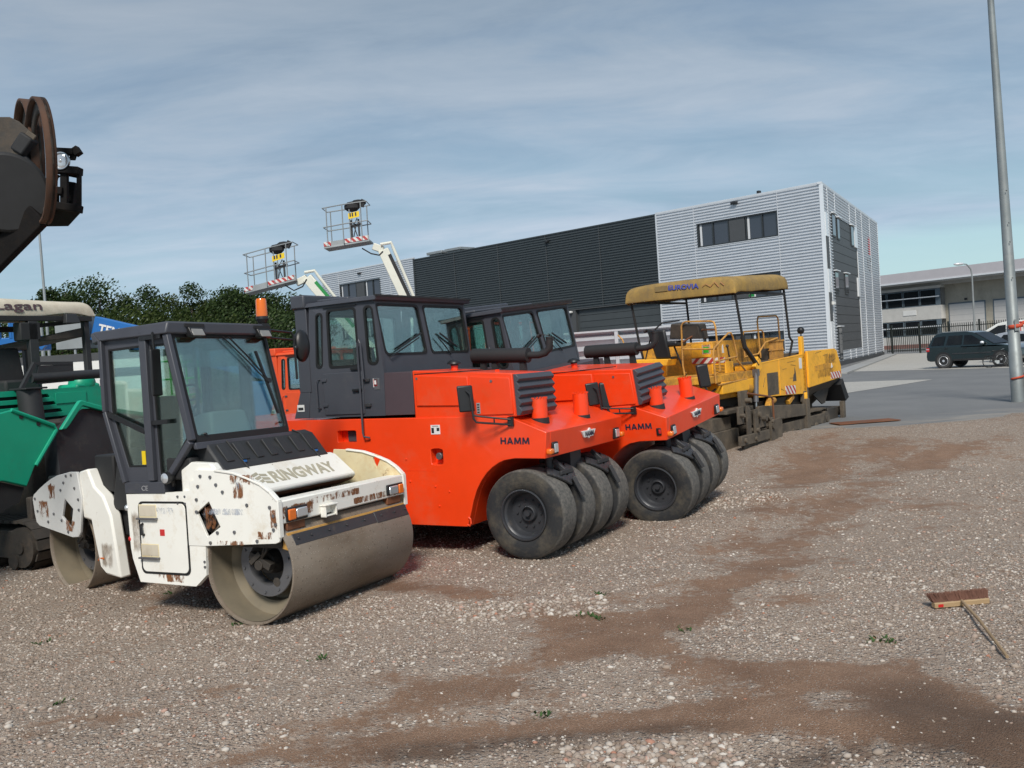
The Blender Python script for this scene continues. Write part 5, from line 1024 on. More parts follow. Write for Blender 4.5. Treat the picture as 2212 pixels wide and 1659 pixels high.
for pts in ([(1.02, 0, 3.42), (1.30, 0, 2.36), (1.33, 0, 2.30), (1.88, -.01, 1.90)], [(1.02, 2.42, 3.42), (1.15, 2.35, 2.5), (1.3, 2.3, 1.9)], [(3.62, 0, 3.52), (3.86, .02, 2.42), (4.02, .02, 2.32), (3.98, .1, 1.95)], [(3.62, 2.42, 3.52), (3.75, 2.42, 2.4)]):
    p = MB().tube(pts, .026, 10)
    if pts[0][1] == 0 and pts[0][0] < 2: p.tube([(1.27, 0, 2.50), (1.33, -.005, 2.28), (1.90, -.01, 1.88)], .048, 10)
    p.build('canopy_post', M['matt_black'], YP)
# guard rails of the operator's stand
def rail(pts, r=.019, mat=None): return MB().tube(pts, r, 8).build('guard_rail', mat or YR, YP, 0, 50)
def loop(f, pts): return [f(*p) for p in pts]
rail([(.1, .72, 1.85), (.1, .75, 1.78)]+[(.1, .78, 2.0), (.1, .76, 2.78), (.1, .72, 2.84), (.1, .66, 2.86), (.1, .12, 2.83), (.1, .06, 2.81), (.1, .03, 2.72), (.1, -.02, 1.85), (.1, .1, 1.78), (.1, .72, 1.77)])
rail([(.1, .77, 2.32), (.1, .02, 2.28)]); rail([(.1, .77, 2.45), (.3, .4, 2.68), (.1, .06, 2.66)], mat=M['rust'])
rail([(-.08, .0, 1.62), (-.12, .0, 2.2), (-.08, .0, 2.30), (.60, .0, 2.58), (.72, .0, 2.58), (.80, .0, 2.50), (.95, .0, 2.15), (.92, .0, 2.05), (1.45, .05, 1.78)]); rail([(-.10, .0, 2.04), (.95, .0, 2.10)]); rail([(-.08, .0, 1.66), (.0, .0, 1.58), (1.4, .02, 1.62)])
rail([(2.35, .45, 2.05), (2.30, .45, 2.52), (2.36, .45, 2.60), (3.32, .45, 2.62), (3.42, .45, 2.56), (3.46, .45, 2.1)]); rail([(3.2, .45, 2.0), (3.12, .45, 2.82), (3.18, .45, 2.92), (4.22, .45, 2.94), (4.32, .45, 2.88), (4.40, .45, 2.0)])
rail([(2.0, .30, 2.06), (2.6, .25, 2.10), (2.9, .2, 2.34), (3.6, .2, 2.42)])
gl = MB()
for i in range(11): gl.b(3.2+i*.075, 3.225+i*.075, .22, .25, 1.95, 2.36)
gl.b(3.16, 4.02, .21, .26, 1.92, 1.96); gl.b(3.16, 4.02, .21, .26, 2.34, 2.38); gl.b(3.16, 4.02, .215, .255, 2.14, 2.16); gl.build('louvre_guard', YR, YP, .004)
MB().b(3.25, 3.95, .30, .5, 1.9, 2.2).build('cooler', M['grime'], YP)
k = MB()
for x, z, l, dz in ((3.5, 1.86, .5, .02), (3.7, 1.80, .3, -.03), (3.2, 1.72, .25, .01), (3.6, 1.50, .3, .0), (2.1, 1.4, .12, .2), (3.05, 1.3, .2, -.05)): k.bar((x, -.031, z), (x+l, -.031, z+dz), .012, .003)
k.build('scratch', PS, pan)
# operator's seat and console at the rear
st = MB().hexa([(.16, 1.10, 2.14), (.24, 1.08, 2.14), (.24, 1.40, 2.14), (.16, 1.42, 2.14), (.12, 1.16, 2.74), (.2, 1.16, 2.74), (.2, 1.58, 2.76), (.12, 1.58, 2.76)]); st.b(.16, .62, .92, 1.36, 2.38, 2.5); st.b(.2, .6, 1.1, 1.4, 2.10, 2.18)
st.build('seat', M['black'], YP, .04); MB().tube([(.3, 1.05, 2.38), (.35, .85, 1.78)], .02).build('seat_leg', M['black'], YP)
cp = MB().hexa([(.2, .42, 2.50), (.6, .42, 2.50), (.6, 1.10, 2.54), (.2, 1.10, 2.54), (.14, .42, 2.78), (.5, .42, 2.80), (.5, 1.02, 2.86), (.14, 1.02, 2.84)]).build('control_panel', M['grime'], YP, .02)
rail([(.3, 1.5, 1.9), (.3, 1.75, 2.1), (.3, 1.55, 2.7), (.3, 1.3, 2.88), (.3, .9, 2.9)], .016, M['matt_black'])
MB().hexa([(.1, 1.15, 2.0), (.5, 1.15, 2.0), (.5, 1.7, 2.02), (.1, 1.7, 2.02), (.1, 1.1, 2.14), (.5, 1.1, 2.14), (.5, 2.0, 2.16), (.1, 2.0, 2.16)]).build('seat_console', Y, YP, .015)
MB().b(.2, .45, 1.35, 1.68, 1.55, 2.0).build('console_column', Y, YP, .01)
rail([(.2, 1.9, 2.1), (.2, 2.1, 2.3), (.2, 2.2, 2.6), (.2, 2.3, 2.7)], .016)
b = MB().tube([(.0, 1.35, 1.6), (-.1, 1.5, 1.5), (.0, 1.6, 1.35), (.1, 1.5, 1.3)], .018).tube([(-.1, .6, 1.75), (-.2, .4, 1.55), (-.1, .2, 1.4), (.1, .1, 1.5)], .02).tube([(-.2, .7, 1.7), (-.25, .4, 1.45), (-.1, .25, 1.3)], .02); b.build('hose', M['matt_black'], YP)
for x0, x1, z0, z1, y in ((4.7, 6.8, 1.3, 1.75, -.103), (5.4, 6.8, 1.6, 2.06, -.1035)): MB().add([(x0, y, z0), (x1, y, z0), (x1, y, z1), (x0, y, z1)], [(0, 1, 2, 3)]).build('stain', M['dirt_stain'], ho, 0, 0)
MB().add([(1.45, .577, 1.8), (4.6, .577, 1.8), (4.6, .577, 2.4), (1.45, .577, 2.4)], [(0, 1, 2, 3)]).build('stain', M['dirt_stain'], en, 0, 0)
# ---------------------------------------------------------------- green paver
GP = empty('asphalt_paver', (-6.5, 12.4, 0), 118, 0, 0, 1, 'sea green asphalt paver with cream canopy and open hopper behind the white roller', 'paver', 'asphalt pavers')
G = M['green']
track(GP, -4.3, .35, -.25, .15, .62, M['grime']); track(GP, -4.3, .35, 1.95, 2.35, .62, M['grime'])
MB().b(-4.4, -.3, .2, 1.9, .4, 1.9).b(-4.4, -1.5, -.2, 2.5, .9, 1.85).build('chassis', M['grime'], GP, .02)
def curved(name, prof, x0, x1, mat, t=.05, rim=True):   # hopper wing: profile in the yz plane swept along x, lower rear edge slightly drawn in
    b = MB(); n = len(prof); vs = []; fs = []
    for x, k in ((x0, .94), (x1, 1.0)):
        for y, z in prof: vs.append((x, y, z*k))
    fs = [(i, i+1, n+i+1, n+i) for i in range(n-1)]
    o = b.add(vs, fs).build(name, mat, GP, 0, 40); m = o.modifiers.new('thick', 'SOLIDIFY'); m.thickness = t; m.offset = 0; return o
rw = MB().prism([(-.9, 2.12), (-.55, 2.08), (-.25, 2.13), (.35, 1.865), (.375, 1.80), (.03, 1.361), (-.115, 1.094), (-.46, 1.222), (-.95, 1.24)], 'yz', -.02, .03).build('hopper_wing', G, GP, .015)
MB().tube([(.03, -.25, 2.13), (.04, .34, 1.87), (.04, .375, 1.80), (.04, .03, 1.361)], .028, 8).build('wing_rim', G, rw)
MB().hexa([(-1.6, -.9, 1.3), (.0, -.95, 1.24), (.0, -.9, 1.24), (-1.6, -.85, 1.3), (-1.6, -.9, 2.1), (.0, -.95, 2.12), (.0, -.9, 2.12), (-1.6, -.85, 2.1)]).build('wing_side', G, rw)
for y, z in ((-.12, 2.03), (.12, 1.915)): MB().cyl((.02, y, z), (.04, y, z), .03, n=12).build('rim_hole', M['matt_black'], rw)
MB().prism([(-.46, 1.215), (-.115, 1.085), (-.2, .9), (-.5, .8), (-.95, .85), (-.95, 1.23)], 'yz', -.1, -.03).build('apron', M['matt_black'], GP)
lw = MB().prism([(.44, 1.80), (.76, 2.17), (.80, 2.185), (1.14, 2.07), (1.95, 1.90), (1.95, 1.84), (1.14, 2.0), (.82, 2.10), (.80, 2.095), (.60, 1.87), (.52, 1.80)], 'yz', -.02, .05).build('hopper_wing', G, GP, .012)
b = MB(); prof = [(.40, 1.78), (.62, 1.92), (.85, 2.06), (1.1, 2.05), (1.5, 1.95), (1.95, 1.84)]
for i in range(len(prof)-1): b.hexa([(-1.0, prof[i][0], .9), (.03, prof[i][0], .75), (.03, prof[i+1][0], .75), (-1.0, prof[i+1][0], .9), (-.6, prof[i][0]+.1, prof[i][1]-.12), (-.02, prof[i][0], prof[i][1]), (-.02, prof[i+1][0], prof[i+1][1]), (-.6, prof[i+1][0]+.1, prof[i+1][1]-.12)])
b.build('hopper_apron', M['dark_steel'], GP, 0, 60)
MB().b(-.05, .06, -.1, 1.9, .55, .95).build('push_beam', M['grime'], GP, .02)
# bonnet with air slots, exhaust, cross tube and canopy
hd = [(-.6, 1.75), (-.6, 2.39), (2.4, 2.36), (2.4, 1.6), (.4, 1.6)]
slots = []
for i in range(5):
    z0 = 2.24-.12*i; slots.append([(1.12+.045*i, z0), (1.42+.10*i, z0+.005), (1.38+.10*i, z0+.055), (1.12+.045*i, z0+.055)])
    slots.append([(.2+.06*i, z0-.0), (.90, z0), (.90, z0+.05), (.2+.06*i, z0+.05)])
bo = MB().prism(hd, 'yz', -1.56, -1.50, slots).build('bonnet', G, GP, .006)
MB().b(-4.0, -1.565, -.5, 2.4, 1.6, 2.34).build('engine_housing', G, GP, .02); MB().b(-1.565, -1.563, .1, 2.2, 1.62, 2.3).build('slot_back', M['matt_black'], bo)
MB().b(-1.495, -1.485, 1.50, 2.05, 2.13, 2.30).build('cover_plate', M['green'], bo, .004)
MB().tube([(-1.35, 1.0, 1.80), (-1.4, 1.0, 2.38)], .17, 24).build('exhaust', M['grey_steel'] if False else M['hood'], GP)
MB().b(-1.6, -1.2, .82, 1.18, 2.38, 2.41).build('exhaust_cap', M['matt_black'], GP, .01)
MB().tube([(-1.5, 1.12, 2.55), (-1.5, 3.3, 2.575)], .075, 16).build('cross_tube', M['hood'], GP)
MB().bar((-1.5, .95, 2.40), (-1.5, 1.2, 2.78), .06, .05).bar((-1.5, 1.2, 2.77), (-1.5, 1.85, 2.755), .05, .05).hexa([(-1.52, 1.2, 2.45), (-1.48, 1.2, 2.45), (-1.48, 1.85, 2.47), (-1.52, 1.85, 2.47), (-1.52, 1.25, 2.74), (-1.48, 1.25, 2.74), (-1.48, 1.85, 2.73), (-1.52, 1.85, 2.73)]).build('instrument_panel', M['hood'], GP)
MB().tube([(-2.0, 1.72, 2.72), (-2.0, 2.10, 2.71), (-2.0, 2.16, 2.68), (-2.0, 2.18, 2.0)], .03, 8).tube([(-2.0, 2.3, 2.4), (-2.0, 2.32, 2.0)], .02, 8).build('grab_rail', G, GP)
MB().b(-2.2, -1.7, 2.05, 2.5, 1.9, 2.42).ball((-1.9, 2.3, 2.4), .22, 16).build('tank', M['green'], GP, .04)
MB().b(-2.9, -2.4, 1.3, 1.9, 2.30, 2.55).hexa([(-2.9, 1.32, 2.5), (-2.75, 1.32, 2.5), (-2.75, 1.9, 2.5), (-2.9, 1.9, 2.5), (-2.95, 1.36, 3.08), (-2.82, 1.36, 3.08), (-2.82, 1.86, 3.08), (-2.95, 1.86, 3.08)]).build('seat', M['matt_black'], GP, .04)
vs = []; nn = 0; rr = random.Random(8)
ys = [-.6, -.2, .4, 1.0, 1.6, 2.1, 2.5, 2.85, 3.02, 3.10]; xs = [-2.50, -2.52, -2.62, -3.2, -4.0, -4.4]
top = {0: None}
rows = []
for i, x in enumerate(xs):
    row = []
    for j, y in enumerate(ys):
        zt = 3.83+.03*math.sin(j*.7)
        sag = .05*math.exp(-((y-2.55)/.25)**2)
        if i == 0: z = 3.57+.014*j*0+ (.055 if 2.4 < y < 2.95 else 0)+rr.uniform(-.01, .01)
        elif i == 1: z = 3.78-.04*(j == len(ys)-1)
        elif i == 5: z = 3.60
        else: z = zt+.05
        if j == len(ys)-1 and i > 1: z -= .10
        row.append((x-(.02 if i == 0 and j % 2 else 0), y, z))
    row.append((x, 3.13, 3.62 if i else 3.60)); rows.append(row)
nn = len(rows[0]); gv = [p for q in rows for p in q]
cn = MB().add(gv, [(i*nn+j, i*nn+j+1, (i+1)*nn+j+1, (i+1)*nn+j) for i in range(len(rows)-1) for j in range(nn-1)]).build('canopy', M['canvas_cream'], GP, 0, 60)
m = cn.modifiers.new('thick', 'SOLIDIFY'); m.thickness = .02; m.offset = 0; m = cn.modifiers.new('sub', 'SUBSURF'); m.levels = m.render_levels = 2
text('lettering', 'Lagan', M['decal_brown'], cn, (-2.492, 1.29, 3.635), (0, 1, .01), (-.17, 0, 1), .83, .185, .012)
MB().b(-2.60, -2.50, -.6, 3.06, 3.50, 3.59).b(-4.4, -2.6, 2.98, 3.06, 3.49, 3.56).b(-4.4, -4.3, -.6, 3.06, 3.44, 3.54).build('canopy_frame', M['matt_black'], GP, .01)
MB().hexa([(-2.5, 2.48, 3.46), (-2.38, 2.46, 3.46), (-2.38, 2.74, 3.46), (-2.5, 2.72, 3.46), (-2.5, 2.5, 3.62), (-2.42, 2.5, 3.62), (-2.42, 2.7, 3.62), (-2.5, 2.7, 3.62)]).build('work_lamp', M['hood'], GP, .01)
for x, y in ((-2.55, 1.93), (-2.6, 2.98), (-4.3, 3.0), (-4.3, 1.0)): MB().b(x-.05, x+.05, y-.05-.03*(y < 2), y+.05+.03*(y < 2), 1.85, 3.5).build('canopy_post', M['hood'], GP, .01)
MB().b(-2.7, -2.5, 1.70, 2.06, 3.18, 3.48).build('canopy_bracket', M['matt_black'], GP, .02)
b = MB().hexa([(-4.3, 2.0, 3.05), (-2.6, 2.02, 3.16), (-2.6, 2.95, 3.24), (-4.3, 2.95, 3.1), (-4.3, 2.0, 3.12), (-2.6, 2.02, 3.2), (-2.6, 2.95, 3.40), (-4.3, 2.95, 3.2)]); b.build('rolled_sheet', M['rust'] if False else M['grime'], GP, .01)
# ---------------------------------------------------------------- cold planer with its discharge conveyor, left foreground
PC = lambda x, y, Y=9.0: at_depth(x/3.606*.785511, (280+y/3.606)*.785511, Y)
c0 = at_depth(40, 400, 9.0)
PL = empty('cold_planer', (-9.8, 9.3, 0), 90, 0, 0, 1, 'dark greasy planer conveyor head with rusty rims and round lamp, high at the left', 'road planer')
W2L = Matrix.Translation((9.8, -9.3, 0))
def loc(p): return W2L @ Vector(p)
def pc(x, y, dY=0): return loc(PC(x, y, 9.0+dY))
GR, RU = M['shade_steel'], M['rim_rust']
# the near side cheek with rusty rim: an ellipse seen in part is a disc swung towards the lens
def cheek(name, ctr, az, a, bz, wid, mat_rim, mat_face, inner):
    ax = Vector((math.sin(R(az)), math.cos(R(az)), 0)); nr = Vector((ax.y, -ax.x, 0)); N = 48
    b = MB(); vs = []; fs = []
    for i in range(N):
        t = 2*math.pi*i/N; p = ctr+ax*(a*math.cos(t))+Vector((0, 0, bz*math.sin(t)))
        vs += [p-nr*wid/2, p+nr*wid/2]
    for i in range(N): j = (i+1) % N; fs.append((2*i, 2*i+1, 2*j+1, 2*j))
    o = b.add(vs, fs).build(name, mat_rim, PL, 0, 40); m = o.modifiers.new('thick', 'SOLIDIFY'); m.thickness = .03
    b = MB(); vs = []; fs = []
    for i in range(N):
        t = 2*math.pi*i/N
        for k in (1.0, inner): vs.append(ctr+ax*(a*k*math.cos(t)-(.04 if k < 1 else 0))+Vector((0, 0, bz*k*math.sin(t)))+nr*(wid*.30))
    for i in range(N): j = (i+1) % N; fs.append((2*i, 2*i+1, 2*j+1, 2*j))
    f = b.add(vs, fs).build('cheek_plate', mat_face, o, 0, 40); m = f.modifiers.new('thick', 'SOLIDIFY'); m.thickness = .025
    return o
ctr = pc(398, 590)
cheek('rim', ctr, -35.5, .60, .60, .095, RU, M['grime'], .74)
cheek('rim', pc(285, 560, .75), -35.5, .55, .60, .13, RU, M['grime'], .74)
# drum shield, belt roller, boom
q = MB(); pts = [(-60, 150), (95, 150), (190, 195), (325, 310), (320, 340), (40, 700), (-60, 760)]
q.add([pc(x, y, .25) for x, y in pts]+[pc(x, y, .45) for x, y in pts], [tuple(range(7)), tuple(range(13, 6, -1))]+[(i, (i+1) % 7, 7+(i+1) % 7, 7+i) for i in range(7)])
q.build('head_shield', M['grime'], PL, .01)
q = MB().bar(pc(325, 310, .22), pc(35, 700, .22), .03, .10).build('shield_edge', M['paver_steel'], PL, .01)
MB().cyl(pc(60, 900, -.1), pc(120, 900, 1.2), .38, n=32).build('belt_drum', M['matt_black'], PL, .03, 40)  # matt black colour stands in for the shade on this drum
b = MB()
b.bar(pc(400, 1110, .05), pc(-900, 2420, .05), .12, .22); b.bar(pc(330, 1010, .75), pc(-900, 2230, .75), .10, .2)
b.build('conveyor_boom', GR, PL, .015)
b = MB()
for (x0, y0), (x1, y1) in (((200, 1110), (150, 1350)), ((90, 1180), (155, 1340)), ((200, 1120), (330, 1000)), ((60, 1330), (-200, 1500)), ((-200, 1380), (-260, 1640))): b.bar(pc(x0, y0, .1), pc(x1, y1, .1), .06, .06)
b.build('boom_brace', GR, PL, .008)
b = MB(); b.bar(pc(-160, 1150, .4), pc(-900, 1890, .4), .7, .05); rr = random.Random(2)
for i in range(14):
    x = 215-i*30; y = 1000+i*24; b.ball(pc(x+rr.uniform(-8, 8), y, .4), rr.uniform(.03, .06), 8)
b.build('belt', M['matt_black'], PL, 0)
b = MB().b(*[0]*6) if False else MB(); b.hexa([pc(230, 700, .3), pc(340, 700, .3), pc(340, 700, .7), pc(230, 700, .7), pc(230, 980, .3), pc(330, 980, .3), pc(330, 980, .7), pc(230, 980, .7)]); b.bar(pc(210, 400, .3), pc(330, 480, .3), .25, .2); b.bar(pc(150, 690, .3), pc(300, 560, .3), .18, .18); b.build('gearbox', M['matt_black'], PL, .02)
# end box with lamp
bx = MB()
for a, c in (((535, 670), (800, 690)), ((640, 690), (640, 1040)), ((785, 690), (785, 1070)), ((480, 1020), (800, 1065)), ((470, 1020), (500, 700)), ((490, 880), (640, 890))):
    w_ = .12 if a != (785, 690) else .045
    bx.bar(pc(*a), pc(*c), w_*.6, w_, up=(0, 1, 0)) if abs(a[0]-c[0]) > 60 else bx.bar(pc(*a), pc(*c), .07 if a == (640, 690) else .035, .05, up=(0, 1, 0))
bx.hexa([pc(340, 1240, .6), pc(680, 1235, .6), pc(805, 1100, .0), pc(480, 1050, .0), pc(340, 1225, .62), pc(680, 1220, .62), pc(805, 1085, .02), pc(480, 1035, .02)])
bx.hexa([pc(680, 740, .1), pc(780, 760, .1), pc(780, 760, .5), pc(680, 740, .5), pc(690, 700, .1), pc(790, 700, .1), pc(790, 700, .5), pc(690, 700, .5)])
bx.bar(pc(720, 800, .2), pc(690, 1020, .2), .10, .10); bx.hexa([pc(500, 900, .1), pc(590, 900, .1), pc(590, 900, .4), pc(500, 900, .4), pc(500, 1000, .1), pc(590, 1000, .1), pc(590, 1000, .4), pc(500, 1000, .4)])
bx.tube([pc(520, 720, .05), pc(560, 760, .05), pc(540, 840, .05), pc(560, 880, .05)], .02, 6); bx.tube([pc(590, 730, .05), pc(545, 770, .05), pc(520, 840, .05)], .015, 6)
box = bx.build('end_box', GR, PL, .008)
b = MB().bar(pc(520, 490, .06), pc(740, 500, .06), .06, .10, up=(0, 1, 0)); b.hexa([pc(690, 520, .04), pc(765, 530, .04), pc(765, 530, .10), pc(690, 520, .10), pc(690, 580, .04), pc(750, 582, .04), pc(750, 582, .1), pc(690, 580, .1)]); b.bar(pc(735, 510, .06), pc(790, 472, .06), .08, .08); b.cyl(pc(603, 480, .06), pc(603, 455, .06), .012); b.build('lamp_bracket', GR, box, .006)
lc = pc(603, 585, -.06); lamp = MB().lathe([(.001, .08), (.05, .06), (.084, .02), (.087, .0), (.083, -.015), (.073, -.015), (.070, .0)], lc, 'y', 32).build('work_lamp', M['steel_bright'], PL, 0, 45)
MB().lathe([(.071, .0), (.05, -.008), (.02, -.011), (.001, -.011)], lc, 'y', 28).lathe([(.02, -.011), (.01, -.018), (.001, -.02)], lc, 'y', 16).build('lens', M['lens'], lamp, 0, 60)
# the machine itself stands left of the frame
mb_ = MB().b(-3.2, 2.6, -1.2, 1.2, .7, 2.4).b(-3.0, -1.0, -1.1, 1.1, 2.4, 3.0).b(1.8, 3.0, -.4, 1.0, 1.2, 2.5); mb_.build('body', M['white_clean'], PL, .05)
for x in (-2.4, 1.4):
    for y in (-1.1, .8): track(PL, x-.8, x+.8, y, y+.3, .6, GR)
MB().b(-1, 1.0, -1.25, 1.25, .3, .75).build('milling_box', GR, PL, .03)
# ---------------------------------------------------------------- big silver and anthracite hall
WB = empty('warehouse_building', B0, -45.8, 0, 0, 1, 'long warehouse with silver corrugated ends and dark grey corrugated middle', 'building'); WB.scale = (1, -1, 1)
# local: x runs left along the long front, y points away from the camera (into the building), z up; the right hand face is turned by 74.4 degrees
CORR = .2
def corr(rects, name, mat, par, y=0, depth=.075, flip=1, T=None, sharp=None):
    b = MB()
    for a0, a1, z0, z1 in rects:
        zs = [z0]; k = math.floor(z0/CORR)
        prof = []
        z = k*CORR
        while z < z1+CORR:
            for f, d in ((0, 0), (.30, 0), (.40, 1), (.90, 1)):
                q = z+f*CORR
                if z0 < q < z1: prof.append((q, d*depth))
            z += CORR
        def dep(q):
            t = (q/CORR) % 1.0
            return 0 if t < .30 else (t-.30)/.10*depth if t < .40 else depth if t < .90 else depth*(1-(t-.90)/.10)
        prof = [(z0, dep(z0))]+prof+[(z1, dep(z1))]
        vs = []
        for q, d in prof: vs += [(a0, y-flip*(depth-d), q), (a1, y-flip*(depth-d), q)]
        n = len(prof)
        b.add(vs, [(2*i, 2*i+1, 2*i+3, 2*i+2) for i in range(n-1)])
    if T: b.v = [tuple(T @ Vector(p)) for p in b.v]
    return b.build(name, mat, par, 0, 12, recalc=False)
ZT = 12.15-HP; ZT = 11.85
def holes_to_rects(a0, a1, z0, z1, hs):
    """split a wall into rectangles round its openings (all openings share one column)"""
    if not hs: return [(a0, a1, z0, z1)]
    h0, h1 = min(h[0] for h in hs), max(h[1] for h in hs); R_ = [(a0, h0, z0, z1), (h1, a1, z0, z1)]
    zc = z0
    for h in sorted(hs, key=lambda h: h[2]): R_.append((h0, h1, zc, h[2])); zc = h[3]
    R_.append((h0, h1, zc, z1)); return R_
hw = [(3.6, 9.9, z0-HP, z1-HP) for z0, z1 in ((1.55, 2.93), (5.28, 6.92), (9.25, 10.95))]
sv = corr(holes_to_rects(.58, 13.3, 0, ZT, hw), 'silver_cladding', M['silver'], WB)
lh = [(46.5, 53.3, z0-HP, z1-HP) for z0, z1 in ((1.5, 2.93), (5.28, 6.92), (9.25, 11.0))]
sl = corr(holes_to_rects(41.3, 56.4, 0, ZT+.12, lh), 'silver_cladding', M['silver'], WB)
dk = corr([(13.3, 41.3, 5.55, ZT-.02)], 'dark_cladding', M['dark_clad'], WB, y=.04)
def window_band(a0, a1, z0, z1, par, blinds=()):
    f = MB(); w_ = a1-a0
    f.b(a0, a1, -.03, .16, z1-.09, z1).b(a0, a1, -.03, .16, z0, z0+.09).b(a0, a0+.12, -.03, .16, z0+.09, z1-.09).b(a1-.12, a1, -.03, .16, z0+.09, z1-.09)
    for k in (.19, .38, .60, .80): f.b(a0+w_*k-.04, a0+w_*k+.04, .0, .14, z0+.09, z1-.09)
    o = f.build('window', M['dark_frame'], par, 0)
    MB().b(a0+.12, a1-.12, .10, .13, z0+.09, z1-.09).build('pane', M['win'], o)
    MB().b(a0+w_*.40, a0+w_*.59, .02, .06, z0+.09, z1-.09).build('panel', M['dark_panel'], o)
    for k in blinds: MB().b(a0+w_*k-.16, a0+w_*k, .07, .09, z0+.09, z1-.09).build('blind', M['blind'], o)
    MB().b(a0-.05, a1+.05, -.08, .0, z0-.05, z0-.005).build('sill', M['trim'], o)
    return o
for a0, a1, z0, z1 in hw: window_band(a0, a1, z0, z1, WB, (.37, .97))
for a0, a1, z0, z1 in lh: window_band(a0, a1, z0, z1, WB, (.36, .97))
ob = MB().b(5.6, 6.3, .06, .085, 5.28-HP+.1, 5.28-HP+.55).build('window_poster', M['decal_white'], WB); MB().b(5.7, 6.25, .055, .061, 5.28-HP+.12, 5.28-HP+.3).build('poster_print', M['boom_green'], ob)
# roof edges, corner trims, seams
tr = MB().b(.5, 13.38, -.07, .2, ZT, ZT+.14).build('roof_edge', M['trim'], WB, .01)
MB().b(13.3, 41.3, -.05, .2, ZT-.02, ZT+.06).build('roof_edge', M['dark_clad'], WB); MB().b(41.25, 56.5, -.07, .2, ZT+.12, ZT+.24).build('roof_edge', M['trim'], WB, .01)
MB().b(.40, .60, -.08, .10, .0, ZT).build('corner_trim', M['bright_trim'], WB); MB().b(13.28, 13.40, -.07, .05, 0, ZT).build('corner_trim', M['trim'], WB); MB().b(41.2, 41.32, -.06, .05, 0, ZT+.1).build('corner_trim', M['dark_clad'], WB)
for a in (3.58, 10.1, 44.9, 53.4): 
    for z0, z1 in ((0, ZT),): MB().b(a-.02, a+.02, -.08, -.0, z0, z1).build('seam', M['silver'], WB)
for a in (18.8, 24.4, 30.0, 35.6): MB().b(a-.03, a+.03, -.02, .03, 5.55, ZT-.05).build('seam', M['dark_panel'], WB)
MB().b(6.5, 6.95, -.30, .0, 11.55, 11.72).build('security_camera', M['black'], WB, .03); MB().b(24, 24.3, -.25, .04, 11.2, 11.4).build('security_camera', M['black'], WB, .03); MB().b(49.5, 49.9, -.25, .0, 11.4, 11.6).build('security_camera', M['black'], WB, .03)
# dark ground floor with sectional doors under the corrugated band
MB().b(13.4, 41.3, .25, .35, 0, 5.55).build('door_wall', M['door_grey'], WB); MB().b(13.4, 41.3, -.05, .25, 5.48, 5.56).build('door_lintel', M['dark_panel'], WB)
for a in (13.45, 22.4, 31.5):
    for k in range(10): pass
    d = MB()
    for k in range(11): d.b(a+.1, a+8.0, .20, .245, .5*k, .5*k+.47)
    d.build('roller_door', M['door_grey'], WB, .01)
for a in (21.65, 30.8, 40.2): MB().b(a, a+.55, -.02, .24, 0, 5.48).build('door_pillar', M['dark_panel'], WB)
MB().b(21.9, 22.5, -.35, -.05, 5.25, 5.42).build('wall_lamp', M['decal_white'], WB, .04)
# back, roof and the right hand face
RT_ = Matrix.Rotation(R(74.4-180), 4, 'Z')
BR = math.radians(-45.8); 
rdl = Vector((math.cos(R(-(28.6+45.8))), math.sin(R(-(28.6+45.8))), 0))      # direction of the right face in local axes
# local x axis has azimuth -45.8; a direction of azimuth a makes the angle (-45.8-a) counter-clockwise from it
TR = Matrix.Translation((.5, 0, 0)) @ Matrix.Rotation(R(45.8+28.6), 4, 'Z')
def rbox(name, mat, a0, a1, y0, y1, z0, z1, par=None, bev=0):
    b = MB().b(a0, a1, y0, y1, z0, z1); b.v = [tuple(TR @ Vector(p)) for p in b.v]; return b.build(name, mat, par or WB, bev)
LEN = 27.4
gz0, gz1 = 1.32-HP, 10.55-HP
corr([(0, 2.95, 0, ZT), (2.95, 14.2, 0, gz0), (2.95, 14.2, gz1, ZT), (14.2, LEN, 0, ZT)], 'silver_cladding', M['silver'], WB, flip=-1, T=TR)
# what lies behind the right face runs along -y of TR
dp = []
zb = gz0
nP = 9
b = MB()
for k in range(15):
    z0 = gz0+(gz1-gz0)*k/15; b.b(2.95, 14.2, -.02, .03, z0+.015, z0+(gz1-gz0)/15-.015)
b.b(2.95, 14.2, -.06, -.025, gz0, gz1); b.v = [tuple(TR @ Vector(p)) for p in b.v]; b.build('dark_panels', M['dark_panel'], WB)
for a0, a1, z0, z1 in ((3.0, 4.3, 9.05, 10.6), (5.0, 6.0, 9.0, 10.5), (11.2, 12.6, 9.0, 10.55), (3.0, 4.4, 5.25, 6.72), (7.2, 8.7, 5.25, 6.75), (3.2, 4.6, .7, 2.95)):
    o = rbox('window', M['dark_frame'], a0, a1, .03, .10, z0-HP, z1-HP); rbox('pane', M['win'], a0+.1, a1-.1, .10, .105, z0-HP+.1, z1-HP-.1, o); rbox('sill', M['bright_trim'], a0-.1, a1+.1, .03, .25, z1-HP, z1-HP+.06, o)
for a0, a1, z0, z1 in ((12.7, 14.1, 9.0, 10.6), (13.3, 14.15, 5.25, 6.7)): o = rbox('light_panel', M['bright_trim'], a0, a1, .03, .14, z0-HP, z1-HP)
zz = [10.4, 8.85, 6.72, 5.2, 3.3, 1.25]
for i in range(5): rbox('corner_window', M['bright_trim'] if i % 2 == 0 else M['dark_panel'], .35, 1.15, .04, .13, zz[i+1]-HP, zz[i]-HP)
for a in (1.75, 4.6, 11.1, 14.25, 17.3, 22.0):
    rbox('seam', M['bright_trim'], a-.04, a+.04, .0, .085, 0 if a < 2 or a > 14 else (gz1), ZT)
for a in (4.6, 8.2, 10.8): rbox('seam', M['bright_trim'], a-.04, a+.04, .0, .085, 0, gz0)
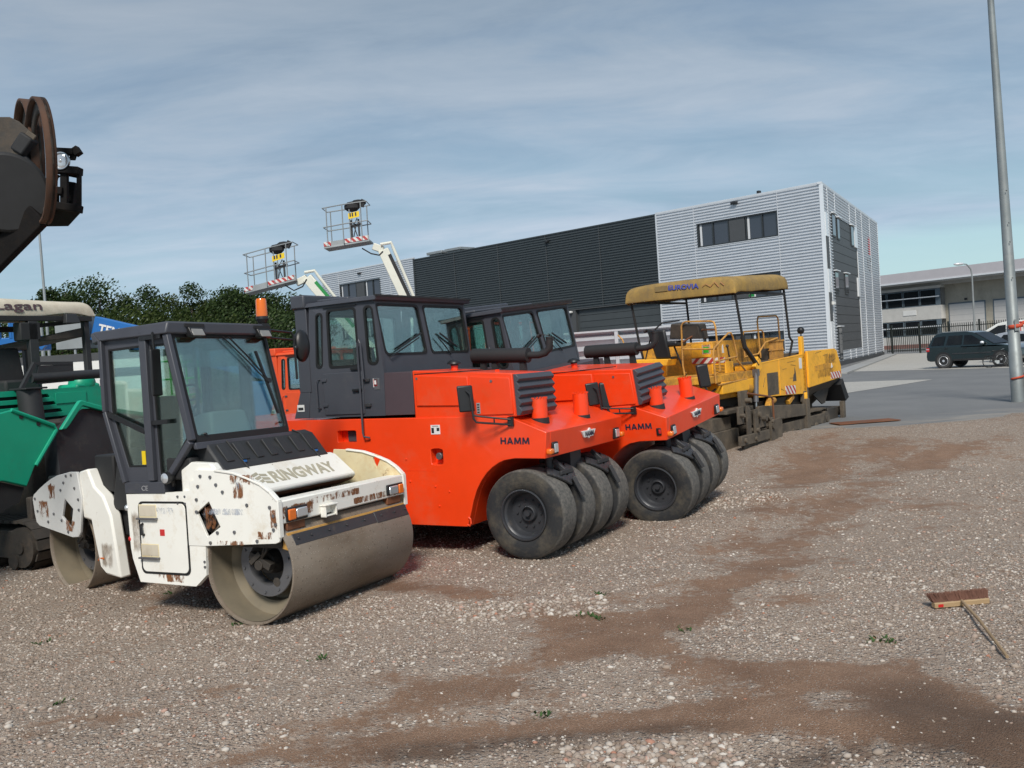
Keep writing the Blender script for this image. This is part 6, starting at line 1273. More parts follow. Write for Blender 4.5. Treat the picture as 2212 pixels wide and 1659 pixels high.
rbox('roof_edge', M['trim'], -.1, LEN+.1, -.2, .08, ZT, ZT+.14); rbox('corner_trim', M['bright_trim'], LEN-.08, LEN+.06, -.1, .08, 0, ZT)
rbox('plinth', M['dark_panel'], 0, LEN, -.02, .10, 0, .30); rbox('wall_lamp', M['decal_white'], .9, 1.5, .1, .3, 4.1, 4.3)
for i, (a, z, w_, h_, mt) in enumerate(((20.9, 8.9, .9, 1.5, 'decal_red'), (20.2, 7.75, .5, .9, 'decal_grey'), (20.9, 7.55, 1.5, .5, 'decal_grey'), (21.8, 8.3, .4, .5, 'decal_grey'))): rbox('logo_mark', M[mt], a, a+w_, .05, .07, z-HP, z-HP+h_)
k = MB(); p0 = Vector((.5, .25, 0)); p1 = TR @ Vector((LEN, -.3, 0)); p2 = Vector((56.3, 22, 0)); p3 = Vector((56.3, .25, 0))
k.add([(p.x, p.y, ZT-.05) for p in (p0, p1, p2, p3)], [(0, 1, 2, 3)]); k.build('roof', M['dark_panel'], WB)
k = MB(); k.add([(p1.x, p1.y, 0), (p2.x, p2.y, 0), (p2.x, p2.y, ZT), (p1.x, p1.y, ZT), (p3.x, p3.y, 0), (p3.x, p3.y, ZT)], [(0, 1, 2, 3), (1, 4, 5, 2)]); k.build('back_wall', M['dark_clad'], WB)
for a in (40.6, 38.0): MB().b(a-1.2, a+.6, 2, 3.5, ZT-.05, ZT+.5).b(a-1.4, a+.8, 1.8, 3.7, ZT+.5, ZT+.75).build('roof_vent', M['galv'], WB, .03)
MB().b(5.2, 5.4, .6, .9, ZT, ZT+.45).build('roof_vent', M['black'], WB, .02)
# ---------------------------------------------------------------- grey hall at the right
d_ = ray(2100, 690); O5 = Vector((0, 0, H))+d_*(100/d_.y); O5.z = 0
GH = empty('office_hall', O5, -35, 0, 0, 1, 'low grey concrete hall with pale roof fascia, window bands and white doors', 'building'); GH.scale = (1, -1, 1)
# local x runs left, y into the building
MB().b(-45, 14, 1.2, 20, 0, 7.6).build('wall', M['conc'], GH)
MB().b(3.45, 14, .0, 1.2, 0, 1.66).b(3.45, 14, 0, 1.2, 3.45, 4.98).b(3.45, 14, .0, 1.2, 6.9, 7.2).build('spandrel', M['conc'], GH)
MB().b(-45, 3.45, .9, 1.3, 0, 7.4).build('brick_wall', M['beige'], GH); MB().b(3.5, 14, -.03, .0, 0, .75).build('plinth', M['red_brick'], GH)
fa = MB().b(-45, 14.5, -1.4, 1.6, 7.80, 8.85).build('roof_fascia', M['lilac'], GH); MB().b(-45, 14.5, -1.46, -1.38, 7.68, 7.85).build('fascia_strip', M['bright_trim'], GH)
MB().b(-45, 14.5, -1.3, 1.6, 7.55, 7.70).b(-45, 14.5, .4, 1.2, 7.2, 7.55).build('soffit', M['conc'], GH); MB().b(-45, 14.5, -1.4, 20, 8.85, 8.9).build('roof', M['lilac'], GH)
for z0, z1 in ((1.70, 3.42), (5.0, 6.85)):
    for i in range(6):
        a1 = 10.0-i*2.05 if i < 3 else 10+2.05*(i-2); a0 = a1-1.95
        if a1 > 14.2: continue
        f = MB().b(a0, a1, .05, .12, z0, z0+.08).b(a0, a1, .05, .12, z1-.1, z1).b(a0, a0+.07, .05, .12, z0, z1).b(a1-.07, a1, .05, .12, z0, z1).b(a0, a1, .05, .12, (z0+z1)/2-.05, (z0+z1)/2+.01).build('window', M['teal_frame'], GH)
        MB().b(a0+.05, a1-.05, .09, .11, z0+.05, z1-.05).build('pane', M['win_black'], f)
    MB().b(3.5, 4.05, .02, .12, z0, z1).build('panel', M['teal_frame'], GH); MB().b(3.45, 14, -.28, -.20, z0+.92, z0+1.02).build('sun_bar', M['bright_trim'], GH)
for a0, a1 in ((-.95, 2.95), (-6.2, -2.0), (-11.4, -7.2), (-16.6, -12.4)):
    o = MB()
    for k in range(8): o.b(a0, a1, .84, .9, .62*k, .62*k+.605)
    o.build('sectional_door', M['light_door'], GH); MB().b(a0-.12, a1+.12, .85, .895, 0, 5.1).build('door_frame', M['teal_frame'], GH)
MB().b(6.4, 8.0, -.05, .0, 4.05, 4.6).build('plaque', M['decal_white'], GH); MB().b(.9, 1.2, .8, .9, 5.3, 5.5).build('wall_lamp', M['black'], GH)
MB().b(7.0, 7.6, 3, 4, 8.9, 9.15).build('roof_vent', M['galv'], GH)
# ---------------------------------------------------------------- bar fence in front of it
f0 = at(*C12(858, 1196), HP); f1 = at(*C12(1240, 1180), HP); fd = (f1-f0).normalized(); f0 = f0-fd*.3
FN = empty('bar_fence', f0, math.degrees(math.atan2(fd.x, fd.y)), 0, 0, 1, 'dark green metal bar fence before the grey hall', 'fence')
FL = 38; b = MB()
for i in range(int(FL/.19)): b.b(.19*i, .19*i+.045, -.02, .02, .15, 2.45)
b.build('bars', M['fence'], FN); MB().b(0, FL, -.03, .03, .25, .33).b(0, FL, -.03, .03, 2.15, 2.23).build('rails', M['fence'], FN)
for i in range(0, 14): MB().b(2.8*i+.5, 2.8*i+.62, -.06, .06, 0, 2.65).build('post', M['fence'], FN)
# ---------------------------------------------------------------- corrugated hoarding behind the rollers
hA = at_depth(1200, 733, 27); hBp = at_depth(1660, 714, 24.5); dA = (hBp-hA); dA.z = 0; hA.z = 0
HO = empty('corrugated_hoarding', (hA.x, hA.y, HP), math.degrees(math.atan2(dA.x, dA.y)), 0, 0, 1, 'light grey hoarding of corrugated metal sheets behind the rollers and paver', 'hoarding')
Lh = dA.length*.62; b = MB(); zz = []; nW = 9
for i in range(nW*8+1):
    z = 2.62*i/(nW*8); zz.append((-.045*math.sin(2*math.pi*nW*z/2.62)**3-.03*math.sin(2*math.pi*nW*z/2.62), z))
for k in range(2):
    x0 = k*Lh/2+.01; x1 = (k+1)*Lh/2-.01; vs = []
    for y, z in zz: vs += [(x0, y, z), (x1, y, z)]
    q = MB().add(vs, [(2*i, 2*i+1, 2*i+3, 2*i+2) for i in range(len(zz)-1)]); q.build('sheet', M['sheet'], HO, 0, 50)
for k in range(3): MB().b(k*Lh/2-.05, k*Lh/2+.05, -.09, .05, 0, 2.66).build('post', M['trim'], HO)
MB().b(-.05, Lh+.05, -.10, .10, 2.62, 2.67).build('capping', M['trim'], HO)
# ---------------------------------------------------------------- lamp mast with straps, street lamp, poles
lb = at(2200, 868, .3)
LM = empty('lamp_mast', (lb.x, lb.y, .3), 90, 0, 0, 1, 'tall tapered galvanised lamp mast with red straps, right edge', 'lamp post'); LM.rotation_euler.y = R(-1.1)
MB().tube([(0, 0, -.1), (0, 0, 1.35), (0, 0, 1.36), (0, 0, 5), (0, 0, 12)], [.170, .160, .148, .122, .07], 28).build('mast', M['mast'], LM, 0, 60)
MB().tube([(0, 0, 11.9), (.0, -.3, 12.2), (0, -1.2, 12.3)], .04, 10).build('arm', M['mast'], LM); MB().b(-.12, .12, -1.8, -1.1, 12.25, 12.38).build('lamp_head', M['conc'], LM, .04)
for z in (5.6, 4.75, 4.25, 3.3): MB().cyl((-.03, -.16, z), (-.03, -.20, z-.01), .012, n=6).build('bolt', M['dark_steel'], LM)
MB().b(-.06, .06, -.185, -.165, 1.9, 2.2).build('hatch', M['mast'], LM)
def ribbon(name, pts, w, label):
    b = MB(); vs = []
    for p, dz in pts: vs += [Vector(p)+Vector((0, 0, -w/2)), Vector(p)+Vector((0, 0, w/2+dz))]
    o = b.add(vs, [(2*i, 2*i+1, 2*i+3, 2*i+2) for i in range(len(pts)-1)]).build(name, M['strap'], None, 0, 40)
    m = o.modifiers.new('thick', 'SOLIDIFY'); m.thickness = .012; return tag(o, label, 'strap', 'straps on the lamp mast')
def band(z, tilt, sag):
    P_ = []
    for i in range(9):
        a = R(190+i*22); r = .19; P_.append(((lb.x+r*math.cos(a), lb.y+r*math.sin(a), z+tilt*(i/8)), .0))
    for k in range(5): P_.append(((lb.x+.20+.30*k/1.0*.6, lb.y-.02+.03*k, z+tilt+sag*(k+1)), .01*k))
    return P_
s1 = ribbon('ratchet_strap', band(2.30, .06, .035), .10, 'red strap round the lamp mast, the upper one')
s2 = ribbon('ratchet_strap', band(.92, .12, .02)[:11], .05, 'narrow red strap low on the lamp mast')
s3 = ribbon('ratchet_strap', [((lb.x+.24+.03*math.sin(i*1.1), lb.y-.08, 2.3-.21*i), .0) for i in range(9)], .06, 'loose red strap end hanging down beside the mast')
s3.rotation_euler.x = 0
# widen the hanging strap sideways
for i, v in enumerate(s3.data.vertices): v.co.x += (-.035 if i % 2 else .035); v.co.z += (-.05 if i % 2 else .05)
# gate leaf at the very right
GT = empty('yard_gate', (lb.x+.36, lb.y-.35, .3), 62, 0, 0, 1, 'black barred yard gate leaf tied to the lamp mast', 'gate')
b = MB().b(0, .09, -.04, .04, .28, 2.45).b(0, 4, -.04, .04, 2.30, 2.40).b(0, 4, -.04, .04, .28, .38).b(3.9, 4, -.04, .04, .0, 2.4)
b.build('gate_frame', M['fence'], GT); b = MB()
for i in range(1, 32): b.b(.12*i, .12*i+.035, -.02, .02, .3, 2.38)
b.build('bars', M['fence'], GT); MB().b(.35, .75, -.05, -.03, 1.95, 2.2).build('gate_sign', M['decal_white'], GT)
MB().b(3.85, 4.05, -.1, .1, -.05, 2.6).build('gate_post', M['fence'], GT); MB().cyl((.05, -.03, .12), (.05, .03, .12), .12, n=18).b(.02, .08, -.02, .02, .1, .3).build('gate_wheel', M['black'], GT)
sp_ = at_depth(2105, 700, 76)
SL = empty('street_lamp', (sp_.x, sp_.y, HP), 90, 0, 0, 1, 'slim grey street lamp with bent arm in front of the grey hall', 'street lamp')
MB().tube([(0, 0, 0), (0, 0, 6.2), (-.1, -.05, 6.75), (-.5, -.2, 7.15), (-.85, -.3, 7.2)], [.09, .06, .055, .05, .045], 10).build('pole', M['galv'], SL); MB().ball((-1.25, -.45, 7.2), .45, 12, (1, .45, .28)).build('lamp_head', M['trim'], SL, 0, 60)
poles = [(80, 440, 90, 785, 42, 'tall thin galvanised pole behind the cream canopy', .075), (158, 700, 165, 790, 34, 'short thin pole in front of the trees, between canopy and white roller cab', .06), (88, 700, 92, 790, 30, 'pale square post standing behind the cream canopy', .08)]
for x0, y0, x1, y1, Y_, lab, rad in poles:
    t0 = at_depth(x0, y0, Y_); p = empty('pole', (t0.x, t0.y, HP), 90, 0, 0, 1, lab, 'pole', 'poles before the trees')
    MB().cyl((0, 0, 0), (0, 0, t0.z-HP), rad, rad*.7, 10).build('shaft', M['galv'], p); MB().cyl((0, 0, 0), (0, 0, .3), rad*1.5, rad*1.4, 10).build('foot', M['galv'], p)
# ---------------------------------------------------------------- broom
b0 = at(2016, 1308, .03); b1 = at(2134, 1297, .03); be = at(2176, 1420, .02); bd_ = (b1-b0); bl = bd_.length
BR_ = empty('broom', ((b0.x+b1.x)/2, (b0.y+b1.y)/2, terrain(b0.x, b0.y)+.012), math.degrees(math.atan2(bd_.x, bd_.y)), 0, 0, 1, 'wooden push broom with brown bristles lying upside on the gravel', 'broom')
MB().hexa([(-bl/2, -.025, .0), (bl/2, -.025, .0), (bl/2, .03, .0), (-bl/2, .03, .0), (-bl/2, -.03, .044), (bl/2, -.03, .044), (bl/2, .03, .052), (-bl/2, .03, .052)]).build('head', M['wood'], BR_, .005)
rr = random.Random(4); b = MB()
for i in range(900):
    x = rr.uniform(-bl/2, bl/2); z = rr.uniform(.005, .06); l = rr.uniform(.065, .09); fx = x/bl*.05+rr.gauss(0, .008)
    p = Vector((x, rr.uniform(-.015, .03), .046)); q = p+Vector((fx, l*.62+rr.gauss(0, .004), l*.75)); s = Vector((.0035, 0, 0)); b.add([p-s, p+s, q+s*.6, q-s*.6], [(0, 1, 2, 3)])
b.build('bristles', M['bristle'], BR_, 0, 0, recalc=False)
MB().b(-bl/2+.03, -bl/2+.075, -.0305, -.027, .01, .034).build('label', M['red'], BR_)
eL = BR_.matrix_basis.inverted() @ Vector((be.x, be.y, terrain(be.x, be.y)+.03))
MB().tube([(.0, -.02, .045), ((eL.x)*.45, eL.y*.45, .05+eL.z*.4), (eL.x, eL.y, eL.z)], [.0125, .0125, .012], 10).build('handle', M['wood_dark'], BR_, 0, 60)
# steel plate at the edge of the asphalt
p0 = at(1868, 912, .31); o = MB().b(-.75, .75, -.28, .28, 0, .02); o = o.build('steel_plate', M['rust'], None, .004); o.location = (p0.x, p0.y, .315); o.rotation_euler.z = R(6); tag(o, 'flat rusty steel plate lying on the asphalt beside the yellow paver', 'plate')
# ---------------------------------------------------------------- trees
def leaf_cloud(b, lobes, N, size, r):
    for _ in range(N):
        c, rad = lobes[r.randrange(len(lobes))]
        d = Vector((r.gauss(0, 1), r.gauss(0, 1), r.gauss(0, 1))).normalized()*(rad*(r.random()**.4))
        d.z *= .85; p = Vector(c)+d
        n = Vector((r.gauss(0, 1), r.gauss(0, 1), r.gauss(0, 1)+.4)).normalized(); u = n.orthogonal().normalized(); w_ = n.cross(u); s = size*r.uniform(.6, 1.4)
        b.add([p-u*s, p-w_*s*.55, p+u*s, p+w_*s*.55], [(0, 1, 2, 3)])
def tree(x, y, h, wid, seed, label, mat='leaf', N=3600, trunk=.30):
    r = random.Random(seed); E = empty('tree', (x, y, .2), 90, 0, 0, 1, label, 'tree', 'trees behind the yard')
    b = MB().tube([(0, 0, 0), (r.uniform(-.2, .2), 0, h*.35), (r.uniform(-.4, .4), r.uniform(-.3, .3), h*.8)], [trunk, trunk*.7, trunk*.2], 8)
    lobes = []
    for i in range(22):
        t = r.uniform(.22, .93); q = math.sin(math.pi*min(1, (t-.12)/.95))**.7
        a = r.uniform(0, 6.28); rad = wid*.5*q*r.uniform(.35, 1.0); c = Vector((rad*math.cos(a), rad*math.sin(a)*.8, h*t)); lr = wid*r.uniform(.13, .24)
        lobes.append((c, lr*r.uniform(.7, 1.2))); b.tube([(0, 0, h*t*.55), tuple(c*.55+Vector((0, 0, h*t*.3))), tuple(c)], [trunk*.35, trunk*.2, .03], 5)
    lobes.append((Vector((0, 0, h*.93)), wid*.14))
    b.build('trunk', M['bark'], E, 0, 40)
    f = MB(); leaf_cloud(f, lobes, int(N*1.35), .098, r); f.build('crown', M[mat], E, 0, 0, recalc=False)
TR_ = [(102, 618, 3.6), (150, 640, 4.5), (205, 613, 6.5), (262, 632, 5), (318, 618, 5.0), (365, 628, 4.5), (412, 612, 5.2), (455, 640, 4), (492, 622, 5.0), (540, 622, 5.2), (585, 640, 5.0), (622, 660, 4.5)]
TR_ = [(a, b+(13 if i % 2 else 5), c_) for i, (a, b, c_) in enumerate(TR_)]
TL_ = ['slender dark tree farthest left behind the cream canopy', 'low dark tree between two taller ones at the left', 'broad dark green tree with a wide crown left of centre row', 'lower bushy tree above the blue boom', 'round topped dark tree right above the white roller cab roof', 'shorter dense tree behind the white roller cab', 'tall dark tree with a domed top over the white roller cab', 'low light green tree filling a dip in the tree row', 'dark tree left of the amber beacon', 'dense tree right behind the amber beacon', 'dark tree under the left lift basket', 'smaller tree at the right end of the row, next to the dark cab']
for i, ((px, py, wd), lab) in enumerate(zip(TR_, TL_)):
    Y_ = 60+((i*37) % 9); p = at_depth(px, py, Y_); tree(p.x, p.y, p.z, wd*1.2, 40+i, lab, 'leaf2' if i in (7, 5) else 'leaf', 7000)
for i, (px, py, wd, lab) in enumerate(((20, 700, 7, 'low dark bush behind the blue platform at the far left'), (130, 700, 6, 'wide shrub under the left trees'), (250, 690, 6, 'light green shrub above the white trailer'), (350, 680, 6, 'bright bushy shrub behind the white roller cab'), (430, 690, 7, 'pale green shrub below the tall trees'), (520, 690, 6, 'shrub seen through the mirror arms of the white roller'), (600, 700, 6, 'shrub behind the orange cab'))):
    p = at_depth(px, py, 56); tree(p.x, p.y, p.z, wd*1.5, 80+i, lab, 'leaf2' if i in (2, 3, 4) else 'leaf', 5000, .14)
# distant tree tops over the grey hall
p = at_depth(2292*.785511, 752*.785511, 140)
for dx, h, lab in ((0, 10.6, 'small tree top peeping over the roof of the grey hall'),):
    q = at_depth((2216+1385/3.6867)*.785511, (650+325/3.6867)*.785511, 128); tree(q.x, q.y, q.z, 3.5, 99, lab, 'leaf', 900, .2)
# ---------------------------------------------------------------- cars, van, bicycle
def car_wheel(par, x, y, z, r, w, rimm):
    t = MB().lathe([(r*.62, -w/2), (r*.85, -w/2-.01), (r, -w/2+.03), (r, w/2-.03), (r*.85, w/2+.01), (r*.62, w/2)], (x, y, z), 'y', 32).build('wheel', M['tyre'], par, 0, 40)
    b = MB().lathe([(r*.64, -w/2+.005), (r*.60, -w/2-.012), (r*.55, -w/2+.01), (r*.54, w/2)], (x, y, z), 'y', 28)
    for k in range(5):
        a = 2*math.pi*k/5+.3; b.bar((x+r*.12*math.cos(a), y-w/2+.02, z+r*.12*math.sin(a)), (x+r*.57*math.cos(a), y-w/2+.01, z+r*.57*math.sin(a)), .03, r*.26, up=(0, 1, 0)) if False else b.hexa([Vector((x, y-w/2+.03, z))+Matrix.Rotation(-a, 3, 'Y') @ Vector(p) for p in ((r*.08, 0, -r*.10), (r*.57, 0, -r*.16), (r*.57, .02, -r*.16), (r*.08, .02, -r*.10), (r*.08, 0, r*.10), (r*.57, 0, r*.16), (r*.57, .02, r*.16), (r*.08, .02, r*.10))])
    b.cyl((x, y-w/2-.0, z), (x, y-w/2+.05, z), r*.16, n=14)
    b.build('rim', rimm, t, 0, 30); MB().cyl((x, y-w/2+.06, z), (x, y-w/2+.07, z), r*.56, n=24).build('brake_disc', M['dark_steel'], t)
    return t
def car_body(name, loc, az, label, cat, low, roof, W, mat, glassm, wins, wheels, wr, rimm, tumble=.16, sc=1.0, group=None):
    """low: side outline up to the belt line; roof: greenhouse outline from the belt up; both in the xz plane, extruded across the width"""
    E = empty(name, loc, az, 0, 0, sc, label, cat, group)
    arches = []
    b = MB().prism(low, 'xz', 0, W); body = b.build('body', mat, E, .05, 40, 3)
    zb = min(p[1] for p in roof); zt = max(p[1] for p in roof)
    def sh(x, y, z): k = (z-zb)/(zt-zb)*tumble; return (x, y+k if y < W/2 else y-k, z)
    n = len(roof); vs = [sh(x, .03, z) for x, z in roof]+[sh(x, W-.03, z) for x, z in roof]
    tri = [tuple(t_) for t_ in geometry.tessellate_polygon([[Vector((p[0], p[1], 0)) for p in roof]])]
    b = MB().add(vs, tri+[tuple(i+n for i in reversed(t_)) for t_ in tri]+[(i, (i+1) % n, n+(i+1) % n, n+i) for i in range(n)])
    rf = b.build('roof', mat, E, .05, 40, 3)
    for wn in wins:
        for y0 in (0, 1):
            q = MB(); vs = []
            for off in (-.014, -.002):
                for x, z in wn:
                    p = sh(x, .03+off, z); vs.append(p if y0 == 0 else (p[0], W-p[1], p[2]))
            m_ = len(wn); q.add(vs, [tuple(range(m_)), tuple(range(2*m_-1, m_-1, -1))]+[(i, (i+1) % m_, m_+(i+1) % m_, m_+i) for i in range(m_)]); q.build('side_window', glassm, rf, 0, 0)
    for x in wheels:
        for y in (.10, W-.10):
            w = car_wheel(E, x, y, wr, wr, .22, rimm)
            if y > W/2: w.location = Vector((2*x, 2*y, 0)); w.rotation_euler.z = math.pi
        MB().lathe([(wr*1.16, -.004), (wr*1.16, .20)], (x, 0, wr*1.02), 'y', 32).lathe([(wr*1.16, -.004), (.02, -.003)], (x, 0, wr*1.02), 'y', 32).build('wheel_arch', M['matt_black'], E, 0, 40)
    return E, body, rf
sr = at(*C12(1400, 1340), HP); sf = at(*C12(1985, 1322), HP); sd_ = sf-sr; saz = math.degrees(math.atan2(sd_.x, sd_.y)); WBs = sd_.length
k = WBs/2.82
low = [(-.86, .42), (-.88, .62), (-.84, 1.0), (-.82, 1.12), (2.55, 1.12), (2.9, 1.08), (3.45, 1.0), (3.72, .86), (3.74, .50), (3.6, .36), (-.70, .36)]
roof = [(-.82, 1.08), (-.62, 1.55), (-.42, 1.74), (-.1, 1.80), (1.05, 1.80), (1.45, 1.74), (2.5, 1.08)]
wins = [[(-.62, 1.16), (-.46, 1.58), (.10, 1.62), (.02, 1.16)], [(.14, 1.16), (.26, 1.62), (.95, 1.62), (.92, 1.16)], [(1.02, 1.16), (1.05, 1.62), (1.40, 1.60), (2.12, 1.16)]]
CARM, bd1, rf1 = car_body('parked_car', (sr.x, sr.y, HP), saz, 'dark green off-road estate car parked on the brick bays, side on', 'car', low, roof, 1.83, M['car_green'], M['glass_dark'], wins, (0, 2.82), .38, M['alloy'], .17, k)
MB().hexa([(1.52, .2, 1.70), (1.52, 1.63, 1.70), (2.44, 1.72, 1.13), (2.44, .11, 1.13), (1.55, .2, 1.72), (1.55, 1.63, 1.72), (2.47, 1.72, 1.15), (2.47, .11, 1.15)]).build('windscreen', M['glass_dark'], rf1)
MB().b(-.885, -.70, -.012, .2, .86, 1.06).build('tail_light', M['red'], CARM, .03); MB().b(-.887, -.72, -.014, .19, .96, 1.01).build('tail_light', M['lens'], CARM, .01)
MB().ball((2.0, -.10, 1.22), .12, 12, (.8, .7, .6)).build('mirror', M['bright_trim'], CARM, 0, 60); MB().b(1.9, 2.1, -.19, -.02, 1.10, 1.17).build('mirror_foot', M['car_green'], CARM, .02)
for x in (.08, 1.05): MB().b(x, x+.16, -.025, 0, .98, 1.02).build('door_handle', M['black'], CARM, .01)
for x in (.10, 1.0, 2.1): MB().b(x, x+.008, -.003, .01, .50, 1.12).build('door_gap', M['matt_black'], CARM)
MB().b(.45, 2.35, -.02, .02, .70, .75).build('trim_strip', M['dark_steel'], CARM, .008); MB().b(.5, 2.3, -.03, .05, .36, .46).build('sill', M['matt_black'], CARM, .02)
MB().tube([(-.86, .9, .45), (-1.05, .9, .44), (-1.10, .9, .50)], .03, 8).ball((-1.10, .9, .54), .04).build('tow_bar', M['galv'], CARM)
MB().bar((-.1, .22, 1.82), (1.2, .22, 1.82), .03, .04).build('roof_rail', M['galv'], rf1); MB().b(3.3, 3.5, -.012, .03, .78, .83).build('indicator', M['lens'], CARM)
# white van with RUTTE lettering behind it
vp = at(*C12(2060, 1262), HP)
low = [(-1.0, .40), (-1.02, 1.2), (2.9, 1.2), (3.4, 1.12), (3.62, .9), (3.64, .40)]; low = [(-3.6, .40), (-3.62, 1.25), (1.2, 1.25), (1.9, 1.12), (2.2, .95), (2.25, .40)]
roof = [(-3.6, 1.22), (-3.5, 1.85), (-3.2, 1.98), (-.6, 1.98), (.0, 1.88), (1.2, 1.22)]
q0 = at(*C12(1730, 1255), HP); vdir = saz+180
VN, bv, rv = car_body('delivery_van', (q0.x+3.2*math.sin(R(saz))+1.6, q0.y+3.2*math.cos(R(saz))+5.0, HP), vdir, 'white delivery van with dark lettering, half behind the dark green car', 'van', low, roof, 1.75, M['car_white'], M['glass_dark'], [[(-.45, 1.3), (-.45, 1.78), (-.05, 1.75), (.75, 1.3)]], (-2.6, .9), .32, M['alloy'], .10, 1.15)
text('lettering', 'RU', M['decal_dark'], VN, (-.55, 1.80, 1.35), (-1, 0, 0), (0, 0, 1), .52, .36, .01); text('lettering', 'TT', M['decal_red'], VN, (-1.15, 1.805, 1.35), (-1, 0, 0), (0, 0, 1), .5, .55, .01); text('lettering', 'EN', M['decal_dark'], VN, (-1.75, 1.80, 1.35), (-1, 0, 0), (0, 0, 1), .6, .36, .01)
MB().b(-3.4, -.4, 1.78, 1.80, 1.02, 1.08).build('stripe', M['decal_yellow'], VN)
# silver and red hatchback between van and car
hp_ = at(*C12(2010, 1290), HP)
low = [(-.7, .35), (-.72, .95), (2.6, .92), (3.2, .80), (3.3, .35)]; roof = [(-.65, .92), (-.2, 1.42), (.3, 1.5), (1.2, 1.45), (2.2, .9)]
HB, b_, r_2 = car_body('parked_car', (hp_.x+1.2, hp_.y+2.6, HP), saz, 'silver hatchback with red tail lights behind the dark green car', 'car', low, roof, 1.7, M['car_silver'], M['glass_dark'], [[(-.15, .98), (.15, 1.36), (1.1, 1.36), (1.95, .98)]], (0, 2.5), .31, M['alloy'], .14, 1.1)
MB().b(-.73, -.45, -.02, .25, .72, 1.02).build('tail_light', M['red'], HB, .03)
# bicycle
w1 = at(*C12(1862, 1333), HP); w2 = at(*C12(2068, 1322), HP); bdv = w2-w1; bk = bdv.length/1.08
BK = empty('bicycle', (w1.x, w1.y, HP), math.degrees(math.atan2(bdv.x, bdv.y)), 0, R(-6), bk, 'dark upright bicycle on its stand beside the parked dark green car', 'bicycle')
for x in (0, 1.08):
    t = MB().tube([(x+.33*math.cos(R(10*i)), 0, .345+.33*math.sin(R(10*i))) for i in range(36)], .026, 8, closed=True).build('wheel', M['matt_black'], BK, 0, 60)
    s = MB().cyl((x, -.05, .345), (x, .05, .345), .02)
    for i in range(14): a = R(360*i/14); s.cyl((x, .0, .345), (x+.32*math.cos(a), 0, .345+.32*math.sin(a)), .0022, n=4)
    s.build('spokes', M['galv'], t); MB().tube([(x+.37*math.cos(R(20+12*i)), 0, .345+.37*math.sin(R(20+12*i))) for i in range(13)], .016, 6).build('mudguard', M['black'], BK)
b = MB()
for pts in ([(0, 0, .345), (.45, 0, .30), (.90, 0, .82)], [(.45, 0, .30), (.33, 0, .95)], [(0, 0, .345), (.36, 0, .78)], [(.36, 0, .72), (.87, 0, .78)], [(1.08, 0, .345), (.95, 0, .62), (.84, 0, 1.02)]): b.tube(pts, .024, 8)
fr_ = b.build('frame', M['black'], BK, 0, 50); MB().tube([(.72, -.25, 1.06), (.84, -.08, 1.08), (.84, .08, 1.08), (.72, .25, 1.06)], .013, 8).build('handlebar', M['galv'], BK)
MB().hexa([(.18, -.08, .96), (.46, -.03, .97), (.46, .03, .97), (.18, .08, .96), (.18, -.09, 1.02), (.46, -.02, 1.0), (.46, .02, 1.0), (.18, .09, 1.02)]).build('saddle', M['black'], BK, .02); MB().tube([(-.3, -.08, .72), (.3, -.06, .72), (.3, .06, .72), (-.3, .08, .72)], .01, 6, closed=True).build('carrier', M['black'], BK); MB().b(.3, .55, -.04, -.02, .30, .42).cyl((.45, -.08, .30), (.45, .08, .30), .09, n=14).build('crank', M['galv'], BK)
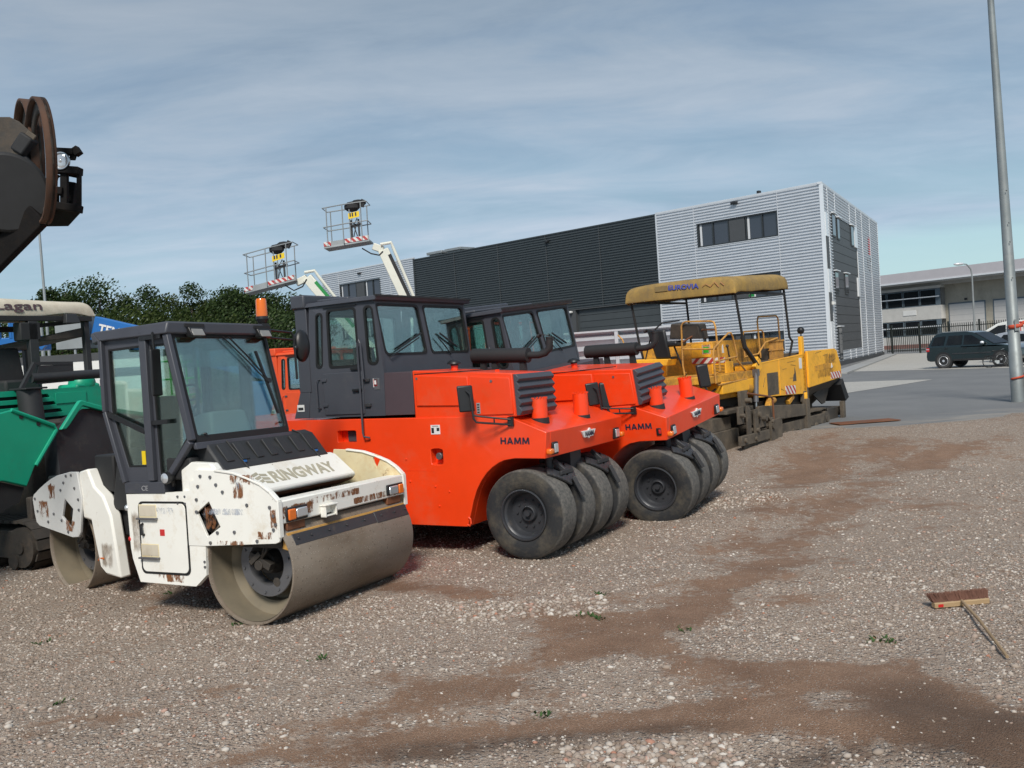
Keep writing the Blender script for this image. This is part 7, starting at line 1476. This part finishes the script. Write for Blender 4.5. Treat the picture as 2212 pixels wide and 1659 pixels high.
# ---------------------------------------------------------------- boom lifts behind the rollers
def basket(par, o, w, dpt, hgt, tilt, tubes=True, cover=True):
    """open cage on a plate with striped kick boards; o is the near left corner, x to the right"""
    def p(x, y, z): return Vector(o)+Vector((x, y, z+tilt*x))
    q = MB(); q.hexa([p(0, 0, 0), p(w, 0, 0), p(w, dpt, 0), p(0, dpt, 0), p(0, 0, .05), p(w, 0, .05), p(w, dpt, .05), p(0, dpt, .05)]); base = q.build('platform', M['galv'], par)
    for x0, x1 in ((0, w*.16), (w*.46, w*.97)): MB().hexa([p(x0, -.012, .05), p(x1, -.012, .05), p(x1, -.004, .05), p(x0, -.004, .05), p(x0, -.012, .17), p(x1, -.012, .17), p(x1, -.004, .17), p(x0, -.004, .17)]).build('kick_board', M['stripes'], base)
    MB().hexa([p(0, 0, .05), p(w, 0, .05), p(w, .01, .05), p(0, .01, .05), p(0, 0, .165), p(w, 0, .165), p(w, .01, .165), p(0, .01, .165)]).build('toe_board', M['galv'], base)
    b = MB()
    for z in (hgt*.52, hgt): b.tube([p(.02, .02, z), p(w*.5, -.05, z), p(w-.02, .02, z), p(w-.02, dpt-.02, z), p(w*.5, dpt+.03, z), p(.02, dpt-.02, z)], .016, 6, closed=True)
    for x, y in ((.12, .0), (w*.45, -.04), (w*.6, 0), (w*.85, 0), (.10, dpt), (w*.55, dpt), (w*.9, dpt)): b.tube([p(x, y, .05), p(x, y, hgt*.5), p(x+.01, y, hgt)], .018, 6)
    b.build('railing', M['galv'], par, 0, 50)
    MB().hexa([p(w*.58, -.03, hgt*.62), p(w*.82, -.03, hgt*.64), p(w*.82, -.015, hgt*.64), p(w*.58, -.015, hgt*.62), p(w*.58, -.03, hgt*.76), p(w*.82, -.03, hgt*.78), p(w*.82, -.015, hgt*.78), p(w*.58, -.015, hgt*.72)]).build('sign_plate', M['decal_yellow'], par)
    for i, xx in enumerate((.61, .66, .73)): MB().hexa([p(w*xx, -.034, hgt*.67), p(w*(xx+.03), -.034, hgt*.67), p(w*(xx+.03), -.03, hgt*.67), p(w*xx, -.03, hgt*.67), p(w*xx, -.034, hgt*.76), p(w*(xx+.03), -.034, hgt*.76), p(w*(xx+.03), -.03, hgt*.76), p(w*xx, -.03, hgt*.72)]).build('sign_print', M['decal_dark'], par)
    cb = MB().ball(p(w*.66, .10, hgt*.93), .20, 10, (1.15, .8, .75)).ball(p(w*.80, .14, hgt*1.0), .19, 10, (1.2, .8, .55)).bar(p(w*.86, .1, hgt*.9), p(w*.93, .1, hgt*1.05), .14, .12).build('control_cover', M['matt_black'], par, 0, 30)
    b = MB(); b.bar(p(w*.62, .1, .1), p(w*.62, .1, hgt*.6), .05, .05).bar(p(w*.78, .1, .1), p(w*.78, .1, hgt*.6), .05, .05).bar(p(w*.6, .1, hgt*.45), p(w*.85, .1, hgt*.48), .06, .06).tube([p(w*.66, .08, .2), p(w*.72, .02, .45), p(w*.66, .06, .6)], .015, 6).tube([p(w*.74, .08, .2), p(w*.68, .02, .5), p(w*.76, .06, .7)], .015, 6); b.build('control_stand', M['dark_steel'], par)
    return base
def lift(label, bx, by, tipD, elbowD, endD, Y_, boomm, w, tilt):
    """pixels: near left corner of the basket floor, hinge at the boom tip, points down the boom"""
    o = at_depth(bx, by, Y_); e = [at_depth(x, y, Y_+.3) for x, y in (tipD, elbowD, endD)]
    root = empty('boom_lift', (e[2].x+2.2, e[2].y+.5, HP), 90, 0, 0, 1, label, 'boom lift', 'boom lifts behind the rollers'); L_ = root.location
    rel = lambda v: Vector(v)-Vector(L_)
    basket(root, rel(o), w, .75, 1.12, tilt)
    a, b_, c_ = [rel(v) for v in e]; d = c_+(c_-b_)*1.3; d.z = max(d.z, 1.4)
    q = MB().bar(a, b_, .14, .20).build('jib', M['cream'], root, .02)
    q = MB().bar(b_, c_, .20, .30).bar(c_, d, .24, .32).build('boom', M['cream'], root, .02)
    n = Vector((.20, -.12, .10)); q2 = MB().tube([b_+Vector((-.05, -.1, .15)), b_+n+Vector((.05, 0, .08)), b_+(c_-b_)*.08+n+Vector((.05, 0, .05)), c_+n], .045, 8).build('cable_tube', M['cream'], q)
    MB().bar(b_+(c_-b_)*.12+n*.5, b_+(c_-b_)*1.0+n*.5, .09, .09).build('hose_chain', boomm, q)
    MB().tube([a+Vector((-.3, -.1, -.05)), a+Vector((-.05, -.15, -.22)), a+(b_-a)*.6+Vector((0, -.1, -.20)), b_+Vector((0, -.1, -.05))], .02, 6).build('hose', M['matt_black'], q)
    MB().b(-1.2, 1.2, -.6, .6, .45, 1.5).build('turret', M['cream'], root, .05); MB().b(-1.4, 1.4, -.8, .8, .25, .5).build('chassis', boomm, root, .03); MB().bar(d, (.0, 0, 1.3), .24, .3).build('lower_boom', boomm, root, .02)
    for x in (-1, 1):
        for y in (-.8, .6): MB().cyl((x, y, .35), (x, y+.2, .35), .35, n=20).build('wheel', M['tyre'], root, .02)
lift('white boom lift with its basket raised highest above the grey cab', 700, 537, (806, 532), (828, 540), (884, 660), 26, M['matt_black'], 1.28, .10)
lift('white and green boom lift with tilted basket, in front of the trees', 529, 634, (640, 612), (664, 600), (760, 712), 27, M['boom_green'], 1.5, .19)
# ---------------------------------------------------------------- machines seen in pieces behind the front row
t3 = at_depth(586, 757, 21.0); x3 = Vector((math.sin(R(121)), math.cos(R(121)), 0))*3.25*.95
o3 = pneumatic_roller('pneumatic_roller', (t3.x+x3.x, t3.y+x3.y, t3.z-3.36*.95), 121, 0, 0, 'older roller with orange painted cab, glimpsed behind the white roller', M['old_orange'], 'pneumatic tyred rollers', scale=.95)
o4 = pneumatic_roller('pneumatic_roller', (1.2, 24.0, .25), 121, 0, 0, 'roller with orange painted cab seen through the windows of the grey cab', M['old_orange'], 'pneumatic tyred rollers', scale=.95)
# blue telescopic boom with white letters
a = at_depth(206, 709, 24); c = at_depth(640, 809, 24); dv = c-a
BB = empty('telescopic_lift', (c.x, c.y, HP), 90, 0, 0, 1, 'blue telescopic lift with white letters on its sloping boom', 'boom lift')
q = MB(); A_ = a-c+Vector((0, 0, c.z-HP)); C_ = Vector((0, 0, c.z-HP)); q.bar(A_, C_, .35, .62); boom = q.build('boom', M['blue'], BB, .02)
dn = (C_-A_).normalized(); up_ = Vector((-dn.z, 0, dn.x)); nn_ = Vector((0, -1, 0))
text('lettering', 'TEN', M['decal_white'], boom, A_+dn*.16-up_*.10+nn_*.19, dn, up_, .55, .25, .03)
MB().b(-1.0, 1.8, -1.0, 1.0, .6, 1.9).build('turret', M['blue'], BB, .05); MB().b(-1.6, 1.6, -1.1, 1.1, .3, .7).build('chassis', M['dark_steel'], BB)
for x in (-1.2, 1.2):
    for y in (-1.2, .9): MB().cyl((x, y, .45), (x, y+.3, .45), .45, n=20).build('wheel', M['tyre'], BB, .03)
MB().b(A_.x-.9, A_.x-.1, -.3, .5, A_.z-.5, A_.z+.3).build('basket_arm', M['bright_green'] if False else M['galv'], BB)
# blue work platform at the far left
a = at_depth(-30, 755, 20); 
BP = empty('work_platform', (a.x+.3, a.y, HP), 90, 0, 0, 1, 'blue raised work platform cage behind the green paver, far left', 'work platform'); zl = a.z-HP-.1
MB().hexa([(-1.2, 0, zl), (.72, 0, zl+.02), (.72, .8, zl+.02), (-1.2, .8, zl), (-1.2, 0, zl+.28), (.72, 0, zl+.34), (.72, .8, zl+.34), (-1.2, .8, zl+.28)]).build('platform', M['blue'], BP, .02)
b = MB()
for x in (-1.1, -.5, .0, .25, .66): b.bar((x, .02, zl+.3), (x, .02, zl+.85), .06, .06)
b.bar((-1.2, .02, zl+.84), (.7, .02, zl+.88), .05, .05).bar((-1.2, .78, zl+.84), (.7, .78, zl+.88), .05, .05).b(.22, .45, .0, .1, zl+.3, zl+.95).bar((.7, .02, zl+.3), (.95, .02, zl+.05), .1, .12); b.build('railing', M['blue'], BP, .004)
MB().b(-.6, .0, .2, .6, .5, zl).build('mast', M['blue'], BP, .02); MB().b(-1.0, .5, -.2, 1.0, .2, .6).build('chassis', M['blue'], BP, .03)
for x in (-.8, .3):
    for y in (-.25, .85): MB().cyl((x, y, .25), (x, y+.2, .25), .25, n=18).build('wheel', M['tyre'], BP, .02)
# green scissor lift and white trailer
a = at_depth(322, 882, 17.5)
GS = empty('scissor_lift', (a.x, a.y, .25), 90, 0, 0, 1, 'bright green scissor lift cage seen through the cab door of the white roller', 'scissor lift'); zl = a.z-.25
MB().b(0, .60, 0, 1.6, zl, zl+.20).build('platform', M['bright_green'], GS, .02); b = MB()
for x in (.03, .2, .45, .57):
    for y in (0, 1.6): b.tube([(x, y, zl+.2), (x, y, zl+.86)], .018, 6)
for z in (.52, .86):
    for y in (0, 1.6): b.tube([(-.0, y, zl+z), (.6, y, zl+z)], .018, 6)
b.build('railing', M['bright_green'], GS); MB().b(-.05, .65, -.1, 1.7, .15, .8).build('chassis', M['bright_green'], GS, .03); b = MB()
b.bar((.1, .1, .8), (.1, 1.5, zl), .06, .08).bar((.5, 1.5, .8), (.5, .1, zl), .06, .08); b.build('scissor_arm', M['dark_steel'], GS)
for x in (0, .5):
    for y in (.2, 1.4): MB().cyl((x, y, .18), (x+.1, y, .18), .18, n=18).build('wheel', M['tyre'], GS)
a = at_depth(-60, 790, 23); c = at_depth(395, 783, 23)
WT = empty('box_trailer', ((a.x+c.x)/2, 23.8, HP), 90, 0, 0, 1, 'long white box trailer in front of the trees, behind the green paver', 'trailer'); hl = (c.x-a.x)/2
MB().b(-hl, hl, -.8, 1.2, .75, a.z-HP-.05).build('box', M['white_clean'], WT, .02); MB().b(-hl, hl, -.84, -.8, .75, .9).build('skirt', M['dark_steel'], WT); MB().b(-hl, hl, -.82, 1.2, a.z-HP-.06, a.z-HP+.12).build('top_edge', M['dark_panel'], WT)
MB().b(-hl+.7, -hl+1.6, -.815, -.79, .95, 1.75).build('dark_panel', M['matt_black'], WT)
for x in (-hl+1.5, hl-1.5, hl-2.7): MB().cyl((x, -.75, .45), (x, -.45, .45), .45, n=22).build('wheel', M['tyre'], WT, .02)
MB().b(hl*.2, hl*.2+.06, -.815, -.8, .8, 2.2).build('door_gap', M['dark_steel'], WT)
